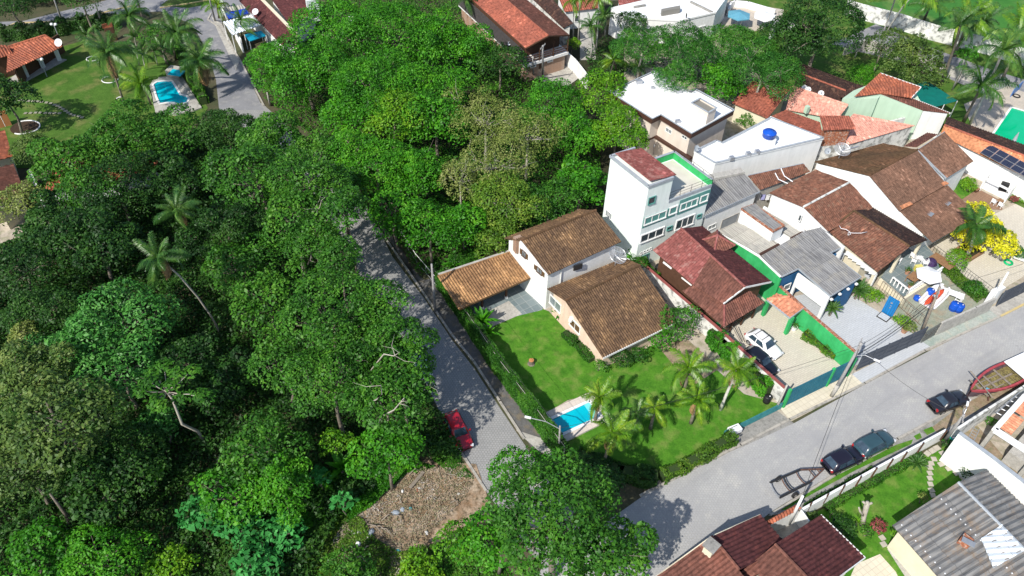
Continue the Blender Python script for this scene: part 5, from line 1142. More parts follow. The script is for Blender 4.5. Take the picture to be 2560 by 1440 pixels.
T = [
# bright canopy, top centre
('small bright round tree at the left tip of the bright canopy beside the grey road', 672, 165, 70, 7, B, .8),
('broad bright tree above the road end, next right of the left tip', 770, 175, 115, 10, B, .7),
('bright tree at the top edge right of the brown roofs', 850, 70, 105, 10, B, .75),
('large bright tree at the crest of the canopy', 970, 80, 130, 12, B, .7),
('bright tree on the upper right shoulder of the canopy beside the brick house yard', 1110, 110, 110, 10, B, .75),
('bright tree in the heart of the upper canopy with dark gap beside it', 930, 215, 120, 11, B, .7),
('tree below the canopy heart, left of the blue green tree', 1060, 220, 110, 10, B, .75),
('bright crown low on the left of the canopy over the hidden road', 870, 290, 90, 9, B, .75),
('yellowish bright crown in the middle of the canopy', 985, 290, 90, 10, 'lime', .75),
('tall tree leaning over the dark upper stretch of the side road', 862, 520, 62, 13, Mi, .8),
('tree shading the side road below the tall leaning tree', 850, 640, 58, 12, Mi, .85),
('crown tip spilling over the side road above the roadside lobes', 950, 750, 72, 12, Mi, .8),
('tree arching over the hidden top of the side road', 850, 465, 75, 9, Mi, .75),
('second tree arching over the hidden side road, nearer the junction of canopies', 800, 380, 80, 9, Mi, .75),
('bright crown just left of the dry khaki tree', 1090, 300, 100, 10, B, .8),
('bright rounded tree over the buried road bend', 940, 400, 105, 10, B, .75),
('bright tree directly below and left of the khaki crowns', 1040, 420, 90, 9, B, .8),
('bright tree hanging over the side road end', 985, 520, 85, 8, B, .85),
('bright tree above the hedge top beside the road shade', 1075, 560, 85, 8, B, .85),
('glossy bright tree beside the carport back edge', 1160, 560, 75, 7, B, .85),
('bright green tree above the white yard wall below the brick house', 1390, 255, 85, 8, B, .75),
('bright tree between the khaki crown and the beige house', 1445, 330, 75, 8, B, .8),
('tree pressed against the white tower left side', 1450, 450, 75, 8, B, .85),
('green tree dropping behind the brown roofed wing', 1370, 500, 70, 8, Mi, .85),
('light leafy tree with thin pale stems left of the flat white roof', 1510, 220, 75, 9, 'lime', .85),
('light green leafy tree overlapping the corner of the flat white roof', 1545, 320, 80, 9, 'lime', .85),
('dark layered tree beside the brick house lower corner', 1250, 150, 65, 7, D_, .5),
# left wood
('bright tree on the lower edge of the left garden', 170, 400, 90, 9, Mi, .75),
('bushy tree below the garden stepping stones', 300, 335, 95, 9, Mi, .75),
('tree under the pool terrace', 430, 330, 80, 8, Mi, .75),
('tree just below the road end, right of the pool', 570, 320, 80, 8, D_, .8),
('tree over the buried road left of the bright canopy', 680, 350, 95, 9, Mi, .75),
('big mid green tree in the upper centre of the wood', 640, 440, 120, 11, Mi, .7),
('mid green tree right of the upper centre of the wood', 770, 450, 100, 13, Mi, .75),
('tree above the upper coconut palm', 420, 430, 75, 8, D_, .8),
('tree left of the upper coconut palm', 290, 470, 100, 9, D_, .75),
('tree over the hidden orange roof', 215, 470, 70, 9, Mi, .75),
('dark tree in front of the left edge house', 130, 560, 90, 8, D_, .75),
('shaded dark tree near the left edge below the pale yard', 60, 660, 90, 8, D_, .75),
('dark green tree left of the lower coconut palm', 230, 600, 100, 9, D_, .75),
('shaded tree right of the upper coconut palm', 560, 560, 95, 9, D_, .75),
('mid tree right of the long leaning palm trunk', 600, 660, 85, 8, Mi, .8),
('mid tree between palm trunk and the branchy tree', 670, 740, 85, 8, Mi, .8),
('vine draped tree with bare pale branches by the shaded road', 790, 620, 95, 12, Mi, .85),
('tree over the left side of the dark road stretch', 735, 540, 85, 12, Mi, .8),
('dark low tree beside the big glossy crown', 110, 780, 90, 7, D_, .75),
('dull olive tree at the left edge below the yellow spray', 60, 930, 100, 10, 'olive', .75),
('large olive tree in the lower left', 150, 1050, 125, 12, 'olive', .75),
('olive tree at the left edge of the lower wood', 50, 1170, 100, 9, 'olive', .8),
('dim tree below the large olive tree', 230, 1200, 100, 7, D_, .75),
('shaded understorey tree near the broken pale trunk', 330, 1130, 90, 6, D_, .7),
('mid green tree beside the umbrella leaved tree', 470, 900, 80, 7, D_, .8),
('dim tree in the dark hollow of the wood', 560, 950, 80, 6, D_, .8),
('tree left of the big roadside crown, upper', 690, 900, 80, 9, Mi, .8),
('green tree in the lower middle of the wood', 660, 1110, 90, 8, Mi, .85),
('bright tree at the foot of the roadside crown', 700, 1200, 90, 7, B, .8),
('big roadside crown with pale bare branches, upper lobe', 830, 780, 130, 12, Mi, .7),
('big roadside crown, lobe reaching out over the side road', 1005, 935, 88, 11, Mi, .75),
('big roadside crown with pale bare branches, right lobe', 975, 850, 118, 11, Mi, .75),
('big roadside crown, lower right lobe near the red car', 965, 1005, 100, 11, Mi, .75),
('big roadside crown, lower left lobe', 830, 950, 120, 11, Mi, .75),
('tree above the rubble clearing beside the red car', 965, 1120, 85, 8, B, .75),
('bright undergrowth tree left of the rubble clearing', 590, 1230, 90, 6, B, .75),
('leafy tree at the bottom edge right of the blue green bushes', 860, 1430, 70, 4, Mi, .8),
('bright tree in the bottom left corner', 90, 1400, 100, 5, B, .7),
('bright bushy tree along the bottom edge, third from the corner', 250, 1400, 90, 5, B, .7),
# centre bottom
('huge dark glossy tree by the road junction, main crown', 1400, 1300, 190, 12, Mi, .65),
('right lobe of the junction tree hanging over the main road', 1520, 1370, 120, 9, Mi, .75),
('upper lobe of the junction tree reaching the lamp post', 1310, 1190, 90, 8, B, .75),
('left part of the junction tree over the clearing', 1250, 1340, 95, 8, B, .8),
('lime green young tree at the right edge of the clearing', 1140, 1340, 55, 5, 'lime', .9),
('shadowy tree right of the junction tree by the hedge', 1480, 1210, 75, 6, D_, .8),
# right
('round tree with dense dark leaves beside the weathered white wall', 1690, 800, 52, 4, Mi, 1.0),
('light green shrub tree at the corner of the salmon house eave', 1655, 845, 36, 2.6, B, .9),
('tall dark tree on the far street corner', 2060, 60, 110, 14, D_, .85),
('dark tree left of the far street beside white patio wall', 1980, 80, 70, 10, D_, .9),
('big willowy tree on the far garden lawn', 2300, 150, 75, 9, 'olive', .9),
('smaller willowy tree by the inner garden wall', 2210, 110, 45, 7, 'olive', .9),
('lollipop shaped bright tree with white trunk in the far garden', 2422, 135, 24, 7, B, .9),
('dense rounded tree between feathery crowns and beige house', 1800, 195, 62, 8, B, .95),
('thin grey leaved tree in front of the white modern house', 1580, 55, 42, 7, D_, .9),
('dark tree in the extreme top left corner', 20, 8, 55, 8, D_, .8),
('dark tree along the top left street', 200, -12, 52, 8, D_, .7),
('dark tree over the top left street by the yellow kerb', 330, -38, 55, 8, D_, .7),
('dark leafy tree at the left edge beside the pavilion', 10, 240, 65, 8, D_, .8),
('bushy tree right of the pavilion palms at the hedge end', 400, 95, 45, 6, Mi, .8),
]
for i, (lab, x, y, r, zt, kd, fl) in enumerate(T):
    tree(lab, x, y, r, zt, kd, 100+i, fl, leaf=(.25, .30, .36, .28, .33)[i % 5] if r*1 > 60 else .24, clump=(.30, .26, .34)[i % 3] if r > 60 else .36, name='tree')
# crowns with their own habit
for i, (lab, x, y, r, zt, fl) in enumerate((
 ('dry khaki tree with bare twigs, topmost of the khaki crowns', 1215, 290, 95, 11, .7), ('dry khaki tree with bare twigs, right hand khaki crown', 1320, 330, 85, 10, .75),
 ('dry khaki tree with bare twigs, middle khaki crown', 1240, 400, 95, 10, .75), ('dry khaki tree, small left crown', 1150, 440, 65, 9, .8))):
    tree(lab, x, y, r, zt, 'khaki', 300+i, fl, dens=.5, leaf=.22, bark=BARKP, twigs=3, name='tree', wid=.5)
tree('half dry green tree hanging over the carport roof', 1265, 500, 105, 9, 'hedge', 305, .8, leaf=.26, bark=BARKP, twigs=3)
tree('drooping green tree reaching down to the carport roof', 1250, 590, 62, 6, 'hedge', 306, .9, leaf=.24, bark=BARKP, twigs=2)
tree('thin pale khaki tree over the left edge yard', 55, 500, 60, 7, 'khaki', 307, .8, dens=.7, leaf=.24, bark=BARKP, twigs=3)
tree('fuzzy olive green tree beside the white edged flower bed', 90, 372, 52, 6, 'olive', 308, .85, leaf=.2)
for i, (lab, x, y, r) in enumerate((('wide flat topped feathery tree, left crown', 1610, 110, 75), ('wide flat topped feathery tree, middle crown', 1720, 120, 85), ('wide flat topped feathery tree, upper right crown', 1840, 110, 85), ('wide flat topped feathery tree, right crown over the salmon tiles', 1910, 180, 85), ('feathery crown low behind the beige house', 1690, 190, 60))):
    tree(lab, x, y, r, 9, 'fern', 320+i, .5, dens=1.5, leaf=.25, clump=.26, bark=BARKP, low=0, twigs=3, nclf=1.6, wid=.4)
tree('big pale glossy leaved tree in the left of the wood, main crown', 290, 800, 130, 9, 'glossy', 330, .6, leaf=.42, dens=1.0, wid=.45)
tree('big pale glossy leaved tree, left lobe beside the yellow spray', 160, 880, 85, 8, 'glossy', 331, .6, leaf=.42, wid=.45)
tree('big pale glossy leaved tree, lower lobe', 300, 930, 100, 8, 'glossy', 332, .6, leaf=.42, wid=.45)
tree('glossy leaved sapling below the umbrella leaved tree', 395, 1060, 55, 5, 'glossy', 333, .8, leaf=.40, wid=.45)
tree('small yellow brown sprayed tree at the edge of the glossy crown', 60, 830, 35, 6, 'khaki', 334, .9, leaf=.26)
tree('yellow green column of vines beside the roadside crown', 835, 1100, 38, 5, 'lime', 335, 1.4, leaf=.24)
for i, (lab, x, y, r) in enumerate((('blue green castor bush, nearest the rubble', 700, 1330, 62), ('blue green castor bush, middle of the row', 600, 1310, 62), ('blue green castor bush, leftmost', 500, 1280, 52), ('blue green castor bush at the bottom edge', 640, 1410, 60), ('little blue green castor bush above the clearing', 800, 1190, 26), ('blue green castor sapling beside the banana plant', 860, 1250, 28))):
    tree(lab, x, y, r, 3.2, 'aqua', 340+i, .7, leaf=.55, dens=1.0, name='castor_bush', cat='bush', group='blue green castor bushes', r0=.06)
tree('lime yellow bush at the bottom edge of the wood', 420, 1420, 55, 3, 'lime', 350, .8, leaf=.28, name='bush', cat='bush', r0=.06)
tree('lime bush at the bottom of the rubble clearing', 1050, 1430, 55, 2.2, 'lime', 351, .6, leaf=.26, name='bush', cat='bush', r0=.05)
tree('brilliant yellow leaved tree behind the dark palm', 2440, 555, 66, 4.5, 'yellow', 352, .8, leaf=.30, dens=1.1)
tree('brilliant yellow leaved tree, right hand crown over the pale patio', 2495, 600, 50, 4, 'yellow', 353, .9, leaf=.30, dens=1.1)
# shrubs
for i, (lab, x, y, r, zt, kd, fl) in enumerate((
 ('round clipped bright bush on the far lawn', 2158, 182, 33, 3, B, .9), ('rounded yellow green bush on the little lawn', 2425, 460, 20, 1.8, 'lime', .8),
 ('leafy climber on the fence between boat yard and pale patio', 2395, 645, 30, 2.4, 'lime', .9), ('dark shrub under the palms at the salmon house corner', 1555, 895, 34, 2.0, D_, .8),
 ('rounded shrub at the near corner of the salmon house', 1500, 912, 19, 1.4, Mi, .8), ('shrub clump right of the salmon house porch', 1600, 885, 26, 1.6, Mi, .8),
 ('leafy shrub beside the shower panel', 2180, 735, 24, 1.6, 'lime', .8), ('small lime shrub by the patio fence', 2255, 800, 18, 1.3, 'lime', .8), ('silvery shrub at the patio corner', 2275, 815, 16, 1.3, 'olive', .9),
 ('garden shrubs between the beige house and salmon roof', 1870, 300, 28, 2.4, Mi, .8), ('dark green shrub mound in the lower garden', 2110, 1320, 36, 1.8, D_, .7),
 ('olive shrub by the gateway of the lower garden', 2033, 1290, 15, 1.2, 'olive', .8), ('small orange leaved shrub in the shaded garden', 2082, 1283, 9, 1.0, 'flower', .9),
 ('red purple spiky shrub on the lower lawn', 2196, 1318, 20, 1.2, 'red', .8), ('yellow orange flowering shrub by the fibre cement roof', 2311, 1243, 11, 1.4, 'khaki', .9),
 ('green shrub below the red purple shrub', 2165, 1330, 17, 1.0, Mi, .8), ('lime shrub under the eave of the fibre cement roof', 2240, 1335, 12, 1.6, 'lime', .9),
 ('dark shrub at the top of the lower garden path', 2420, 1180, 20, 1.4, D_, .7), ('leafy shrub beside the hose reel', 2370, 1108, 13, 1.2, Mi, .8),
 ('magenta leaved shrub on the planted bank', 2535, 497, 9, 1.0, 'red', .9), ('leafy ferns in the shade of the woodland edge', 1180, 660, 40, 1.6, Mi, .6), ('shrub growing behind the brown tiled eave', 1600, 655, 20, 3.0, Mi, .8),
 ('shrub behind the pavement at the hedge end', 1150, 640, 28, 1.8, Mi, .6), ('scrubby shrub on the earth bank beside the white wall', 2455, 1150, 14, .9, 'khaki', .6), ('green scrub by the half built house', 2480, 1055, 14, .9, Mi, .6),
 ('dark hedge shrub in the planted bank', 2500, 440, 22, 1.2, 'lime', .5), ('leafy shrub in front of the brick house palms', 1435, 105, 18, 3.0, 'lime', .9), ('leafy mass beside the garden wall right of the boat yard', 2440, 720, 26, 1.5, Mi, .7),
 ('small potted shrub by the green wall', 2440, 605, 8, .8, D_, .9), ('low shrub right of the pale patio', 2545, 630, 22, 1.0, Mi, .6))):
    tree(lab, x, y, r, zt, kd, 400+i, fl, leaf=.17, clump=.38, name='shrub', cat='shrub', group='garden shrubs', r0=.05, dens=.9, nclf=.7)

# undergrowth: carpets nobody could count
def inpoly(X, Y, poly):
    c_ = np.zeros(len(X), bool); j = len(poly)-1
    for i in range(len(poly)):
        xi, yi = poly[i]; xj, yj = poly[j]
        c_ ^= ((yi > Y) != (yj > Y)) & (X < (xj-xi)*(Y-yi)/(yj-yi+1e-12)+xi); j = i
    return c_
def carpet(name, label, cat, pts, n, h0, h1, leaf, kind, seed, clum=1.4):
    rng = np.random.default_rng(seed); w_ = [q(x, y, 0) for x, y in pts]; W_ = [(p.x, p.y) for p in w_]
    xs, ys = [p[0] for p in W_], [p[1] for p in W_]; X = rng.uniform(min(xs), max(xs), n*3); Y = rng.uniform(min(ys), max(ys), n*3)
    k_ = inpoly(X, Y, W_); X, Y = X[k_][:n], Y[k_][:n]
    hx = np.sin(X*1.3/clum+np.sin(Y*.9))*np.sin(Y*1.1/clum+np.sin(X*.7)*1.3); hx = (hx+1)/2
    hh = h0+(h1-h0)*hx*rng.uniform(.55, 1, len(X))
    P = np.stack([X, Y, hh], 1); N = rng.normal(size=P.shape)*.5+np.array([0, 0, .8]); N /= np.linalg.norm(N, axis=1)[:, None]
    L = leaf*rng.uniform(.6, 1.3, len(P)); o = leafcards(P, N, L, L*.5, rng, LM[kind], name, None); o['kind'] = 'stuff'; o['label'] = label; o['category'] = cat
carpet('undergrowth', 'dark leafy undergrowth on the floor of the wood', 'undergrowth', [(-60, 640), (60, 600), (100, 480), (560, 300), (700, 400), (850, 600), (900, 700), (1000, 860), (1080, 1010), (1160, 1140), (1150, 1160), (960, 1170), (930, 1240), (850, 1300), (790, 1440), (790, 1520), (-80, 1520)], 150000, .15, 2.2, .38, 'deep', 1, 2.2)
carpet('undergrowth', 'leafy undergrowth beneath the bright canopy and khaki trees', 'undergrowth', [(660, 100), (860, -20), (1180, 0), (1180, 60), (1290, 190), (1500, 330), (1500, 520), (1290, 620), (1100, 690), (1050, 700), (930, 530), (860, 430), (660, 250)], 60000, .15, 1.8, .36, 'mid', 2, 2.0)
carpet('ground_cover', 'bright creeping ground cover left of the rubble', 'ground cover', [(800, 1180), (930, 1180), (960, 1230), (880, 1300), (800, 1360), (740, 1300)], 9000, .05, .8, .24, 'bright', 3)
carpet('ground_cover', 'green weeds between the rubble clearing and the side road', 'ground cover', [(1070, 1080), (1110, 1080), (1185, 1200), (1130, 1190), (1080, 1150)], 4500, .03, .35, .16, 'mid', 4)
carpet('ground_cover', 'creeping plants over the bank below the solar panels', 'ground cover', [(2420, 392), (2560, 458), (2640, 500), (2620, 540), (2530, 500), (2440, 430)], 7000, .05, .45, .2, 'lime', 5)
carpet('ground_cover', 'weeds along the boat yard fence', 'ground cover', [(2340, 640), (2470, 745), (2440, 760), (2330, 670)], 5000, .05, .8, .18, 'hedge', 6)
carpet('undergrowth', 'dark growth behind the top left street', 'undergrowth', [(-160, 42), (0, 38), (130, 22), (300, -22), (460, -30), (300, -80), (-160, -20)], 14000, .2, 2.5, .4, 'deep', 7, 2.0)
carpet('undergrowth', 'garden growth around the feathery trees', 'undergrowth', [(1460, 130), (1560, 90), (1740, 90), (1990, 130), (1990, 190), (1850, 260), (1740, 215), (1640, 170), (1560, 200), (1500, 230), (1470, 180)], 16000, .1, 1.6, .3, 'deep', 8)
LM['litter'] = leafmat('mixed_litter', [(.10, .08, .05), (.27, .21, .14), (.16, .17, .08), (.40, .33, .25), (.27, .25, .22), (.66, .65, .62)], .0, .9)
CLR = [(870, 1290), (960, 1220), (1000, 1170), (1120, 1170), (1190, 1190), (1160, 1250), (1080, 1330), (1060, 1440), (850, 1440), (830, 1360)]
carpet('dry_litter', 'dry fronds, leaves and scraps strewn over the clearing', 'litter', CLR, 9000, .12, .26, .15, 'litter', 9, .8)
carpet('weeds', 'weeds creeping over the lower and left parts of the clearing', 'weeds', [(760, 1350), (860, 1275), (905, 1300), (940, 1350), (1000, 1385), (1090, 1360), (1100, 1500), (760, 1500)], 13000, .1, .5, .2, 'hedge', 10, .9)
carpet('weeds', 'rank weeds between the clearing and the junction tree', 'weeds', [(1080, 1370), (1180, 1310), (1280, 1440), (1280, 1520), (1060, 1520)], 6000, .1, .7, .22, 'mid', 12, .9)
carpet('weeds', 'bright weeds at the upper left edge of the clearing', 'weeds', [(900, 1180), (1010, 1140), (1090, 1170), (1020, 1185), (975, 1225), (940, 1262), (880, 1300), (850, 1290)], 7000, .1, .7, .2, 'bright', 11, .9)

# hedges
def hedge(label, pts, wd, h, kind, seed, n=420, z0=0.0, top=None, name='hedge', cat='hedge', leaf=.15, lump=.12):
    P0 = [q(x, y, 0) for x, y in pts]; t = thing(name, label, cat, (P0[0].x, P0[0].y, 0), 0, 'hedges'); rng = np.random.default_rng(seed)
    mb = MB(); mb.wallrun(P0, wd*.72, h-.12); mb.build('branches', M('hedge_core', (.025, .05, .012), (.035, .06, .015), 2, .95), t)
    Ps, Ns = [], []
    for a, b in zip(P0, P0[1:]):
        L = (b-a).length; d = (b-a)/L; s = V(-d.y, d.x, 0); m = int(n*L*(h+wd*.6))
        u = rng.uniform(0, L, m); f = rng.uniform(0, 1, m); side = rng.choice([-1, 0, 1], m, p=[.33, .34, .33])
        bulge = 1+lump*np.sin(u*2.1+seed)*2
        off = np.where(side == 0, rng.uniform(-wd/2, wd/2, m), side*wd/2*bulge+rng.normal(size=m)*.05); zz = np.where(side == 0, h*bulge*.98+rng.normal(size=m)*.06, f*h)
        X = a.x+d.x*u+s.x*off; Y = a.y+d.y*u+s.y*off
        Ps.append(np.stack([X, Y, np.maximum(zz, .03)], 1)); nn_ = np.stack([np.where(side == 0, 0, side*s.x), np.where(side == 0, 0, side*s.y), np.where(side == 0, 1., .35)], 1)+rng.normal(size=(m, 3))*.45; Ns.append(nn_/np.linalg.norm(nn_, axis=1)[:, None])
    P = np.vstack(Ps)-np.array([P0[0].x, P0[0].y, 0]); N = np.vstack(Ns); L = leaf*rng.uniform(.6, 1.3, len(P)); leafcards(P, N, L, L*.55, rng, LM[kind], 'foliage', t); return t
hedge('tall clipped hedge grown over the wire fence beside the side road', [(1100, 712), (1160, 800), (1240, 920), (1330, 1040), (1408, 1148)], .95, 2.05, 'mid', 1, n=900, lump=.05)
hedge('flowery green hedge along the main road pavement', [(1650, 1200), (1700, 1178), (1770, 1138), (1830, 1102)], 1.0, 1.1, 'hedge', 2, leaf=.18)
hedge('dark hedge in tree shade at the bottom of the palm lawn', [(1440, 1150), (1540, 1190), (1640, 1205)], 1.4, 1.3, 'deep', 3, leaf=.2)
hedge('planted border along the salmon house wall', [(1408, 838), (1440, 862), (1480, 905)], .9, .7, 'mid', 4)
hedge('dense round leaved hedge along the white lot wall, upper half', [(1770, 850), (1800, 878), (1830, 905)], 1.1, 1.9, 'bright', 5, leaf=.2)
hedge('dense round leaved hedge along the white lot wall, lower half', [(1848, 925), (1890, 965), (1918, 992)], 1.1, 1.7, 'bright', 6, leaf=.2)
hedge('orange flowering hedge bed against the green wall', [(2010, 838), (2060, 872), (2090, 895)], 1.2, .8, 'flower', 7)
hedge('thick hedge between the left garden and the top street', [(10, 100), (110, 92), (210, 74), (300, 66)], 1.8, 2.0, 'deep', 8, n=160, leaf=.3)
hedge('low hedge strip behind the left garden pool beside the road', [(430, 100), (470, 170), (512, 262)], 1.2, 1.2, 'mid', 9, n=180, leaf=.24)
hedge('trimmed hedge strip at the foot of the white street wall', [(2010, 1272), (2090, 1228), (2180, 1178)], .5, .5, 'deep', 10)
hedge('narrow garden hedge inside the white street wall', [(2060, 1272), (2150, 1222), (2300, 1140)], .8, .45, 'mid', 11)
hedge('green vine covered strip behind the brown tiled eave', [(1590, 668), (1640, 715)], .7, 1.7, 'mid', 12)

# ------------------------------------------------------------------ palms
def frondmesh(name, L, droop, rng, mat, seg=14, leaflet=.55, nl=44, arch=.35, wdt=.018):
    """one arching frond along +x: rib and two rows of hanging leaflets"""
    V_, F = [], []
    pts = []
    for i in range(seg+1):
        s = i/seg; x = L*s*(1-.22*droop*s*s); z = L*(arch*s-(.55*droop+arch*.45)*s*s); pts.append((x, 0, z))
    pts = np.array(pts)
    def at(s): i = min(int(s*seg), seg-1); f = s*seg-i; return pts[i]*(1-f)+pts[i+1]*f
    for i in range(seg):
        a, b = pts[i], pts[i+1]; w0, w1 = .045*(1-i/seg)+.012, .045*(1-(i+1)/seg)+.012; k = len(V_)
        V_ += [a+(0, w0, 0), a-(0, w0, 0), b-(0, w1, 0), b+(0, w1, 0)]; F.append((k, k+1, k+2, k+3))
    for i in range(nl):
        s = .1+.88*i/nl; p = at(s); ll = leaflet*L*.42*math.sin(math.pi*min(1, (s*.9+.12)))**.6*rng.uniform(.85, 1.1)
        for sd in (-1, 1):
            fw_ = .45+.3*s; d = np.array([fw_, sd*1.0, -.10-.25*droop]); d /= np.linalg.norm(d); m = p+d*ll*.5; e = p+d*ll+np.array([.05*ll, 0, -(.30+.35*droop)*ll])
            w_ = wdt*(1.3 if leaflet > .4 else 1)*L*.5*np.array([1, -sd*.45, 0]); k = len(V_); j_ = np.array([0, 0, rng.normal()*.03])
            V_ += [p-w_*.4, p+w_*.4, m+w_*.6+j_, m-w_*.6+j_, e]; F += [(k, k+1, k+2, k+3), (k+3, k+2, k+4)]
    me = bpy.data.meshes.new(name); me.from_pydata([tuple(v) for v in V_], [], F); me.materials.append(mat); me.update(); return me
rngp = np.random.default_rng(5)
FR = {m_: [frondmesh('frond', 1.0, d_, rngp, LM[m_], arch=a_) for d_, a_ in ((.15, .6), (.45, .6), (.8, .5), (1.15, .35), (1.5, .2))] for m_ in ('palm', 'palmd')}
FRF = {'palmd': [frondmesh('frond', 1.0, d_, rngp, LM['palmd'], arch=a_, nl=60, leaflet=.75, wdt=.03) for d_, a_ in ((.3, .5), (.7, .5), (1.1, .35), (1.4, .2))]}
CYC = [frondmesh('frond', 1.0, d_, rngp, LM['palmd'], arch=.4, nl=40, leaflet=.28, wdt=.03) for d_ in (.3, .6, .9)]
DRYF = frondmesh('dry_frond', 1.0, 1.3, rngp, M('dry_frond', (.30, .19, .09), (.22, .13, .06), 3, .9), arch=.0)
def palm(label, base, top, R, kind='palm', nf=17, seed=0, ht=None, tr=.14, bark=None, name='coconut_palm', meshes=None, bend=.4, dry=0, grp='coconut and garden palms', nuts=True, cat='palm tree'):
    """base pixel at ground, top pixel of the crown heart at height ht"""
    rng = np.random.default_rng(seed); b = q(base[0], base[1], 0); ht = ht or 4; tp = q(top[0], top[1], ht)
    t = thing(name, label, cat, b, 0, grp); off = tp-b
    mid = off*.5; side = V(off.x, off.y, 0)
    mb = MB(); pts = [V(0, 0, 0), V(side.x*.12*1, side.y*.12, ht*.25), V(side.x*.32, side.y*.32, ht*.5), V(side.x*.62, side.y*.62, ht*.76), V(side.x, side.y, ht)]
    mb.tube(pts, [tr*1.5, tr*1.05, tr, tr*.9, tr*.85], 8); mb.build('trunk', bark or BARKPALM, t, True, local=True)
    mm = meshes or FR[kind]
    for i in range(nf):
        f = i/nf; az = i*2.39996+rng.uniform(-.25, .25); el = 1.35-1.75*f+rng.normal()*.08; mi = min(len(mm)-1, int(f*len(mm)))
        o = bpy.data.objects.new('frond', mm[mi]); C.objects.link(o); o.parent = t; o.location = V(side.x, side.y, ht)+V(math.cos(az)*.08, math.sin(az)*.08, 0)
        o.rotation_euler = (rng.normal()*.45, -max(-.6, el*.62+rng.normal()*.12), az+rng.normal()*.12); s = .92*R*rng.uniform(.72, 1.12)*(.82 if f < .2 else 1); o.scale = (s, s, s)
    for i in range(dry):
        az = rng.uniform(0, 6.28); o = bpy.data.objects.new('dry_frond', DRYF); C.objects.link(o); o.parent = t; o.location = V(side.x, side.y, ht-.2); o.rotation_euler = (0, .75, az); s = R*.75; o.scale = (s, s, s)
    if nuts:
        for i in range(5):
            a_ = i*1.3; mb = MB(); mb.lathe(V(side.x+math.cos(a_)*.24, side.y+math.sin(a_)*.24, ht-.5), [(.01, 0), (.1, .06), (.13, .14), (.1, .24), (.02, .3)], 8); mb.build('coconut', LM['lime'], t, True, local=True)
    return t
palm('coconut palm leaning over the turquoise pool', (1487, 1052), (1500, 992), 2.45, seed=1, ht=4.1, nf=15, dry=1)
palm('largest coconut palm on the lawn, nearest the shaded hedge', (1508, 1166), (1533, 1082), 3.15, seed=2, ht=5.6, nf=18, dry=3)
palm('small dark palm tucked between the largest palm and the lone small palm', (1592, 1068), (1590, 1033), 2.2, 'palmd', seed=3, ht=2.6, nf=13, nuts=False)
palm('small bright palm alone in the middle of the lawn', (1626, 1072), (1637, 1020), 2.2, seed=4, ht=3.2, nf=13, dry=1)
palm('slim palm with long bare arching fronds, farthest on the lawn', (1707, 989), (1723, 920), 3.3, seed=5, ht=4.4, nf=14, dry=1)
palm('low bushy palm with a short leaning trunk right of the lawn centre', (1727, 1058), (1743, 1000), 2.55, seed=6, ht=3.6, nf=18, dry=2)
palm('palm with pale trunk beside the dense hedge and white wall', (1801, 1024), (1843, 925), 2.8, seed=7, ht=5.6, nf=17, dry=2, bark=BARKWH)
palm('coconut palm on a very long thin pale trunk leaning through the wood', (556, 842), (395, 642), 3.3, 'palmd', seed=8, ht=13, nf=17, tr=.09, bark=BARKP, dry=3)
palm('upper coconut palm rising from the middle of the wood', (470, 600), (440, 525), 3.4, 'palmd', seed=9, ht=9, nf=17, dry=1)
palm('coconut palm above the left garden lawn, upper of the two by the pool', (312, 262), (268, 130), 4.8, 'palmd', seed=10, ht=8.5, nf=18, dry=1)
palm('coconut palm beside the left garden pool, lower of the two', (378, 262), (350, 208), 4.2, seed=11, ht=5, nf=16)
palm('tall feathery palm left of the road in the top garden', (440, 150), (440, 80), 4.6, 'palmd', seed=12, ht=8, nf=18, nuts=False)
palm('drooping palm hanging over the road beside the pool hedge', (505, 200), (498, 150), 4.8, 'palmd', seed=13, ht=6, nf=18, nuts=False, dry=2)
palm('dark palm above the top garden shrubs', (330, 90), (322, 38), 4.6, 'palmd', seed=14, ht=6, nf=14, nuts=False)
palm('short yellowish palm at the street corner by the pole', (548, 45), (543, 12), 3.0, seed=15, ht=4, nf=12, nuts=False)
palm('small slender palm in front of the sheet metal shelter', (606, 95), (602, 50), 3.4, 'palmd', seed=16, ht=4.8, nf=11, nuts=False, tr=.09)
for i, (bx_, tx_, s_) in enumerate((((1490, 130), (1497, -6), 'tall slim palm on the left of the stand behind the brick house'), ((1445, 108), (1448, -10), 'tall slim palm in the middle of the stand behind the brick house'), ((1432, 95), (1432, 0), 'slim palm nearest the brick house roof'), ((1478, 145), (1476, 65), 'shorter palm in front of the stand behind the brick house'), ((1512, 95), (1510, 40), 'palm with drooping green crown beside the service lane'))):
    palm(s_, bx_, tx_, 3.0, 'palm' if i < 3 else 'palmd', seed=20+i, ht=(11, 10, 8.5, 6.5, 5.5)[i], nf=11, tr=.1, bark=BARKWH, nuts=False)
palm('bright shuttlecock palm behind the light leafy tree', (1540, 185), (1532, 150), 3.2, seed=26, ht=3.6, nf=10, nuts=False)
palm('dull palm at the left corner of the flat white roof', (1600, 200), (1597, 168), 3.4, 'palmd', seed=27, ht=3.4, nf=12, nuts=False)
palm('pair of thin palms rising by the swimming pool of the brick house', (1182, 50), (1162, -4), 3.0, 'palmd', seed=28, ht=6, nf=11, nuts=False, tr=.1)
palm('dark fan of palm fronds over the yellow leaved tree', (2418, 638), (2440, 560), 3.5, 'palmd', seed=29, ht=5.2, nf=11, meshes=FRF['palmd'], tr=.2, bark=BARKWH, name='palm', nuts=False)
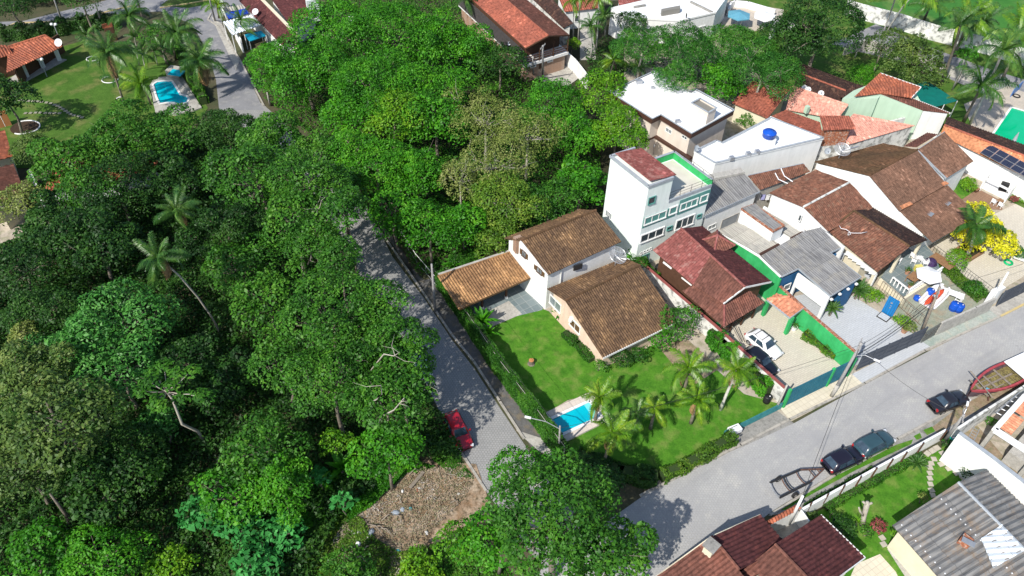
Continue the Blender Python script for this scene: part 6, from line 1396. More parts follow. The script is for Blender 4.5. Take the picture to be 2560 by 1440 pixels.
# far garden palms
for lab, b_, t_, R_c, h_, k_, tr_ in (
 ('tallest far palm with white trunk and dry flower spathe, right side', (2425, 310), (2508, 125), 4.6, 15, 'palmd', .16),
 ('far palm close beside the tallest one, with big drooping crown', (2408, 305), (2455, 215), 5.0, 8.5, 'palmd', .18),
 ('far palm with tan spathes high over the boundary wall', (2385, 140), (2425, 40), 5.2, 9, 'palm', .22),
 ('far palm just right of the tan spathe palm', (2440, 118), (2458, 55), 4.6, 6, 'palmd', .16),
 ('far palm at the right edge above the blue board', (2505, 200), (2545, 80), 5.2, 10, 'palm', .18),
 ('slender far palm at the end of the boundary wall', (2205, 90), (2240, -10), 4.0, 9, 'palm', .13),
 ('far palm trunk crossing the inner garden wall', (2185, 142), (2290, -20), 4.4, 14, 'palm', .12),
 ('far palm with leaning dark crown left of the spathe palm', (2310, 50), (2330, 10), 4.4, 6, 'palmd', .18),
 ('far palm with rough trunk behind the green awning', (2350, 213), (2402, 60), 3.8, 12, 'palmd', .2),
 ('far palm with low fronds at the right edge', (2560, 170), (2590, 110), 4.6, 7, 'palmd', .16)):
    palm(lab, b_, t_, R_c, k_, seed=int(b_[0]), ht=h_, nf=14, tr=tr_, bark=BARKWH if tr_ < .17 else BARKPALM, nuts=False)
# slender trunks with whitewashed feet
for lab, b_, t_, h_ in (('young slim palm trunk with white foot, leftmost on the far lawn', (2136, 146), (2160, 95), 5), ('young slim palm with white foot in the middle of the far lawn', (2225, 155), (2245, 120), 4), ('slim palm with white foot near the willowy tree', (2380, 225), (2410, 150), 7)):
    palm(lab, b_, t_, 1.6, 'palmd', seed=int(b_[0]), ht=h_, nf=6, tr=.09, bark=BARKWH, nuts=False)
for i, (x, y) in enumerate(((225, 115), (345, 130), (350, 165), (365, 175), (395, 165), (415, 160), (300, 230))):
    palm('young palm on the left garden lawn, %s' % ('nearest the hedge', 'uppermost of the cluster', 'in the red soil ring', 'right beside the red soil ring', 'fourth in the cluster', 'last before the road hedge', 'sapling near the white edged ring')[i], (x, y), (x-8, y-38 if i else y-28), 2.6, 'palmd', seed=60+i, ht=4 if i < 6 else 2.6, nf=9, tr=.07, nuts=False, bark=BARKWH, name='young_palm')
# cycads, bananas and spiky plants: fronds from the ground
def rosette(label, px, R, z0, nf, kind, seed, name='cycad', meshes=None, cat='plant', el0=1.2, el1=.1):
    rng = np.random.default_rng(seed); b = q(px[0], px[1], 0); t = thing(name, label, cat, b, 0, 'ground rosette plants'); mb = MB(); mb.tube([V(0, 0, 0), V(0, 0, z0)], .12, 7); mb.build('stem', BARKPALM, t, local=True)
    for i in range(nf):
        f = i/nf; az = i*2.39996; o = bpy.data.objects.new('frond', (meshes or CYC)[i % len(meshes or CYC)]); C.objects.link(o); o.parent = t; o.location = (0, 0, z0); o.rotation_euler = (0, -(el0+(el1-el0)*f), az); s = R*rng.uniform(.85, 1.1); o.scale = (s, s, s)
rosette('big round cycad on the pale patio, larger of the two', (2137, 748), 1.75, 1.2, 30, 'palmd', 1)
rosette('smaller round cycad against the green wall top', (2073, 790), 1.4, 1.0, 26, 'palmd', 2)
rosette('spiky round cycad on the lower garden lawn', (2288, 1165), 1.2, .3, 26, 'palmd', 3)
def blade(name, L, Wd, mat, droop=.5):
    n = 7; V_, F = [], []
    for i in range(n+1):
        s = i/n; x = L*s; z = L*(.35*s-droop*s*s); w_ = Wd*math.sin(math.pi*min(.98, s*.9+.08))**.7
        V_ += [(x, -w_, z+w_*.35), (x, 0, z), (x, w_, z+w_*.35)]
    for i in range(n): k = i*3; F += [(k, k+3, k+4, k+1), (k+1, k+4, k+5, k+2)]
    me = bpy.data.meshes.new(name); me.from_pydata(V_, [], F); me.materials.append(mat); me.update(); return me
LEAFB = [blade('leaf', 1, .13, LM['bright'], d_) for d_ in (.3, .55)]; LEAFT = [blade('leaf', 1, .05, LM['lime'], d_) for d_ in (.3, .6)]; LEAFD = [blade('leaf', 1, .045, LM['mid'], d_) for d_ in (.3, .6)]
for lab, px, R, nf, me_, s_ in (('banana plant above the rubble clearing, larger one', (858, 1188), 2.0, 9, LEAFB, 1), ('banana plant left of the larger banana', (805, 1225), 1.5, 7, LEAFB, 2),
 ('paddle leaved plant against the salmon house corner', (1400, 795), 1.3, 10, LEAFB, 3), ('ginger plant clump beside the hedge inside the lawn', (1205, 822), 1.7, 22, LEAFB, 4), ('second ginger clump below the first by the hedge', (1218, 842), 1.3, 16, LEAFB, 5),
 ('spiky green clump at the salmon house porch', (1570, 905), .9, 22, LEAFD, 6), ('yellow green strap leaved clump by the blue wall', (2178, 748), 1.1, 20, LEAFT, 7), ('strap leaved clump at the foot of the dead trunk', (2140, 1312), .8, 14, LEAFT, 8),
 ('banana clump behind the brown tiled roof', (1582, 668), 1.7, 10, LEAFB, 9), ('broad leaved clump under the carport trees', (1135, 672), 1.3, 18, LEAFB, 10), ('second broad leaved clump under the carport trees', (1180, 650), 1.3, 18, LEAFB, 11),
 ('broad leaved clump in the bottom left wood', (230, 1420), 1.6, 16, LEAFB, 12), ('broad leaved clump in the dim lower wood', (390, 1210), 1.5, 12, LEAFB, 13), ('leafy clump between beige house and salmon tiles', (1890, 312), 1.6, 16, LEAFT, 14), ('dracaena at the foot of the mango shade wall', (1530, 902), .8, 16, LEAFD, 15)):
    rosette(lab, px, R, .4 if R < 1.4 else .9, nf, '', s_, name='leafy_plant', meshes=me_, el0=1.15, el1=.25)

# cecropia with umbrella leaves, and other bare pale trunks
t = thing('umbrella_leaved_tree', 'sparse tree with umbrella leaf clusters on a long bent pale trunk', 'tree', q(522, 1118, 0), 0, 'trees of the wood and gardens')
b = q(522, 1118, 0); top = q(413, 975, 8.5)-b; rng = np.random.default_rng(77)
mb = MB(); mb.tube([V(0, 0, 0), top*.3+V(.1, 0, 0), q(455, 1060, 5.2)-b, top*.85, top], [.17, .14, .12, .1, .08], 7)
heads = [(350, 975), (385, 930), (410, 910), (440, 930), (480, 925), (500, 985), (455, 990), (385, 1000), (400, 1015), (425, 960), (370, 950), (520, 990)]
Ps, Ns = [], []
for x, y in heads:
    e = q(x, y, 9.0+rng.uniform(-.4, .4))-b; mb.tube([top*.97, top.lerp(e, .5)+V(0, 0, -.3), e], [.06, .04, .03], 5)
    for k in range(70): a_ = rng.uniform(0, 6.28); r_ = rng.uniform(.15, .8); Ps.append((e.x+math.cos(a_)*r_, e.y+math.sin(a_)*r_, e.z+.1-r_*.25+rng.normal()*.05)); Ns.append((math.cos(a_)*.3, math.sin(a_)*.3, 1))
mb.build('trunk', BARKP, t, True, local=True)
Ps = np.array(Ps); Ns = np.array(Ns)+rng.normal(size=Ps.shape)*.15; Ns /= np.linalg.norm(Ns, axis=1)[:, None]; L = np.full(len(Ps), .42); leafcards(Ps, Ns, L, L*.42, rng, LM['mid'], 'crown', t)
def snag(label, pts, r0, seed, twig=0, bark=None):
    r0 = r0*.68; P = [q(*p) for p in pts]; t = thing('bare_branch', label, 'dead branch', (P[0].x, P[0].y, 0), 0, 'bare pale branches'); mb = MB(); n = len(P); mb.tube(P, [r0*(1-.75*i/(n-1)) for i in range(n)], 6); rng = np.random.default_rng(seed)
    for k in range(twig):
        s = P[-1].lerp(P[-2], rng.uniform(0, .9)); e = s+V(*(rng.normal(size=3)*.9))+V(0, 0, .3); mb.tube([s, s.lerp(e, .5)+V(*(rng.normal(size=3)*.15)), e], [r0*.4, r0*.25, r0*.08], 4)
    mb.build('limb', bark or BARKP, t, True)
snag('bare white forked branch pointing at the side road', [(930, 1090, 5), (955, 1040, 9), (985, 1025, 11.2), (1010, 995, 12.2)], .16, 1, 3)
snag('pale dead twigs reaching over the road from the big crown', [(1030, 1010, 7), (1045, 985, 9), (1075, 965, 9.6)], .1, 2, 8)
snag('curved bare branch on the roadside crown', [(900, 1020, 6), (942, 998, 11), (955, 985, 12.3), (952, 962, 12.4)], .12, 3, 1)
snag('pale zigzag branch on the upper roadside crown', [(900, 960, 7), (960, 885, 11), (985, 890, 12), (1000, 880, 12.2)], .12, 4, 3)
snag('branching white limbs of the vine draped tree, upper fork', [(760, 700, 2), (745, 560, 8.5), (770, 530, 10), (800, 520, 10.6)], .16, 5, 9)
snag('branching white limbs of the vine draped tree, right fork', [(770, 660, 4), (795, 590, 9.5), (810, 565, 10.3)], .12, 6, 6)
snag('branching white limbs of the vine draped tree, lower fork', [(740, 620, 7), (765, 640, 9), (790, 625, 9.8)], .11, 7, 4)
snag('pale stub of trunk in the dark lower left wood', [(280, 1215, 0), (268, 1205, 2), (247, 1190, 4)], .1, 8, 0)
snag('thick brown fallen looking trunk under the olive tree', [(182, 1315, 0), (165, 1285, 3), (125, 1235, 6.5)], .42, 9, 0, BARK)
snag('bare white twigs on the junction tree, left', [(1290, 1260, 6), (1286, 1240, 10), (1285, 1228, 10.6)], .08, 10, 4)
snag('bare white branch on the junction tree, right', [(1340, 1260, 6), (1332, 1240, 10.8), (1336, 1215, 11.4)], .1, 11, 1)
snag('thin straight pale stem in the dim wood', [(375, 1270, 0), (350, 1200, 4), (335, 1180, 5)], .07, 12, 0, LM['hedge'])
# ------------------------------------------------------------------ walls, gates, fences
def fence_wall(name, label, cat, pts, th, h, mat, cope=None, px_top=True, z0=0.0, group=None, part='wall', cw=.12):
    P = [q(p[0], p[1], h if px_top else 0) for p in pts]; t = thing(name, label, cat, (P[0].x, P[0].y, 0), 0, group)
    MB().wallrun(P, th, h, z0).build(part, mat, t)
    if cope:
        m = MB()
        for a, b in zip(P, P[1:]): m.beam(V(a.x, a.y, h+.04), V(b.x, b.y, h+.04), th+cw, .07)
        m.build('coping', cope, t)
    return t, P
REDC = M('red_coping', (.30, .08, .07), (.22, .07, .06), 2, .8)
fence_wall('boundary_wall', 'long white mould stained lot wall with red coping beside the chalet', 'wall', [(1596, 650), (1783, 810), (1842, 863), (1965, 973)], .2, 2.2, WHITEDIRT, REDC)
fence_wall('boundary_wall', 'bright green garden wall with brick coping between cream yard and grey patio', 'wall', [(1950, 716), (2010, 771), (2138, 880)], .22, 2.7, GREENW, BRICKR)
t, P = fence_wall('street_wall', 'white street wall with brown posts along the grass strip', 'wall', [(2007, 1272), (2190, 1170), (2366, 1074)], .2, 1.7, WHITE, None)
for x, y in ((760, 1100), (975, 985), (1185, 875), (1395, 765), (1595, 655), (1800, 545), (1980, 455), (2195, 335), (2490, 175)):
    A = onp(*cr(1880, 1040, 5.12)(x, y), P[0], P[-1]); A = q(*cr(1880, 1040, 5.12)(x, y), 2.1); mb = MB(); mb.tube([V(A.x, A.y-.1, 2.15), V(A.x, A.y-.1, .6)], .07, 6); mb.build('post', WOOD, t)
fence_wall('boundary_wall', 'tall blank white wall beside the fibre cement roof', 'wall', [(2398, 1082), (2480, 1142), (2560, 1205), (2700, 1320)], .25, 4.3, WHITE, GREYF)
fence_wall('boundary_wall', 'grey white wall in front of the half built house', 'wall', [(2394, 1071), (2470, 1022), (2556, 968), (2640, 915)], .22, 2.4, WHITEDIRT, None)
fence_wall('boundary_wall', 'long grey white block wall along the far playing field', 'wall', [(2120, 0), (2157, 10), (2258, 36), (2340, 62), (2484, 98), (2640, 145)], .2, 2.6, WHITEDIRT, None)
fence_wall('garden_wall', 'low grey wall on the near side of the far street', 'wall', [(2116, 112), (2170, 98), (2255, 122), (2364, 158), (2440, 178)], .2, 1.8, CONCL, None)
fence_wall('patio_wall', 'curved white wall round the parasol patio', 'wall', [(1822, 22), (1828, 6), (1838, 1), (1870, 4), (1939, 24)], .3, 1.2, WHITE, None)
fence_wall('patio_wall', 'white wall at the right end of the parasol patio', 'wall', [(1930, 70), (1945, 50), (1990, 45)], .4, 2.2, WHITE, None)
fence_wall('boundary_wall', 'white courtyard wall right of the brick house', 'wall', [(1410, 122), (1440, 150), (1470, 188)], .2, 2.2, WHITE, None)
fence_wall('boundary_wall', 'white wall strip in the shadow left of the hidden roofs', 'wall', [(72, 424), (90, 465), (108, 508)], .3, 2.0, WHITE, None)
fence_wall('garden_wall', 'plain concrete wall between boat yard and pavement', 'wall', [(2355, 806), (2440, 768), (2490, 745)], .2, 2.0, CONCL, None)
fence_wall('gate_pillar', 'tall white gate pillar at the corner of the boat yard wall', 'pillar', [(2484, 728), (2510, 715)], .5, 2.4, WHITE, None)
fence_wall('garden_wall', 'cream retaining wall at the foot of the slate terrace', 'wall', [(2201, 696), (2259, 746), (2352, 686)], .25, .8, CREAM, None, px_top=True)
# blue sliding gate with green posts
def gate(name, label, a, b, h, mat, n=8, posts=None, pm=None, cat='gate', psz=.26):
    A, B_ = q(a[0], a[1], 0), q(b[0], b[1], 0); t = thing(name, label, cat, A, 0, None); d = (B_-A)
    MB().wallrun([A, B_], .06, h, .08).build('panel', mat, t)
    m = MB(); nr = V(d.y, -d.x, 0).normalized(); nr = nr if nr.dot(EYE-A) > 0 else -nr
    for i in range(n): z = .15+(h-.25)*i/(n-1); m.beam(A+nr*.06+V(0, 0, z), B_+nr*.06+V(0, 0, z), .05, .07)
    m.build('frame', mat, t)
    for s_ in (posts or ()): mb = MB(); mb.box(A+d*s_+nr*.02, (psz, psz, h+.12), math.atan2(d.y, d.x), z0=0); mb.build('post', pm, t)
    return t
gate('metal_gate', 'wide blue metal gate between green posts on the cream pavement', (1957, 1017), (2118, 938), 2.6, BLUEG, 10, (0, .66, .99), GREENW)
gate('metal_gate', 'long dark grey sliding gate beside the grey pavement', (2140, 925), (2296, 856), 2.3, DARKG, 4, (0, .2, .4, .6, .8, 1), DARKG, psz=.14)
gate('metal_gate', 'dark grey gate right of the tall white pillar', (2490, 765), (2640, 690), 2.3, DARKG, 7, (0, .33, .66), DARKG, psz=.14)
gate('low_fence', 'low blue green slatted fence at the edge of the palm lawn', (1846, 1074), (1950, 1022), 1.0, M('teal_fence_metal', (.03, .16, .18), (.05, .22, .23), 2, .6), 6)
gate('low_fence', 'short blue green gate piece beside the white bin', (1806, 1093), (1838, 1078), 1.0, M('teal_gate_metal', (.03, .15, .15), (.06, .22, .22), 2, .6), 5)
gate('rusty_fence', 'worn brown sheet fence sagging along the boat yard', (2300, 858), (2352, 828), 1.9, M('worn_sheet', (.14, .16, .15), (.10, .09, .08), 2, .8), 5)
def railing(name, label, pts, h, mat, sp=.35):
    P = [q(x, y, 0) for x, y in pts]; t = thing(name, label, 'fence', P[0], 0); m = MB(); m2 = MB()
    for a, b in zip(P, P[1:]):
        for z in (h, .15): m2.tube([a+V(0, 0, z), b+V(0, 0, z)], .03, 4)
        k_ = int((b-a).length/sp)
        for i in range(k_+1): p_ = a.lerp(b, i/k_); m.tube([p_, p_+V(0, 0, h)], .018, 4)
    m2.build('rail', mat, t); m.build('bars', mat, t)
railing('metal_railing', 'black bar fence between boat yard and pale patio', [(2320, 632), (2400, 692), (2480, 752)], 1.5, BLACKM)
railing('metal_railing', 'rusty wire fence between grey patio and boat yard', [(2196, 726), (2246, 768), (2300, 815)], 1.5, RUST)
t = thing('wire_fence', 'thin pale rail standing out above the roadside hedge', 'fence', q(1098, 716, 0)); P_ = [q(x, y, 0) for x, y in ((1098, 716), (1160, 803), (1240, 923), (1330, 1043), (1408, 1150))]
m = MB(); m.tube([p+V(0, 0, 2.1) for p in P_], .022, 4); m.build('rail', CONCL, t)
for p in P_: m = MB(); m.tube([p, p+V(0, 0, 2.1)], .03, 4); m.build('post', CONCL, t)
railing('wire_fence', 'wire fence with pale posts along the shaded pavement', [(1005, 600), (1040, 655), (1092, 716)], 1.3, WHITEP, 1.8)

# ------------------------------------------------------------------ poles and cables
def pole(name, label, bpx, tpx, h, r=.16, mat=POLEC, arm=None, cross=0, cat='utility pole', base=None):
    b = q(bpx[0], bpx[1], 0); tp = q(tpx[0], tpx[1], h); t = thing(name, label, cat, b, 0); 
    mb = MB(); mb.tube([b, b.lerp(tp, .5), tp], [r, r*.85, r*.65], 10); mb.build('shaft', mat, t, True)
    if base: m = MB(); m.tube([b, b.lerp(tp, .22)], [r+.015, r+.005], 10); m.build('painted_foot', base, t, True)
    if arm:
        az, L, z = arm; e = b.lerp(tp, z/h); e2 = e+V(math.cos(az)*L, math.sin(az)*L, .5); m = MB(); m.tube([e, e.lerp(e2, .5)+V(0, 0, .3), e2], .04, 6); o = m.build('lamp_arm', STEEL, t)
        m = MB(); m.beam(e2, e2+V(math.cos(az)*.55, math.sin(az)*.55, -.02), .18, .12); sub(m, 'lamp_head', PLASTW, o, t)
    for i in range(cross):
        z = h-.3-.55*i; e = b.lerp(tp, z/h); az = 1.15; d = V(math.cos(az), math.sin(az), 0)*.75; m = MB(); m.beam(e-d, e+d, .1, .1)
        for s_ in (-1, -.4, .4, 1): m.lathe(e+d*s_+V(0, 0, .05), [(.04, 0), (.06, .08), (.03, .18)], 6)
        m.build('crossarm', POLEC, t)
    return tp
p1 = pole('utility_pole', 'stout concrete utility pole with street lamp in front of the green gate post', (2079, 990), (2154, 857), 8.0, .18, arm=(R_(-30), 1.6, 6.2), cross=2, base=CONCL)
p2 = pole('utility_pole', 'grey utility pole at the corner of the tall white wall', (2358, 1108), (2410, 1037), 7.0, .17, arm=(R_(60), .9, 6.6), cross=1)
p3 = pole('light_mast', 'white painted mast with floodlights at the boat yard corner', (2470, 768), (2521, 680), 5.2, .15, WHITEP, cat='mast')
p4 = pole('utility_pole', 'concrete pole standing beside the carport corner', (1088, 780), (1079, 660), 7.0, .15)
p5 = pole('utility_pole', 'pole with long lamp arm between pool and junction tree', (1397, 1130), (1400, 1065), 5.5, .11, arm=(R_(165), 2.6, 4.9))
p6 = pole('utility_pole', 'grey pole at the top left street edge', (160, 65), (135, -2), 7.0, .16)
p7 = pole('utility_pole', 'taller concrete pole in front of the brick house', (1357, 198), (1357, 114), 8.0, .17, cross=1)
p8 = pole('utility_pole', 'shorter pole left of the taller one in front of the brick house', (1333, 194), (1332, 144), 5.0, .13)
p9 = pole('utility_pole', 'leaning grey pole at the boat yard fence', (2296, 850), (2350, 718), 8.5, .17, WOODG, cross=2)
p10 = pole('utility_pole', 'weathered pole at the left end of the blue gate', (1938, 1026), (1968, 962), 4.0, .13, CONCL)
p11 = pole('utility_pole', 'white pole rising from the tiled gateway roof', (1972, 1310), (2007, 1240), 6.0, .16, WHITEP)
p12 = pole('utility_pole', 'grey pole by the corner palm at the top left junction', (538, 52), (522, -8), 7, .15)
p13 = pole('utility_pole', 'short pale pole at the end of the grey road', (676, 264), (668, 232), 3.4, .16, CONCL)
p14 = pole('utility_pole', 'slim pole beside the palms in the top garden', (255, 62), (238, 8), 6, .13)
p15 = pole('floodlight_post', 'grey green floodlight post over the planted bank', (2516, 458), (2537, 426), 3.2, .12, GREYF, cat='lamp post')
def cable(label, a, b, sag, r=.018, name='overhead_cable'):
    m = MB(); n_ = 10; m.tube([a.lerp(b, i/n_)+V(0, 0, -sag*4*(i/n_)*(1-i/n_)) for i in range(n_+1)], r, 4)
    o = m.build(name, BLACKM); tag(o, label, 'cable', 'overhead street cables')
off = q(3200, 430, 8)
for i, (a, b, l) in enumerate(((p1, p9, 'black overhead cable from the lamp pole to the boat yard pole'), (p9, off, 'black overhead cable leaving the boat yard pole to the right'), (p1, p2, 'black overhead cable crossing the main road above the sedan'), (p1, p11, 'black overhead cable crossing the road to the gateway pole'), (p1, p5, 'long black overhead cable above the palm lawn'), (p5, p4, 'black overhead cable following the side road hedge'), (p7, p8, 'short cable in front of the brick house'))):
    cable(l, a+V(0, 0, -.3), b+V(0, 0, -.3), .8 if i < 5 else .4)
cable('second black overhead cable above the grey gate', p1+V(.3, 0, -.8), p9+V(0, 0, -.9), .7)
cable('lower thick cable bundle above the grey gate', p1+V(0, 0, -1.8), p9+V(0, 0, -2.2), .6, .035)

# ------------------------------------------------------------------ satellite dishes
DISHM, n_, l_, b_ = newmat('perforated_dish_mesh'); b_.inputs['Base Color'].default_value = (.42, .42, .42, 1); b_.inputs['Alpha'].default_value = .35
def dish(label, c, R, tilt, az, mat=PLASTW, ribs=0, boom=0, name='satellite_dish', zb=None):
    t = thing(name, label, 'satellite dish', V(c.x, c.y, zb if zb is not None else c.z-R*.9)); mat3 = Matrix.Translation(c) @ Matrix.Rotation(az, 4, 'Z') @ Matrix.Rotation(tilt, 4, 'Y')
    m = MB(); prof = [(R*k/6+.001, .35*R*(k/6)**2) for k in range(7)]
    n = 20; i0 = 0
    for r_, z_ in prof: m.v += [tuple(mat3 @ V(r_*math.cos(6.2832*k/n), r_*math.sin(6.2832*k/n), z_)) for k in range(n)]
    for j in range(6):
        for k in range(n): m.f.append((j*n+k, j*n+(k+1) % n, (j+1)*n+(k+1) % n, (j+1)*n+k)); m.uv.append(None)
    d = m.build('dish', mat, t, True)
    if ribs:
        m = MB()
        for k in range(ribs): a_ = 6.2832*k/ribs; m.tube([mat3 @ V(r_*math.cos(a_), r_*math.sin(a_), z_+.02) for r_, z_ in prof], .022, 4)
        m.tube([mat3 @ V(R*math.cos(a_), R*math.sin(a_), .35*R) for a_ in [6.2832*k/24 for k in range(25)]], .03, 4); m.build('rib', STEEL, t)
    m = MB(); m.tube([c, V(c.x, c.y, zb if zb is not None else c.z-R*.9)], .05 if R > .6 else .03, 6); m.build('mast', STEEL, t)
    m = MB(); m.tube([mat3 @ V(-R*.8, 0, .25*R), mat3 @ V(0, 0, .9*R)], .02, 4); hd = mat3 @ V(0, 0, .9*R); m.box(hd, (.12, .12, .14)); m.build('receiver', GREYF, t)
    if boom: m = MB(); m.beam(c, c+V(boom, boom*.35, .2), .14, .14); m.build('boom', STEEL, t)
dish('large ribbed mesh dish on the salmon house ridge', q(1541, 641, 5.2), 1.0, R_(28), R_(-40), DISHM, 14, zb=3.9)
dish('large ribbed mesh dish with boom on the mossy brown roof', q(2104, 377, 6.1), .95, R_(20), R_(-90), DISHM, 14, boom=2.2, zb=5)
dish('small grey dish on the beige and white party wall', q(1741, 371, 6.1), .38, R_(50), R_(-60), GREYF)
dish('round white dish on the blackened roof, left of the touching pair', q(2011, 220, 4.9), .38, R_(40), R_(-110))
dish('round white dish on the blackened roof, right of the touching pair', q(2020.5, 224, 4.9), .36, R_(40), R_(-90))
dish('lone white dish on the blackened roof, right of the pair', q(2052, 234, 4.8), .40, R_(40), R_(-100))
dish('white dish on the side of the brick house', q(1276, 108, 4.5), .42, R_(60), R_(200))
dish('white dish on the sheet metal shelter', q(639, 30, 4.2), .5, R_(40), R_(-100))
dish('white dish beside the garden pavilion roof corner', q(147, 107, 4.2), .55, R_(50), R_(-90))
dish('small grey dish against the brick tank room wall', q(2068, 377, 5.3), .4, R_(60), R_(-90), GREYF)
dish('white dish among the roadside crown leaves', q(877, 47, 9), .4, R_(40), R_(-90))

# ------------------------------------------------------------------ vehicles
def paint(name, c, c2=None): return M(name, c, c2 or tuple(v*.85 for v in c), .8, .28, spec=.5, coat=.5, local=True)
TYRE = M('tyre_rubber', (.02, .02, .02), (.03, .03, .03), 4, .9, local=True); RIM = M('alloy_rim', (.45, .45, .46), (.35, .35, .36), 4, .35, metal=.7, local=True)
REDL = M('red_tail_lamp', (.45, .02, .03), (.35, .02, .02), 3, .3, local=True); CLEARL = M('clear_head_lamp', (.6, .62, .65), (.5, .52, .55), 3, .2, local=True)
CGL = M('car_glass', (.02, .035, .05), (.05, .08, .11), 1.5, .08, spec=.9, local=True); TRIM = M('black_trim', (.015, .015, .015), (.02, .02, .02), 3, .6, local=True)
PLATE = M('licence_plate', (.6, .6, .62), (.5, .5, .52), 8, .5, local=True)
def car(label, fpx, rpx, L, W, H, col, style='hatch', rails=False, name='parked_car', roofc=None, flip=False, rounded=0.0, plate=True):
    f_, r_ = q(fpx[0], fpx[1], .6), q(rpx[0], rpx[1], .6); cc = (f_+r_)/2; az = math.atan2(f_.y-r_.y, f_.x-r_.x)
    t = thing(name, label, 'car', (cc.x, cc.y, 0), az, 'parked cars')
    h = L/2; w = W/2
    if style == 'sedan': st = [(-1, .62, .80, .35), (-.97, .86, .86, .24), (-.86, .95, .90, .2), (-.6, 1, .93, .18), (-.2, 1, .92, .18), (.25, 1, .90, .18), (.5, .985, .86, .18), (.78, .95, .78, .19), (.93, .87, .70, .22), (1, .62, .56, .34)]; cab = (-.58, .34, -.36, .12)
    elif style == 'box': st = [(-1, .80, .84, .34), (-.98, .92, .90, .24), (-.86, .97, .94, .2), (-.5, 1, .94, .18), (0, 1, .92, .18), (.38, .99, .90, .18), (.7, .97, .84, .19), (.94, .92, .78, .22), (1, .80, .62, .34)]; cab = (-.80, .36, -.58, .14)
    else: st = [(-1, .62, .80, .36), (-.96, .86, .92, .25), (-.84, .95, .96, .2), (-.5, 1, .96, .18), (-.1, 1, .94, .18), (.3, 1, .92, .18), (.55, .98, .87, .18), (.8, .92, .77, .2), (.93, .83, .68, .23), (1, .58, .55, .34)]; cab = (-.90, .42, -.68, .14)
    m = MB(); rings = []
    for x, wf, zt, zb in st:
        W_ = w*wf; Z = zt
        prof = [(0, Z+.035), (W_*.45, Z+.03), (W_*.80, Z), (W_*.95, Z-.09), (W_, Z*.62), (W_*.97, zb+.08), (W_*.85, zb)]
        rings.append([V(x*h, y, z) for y, z in prof]+[V(x*h, -y, z) for y, z in prof[::-1][:-1]])
    n = len(rings[0])
    for r in rings: m.v += [tuple(p) for p in r]
    for j in range(len(rings)-1):
        for k in range(n): m.f.append((j*n+k, j*n+(k+1) % n, (j+1)*n+(k+1) % n, (j+1)*n+k)); m.uv.append(None)
    m.f.append(tuple(range(n))); m.uv.append(None); m.f.append(tuple((len(rings)-1)*n+k for k in range(n))[::-1]); m.uv.append(None)
    body = m.build('body', col, t, True, local=True)
    xr, xf, xr2, xf2 = [k*h for k in cab]; zb = .90; wb, wt = w*.90, w*.70
    # greenhouse
    lv = [(0, wb, xr, xf), (.5, (wb+wt)/2+.03, xr+(xr2-xr)*.42, xf+(xf2-xf)*.46), (.93, wt, xr2-.02, xf2+.02), (1.0, wt*.86, xr2+.12, xf2-.10)]
    m = MB()
    for s_, ww, a_, b_ in lv:
        z = zb+(H-zb)*s_; c_ = .12
        m.v += [(a_+c_, -ww, z), (b_-c_*1.6, -ww, z), (b_, -ww*.72, z), (b_+.04, 0, z), (b_, ww*.72, z), (b_-c_*1.6, ww, z), (a_+c_, ww, z), (a_, ww*.75, z), (a_, -ww*.75, z)]
    for j in range(3):
        for k in range(9): m.f.append((j*9+k, j*9+(k+1) % 9, (j+1)*9+(k+1) % 9, (j+1)*9+k)); m.uv.append(None)
    m.f.append(tuple(27+k for k in range(9))); m.uv.append(None)
    m.build('roof', roofc or col, t, True, local=True)
    def panel(nm, P, mat=CGL, o_=.02):
        c0 = sum((Vector(p) for p in P), Vector())/len(P); nn = (Vector(P[1])-Vector(P[0])).cross(Vector(P[2])-Vector(P[1])).normalized(); ctr = V(0, 0, .8)
        if nn.dot(c0-ctr) < 0: nn = -nn
        mm = MB(); mm.face([Vector(p)+nn*o_ for p in P]); return mm.build(nm, mat, t, local=True)
    zt = zb+(H-zb)*.9; zl = zb+(H-zb)*.07
    fw0, fw1 = wb*.80, wt*.82
    lx = lambda s_, a, b: a+(b-a)*s_
    panel('windscreen', [(xf-.01, -fw0, zl), (xf-.01, fw0, zl), (xf2+.06, fw1, zt), (xf2+.06, -fw1, zt)], o_=.045)
    panel('rear_window', [(xr+.02, -fw0*.92, zl+.05), (xr+.02, fw0*.92, zl+.05), (xr2-.03, fw1*.92, zt), (xr2-.03, -fw1*.92, zt)], o_=.035)
    for sd in (-1, 1):
        mid = (xr+xf)/2-.05; y0, y1 = sd*(wb+.005), sd*(wt+.012)
        panel('side_window', [(xr+.35, y0, zl+.02), (mid-.04, y0, zl+.02), (mid-.04, y1, zt-.01), (xr2+.18, y1, zt-.01)], o_=.05)
        panel('side_window', [(mid+.04, y0, zl+.02), (xf-.35, y0, zl+.02), (xf2-.12, y1, zt-.01), (mid+.04, y1, zt-.01)], o_=.05)
        m = MB(); m.box(V(xf-.30, sd*(w+.07), .96), (.14, .2, .13)); m.build('wing_mirror', col if col is not None else TRIM, t, local=True)
        for xx in (-.60*h, .62*h):
            m = MB(); yy = sd*(w-.09); m.tube([V(xx, yy-.09, .31), V(xx, yy+.09, .31)], .31, 16); o = m.build('wheel', TYRE, t, local=True)
            m = MB(); m.tube([V(xx, yy+sd*.06, .31), V(xx, yy+sd*.105, .31)], .20, 12); mo = m.build('rim', RIM, None, local=True); mo.parent = o
        m = MB(); m.box(V(h*.93, sd*w*.66, .62), (.22, .30, .14), -sd*.45); m.build('headlight', CLEARL, t, local=True)
        m = MB(); m.box(V(-h*.955, sd*w*.70, .80), (.16, .26, .18), sd*.4); m.build('tail_light', REDL, t, local=True)
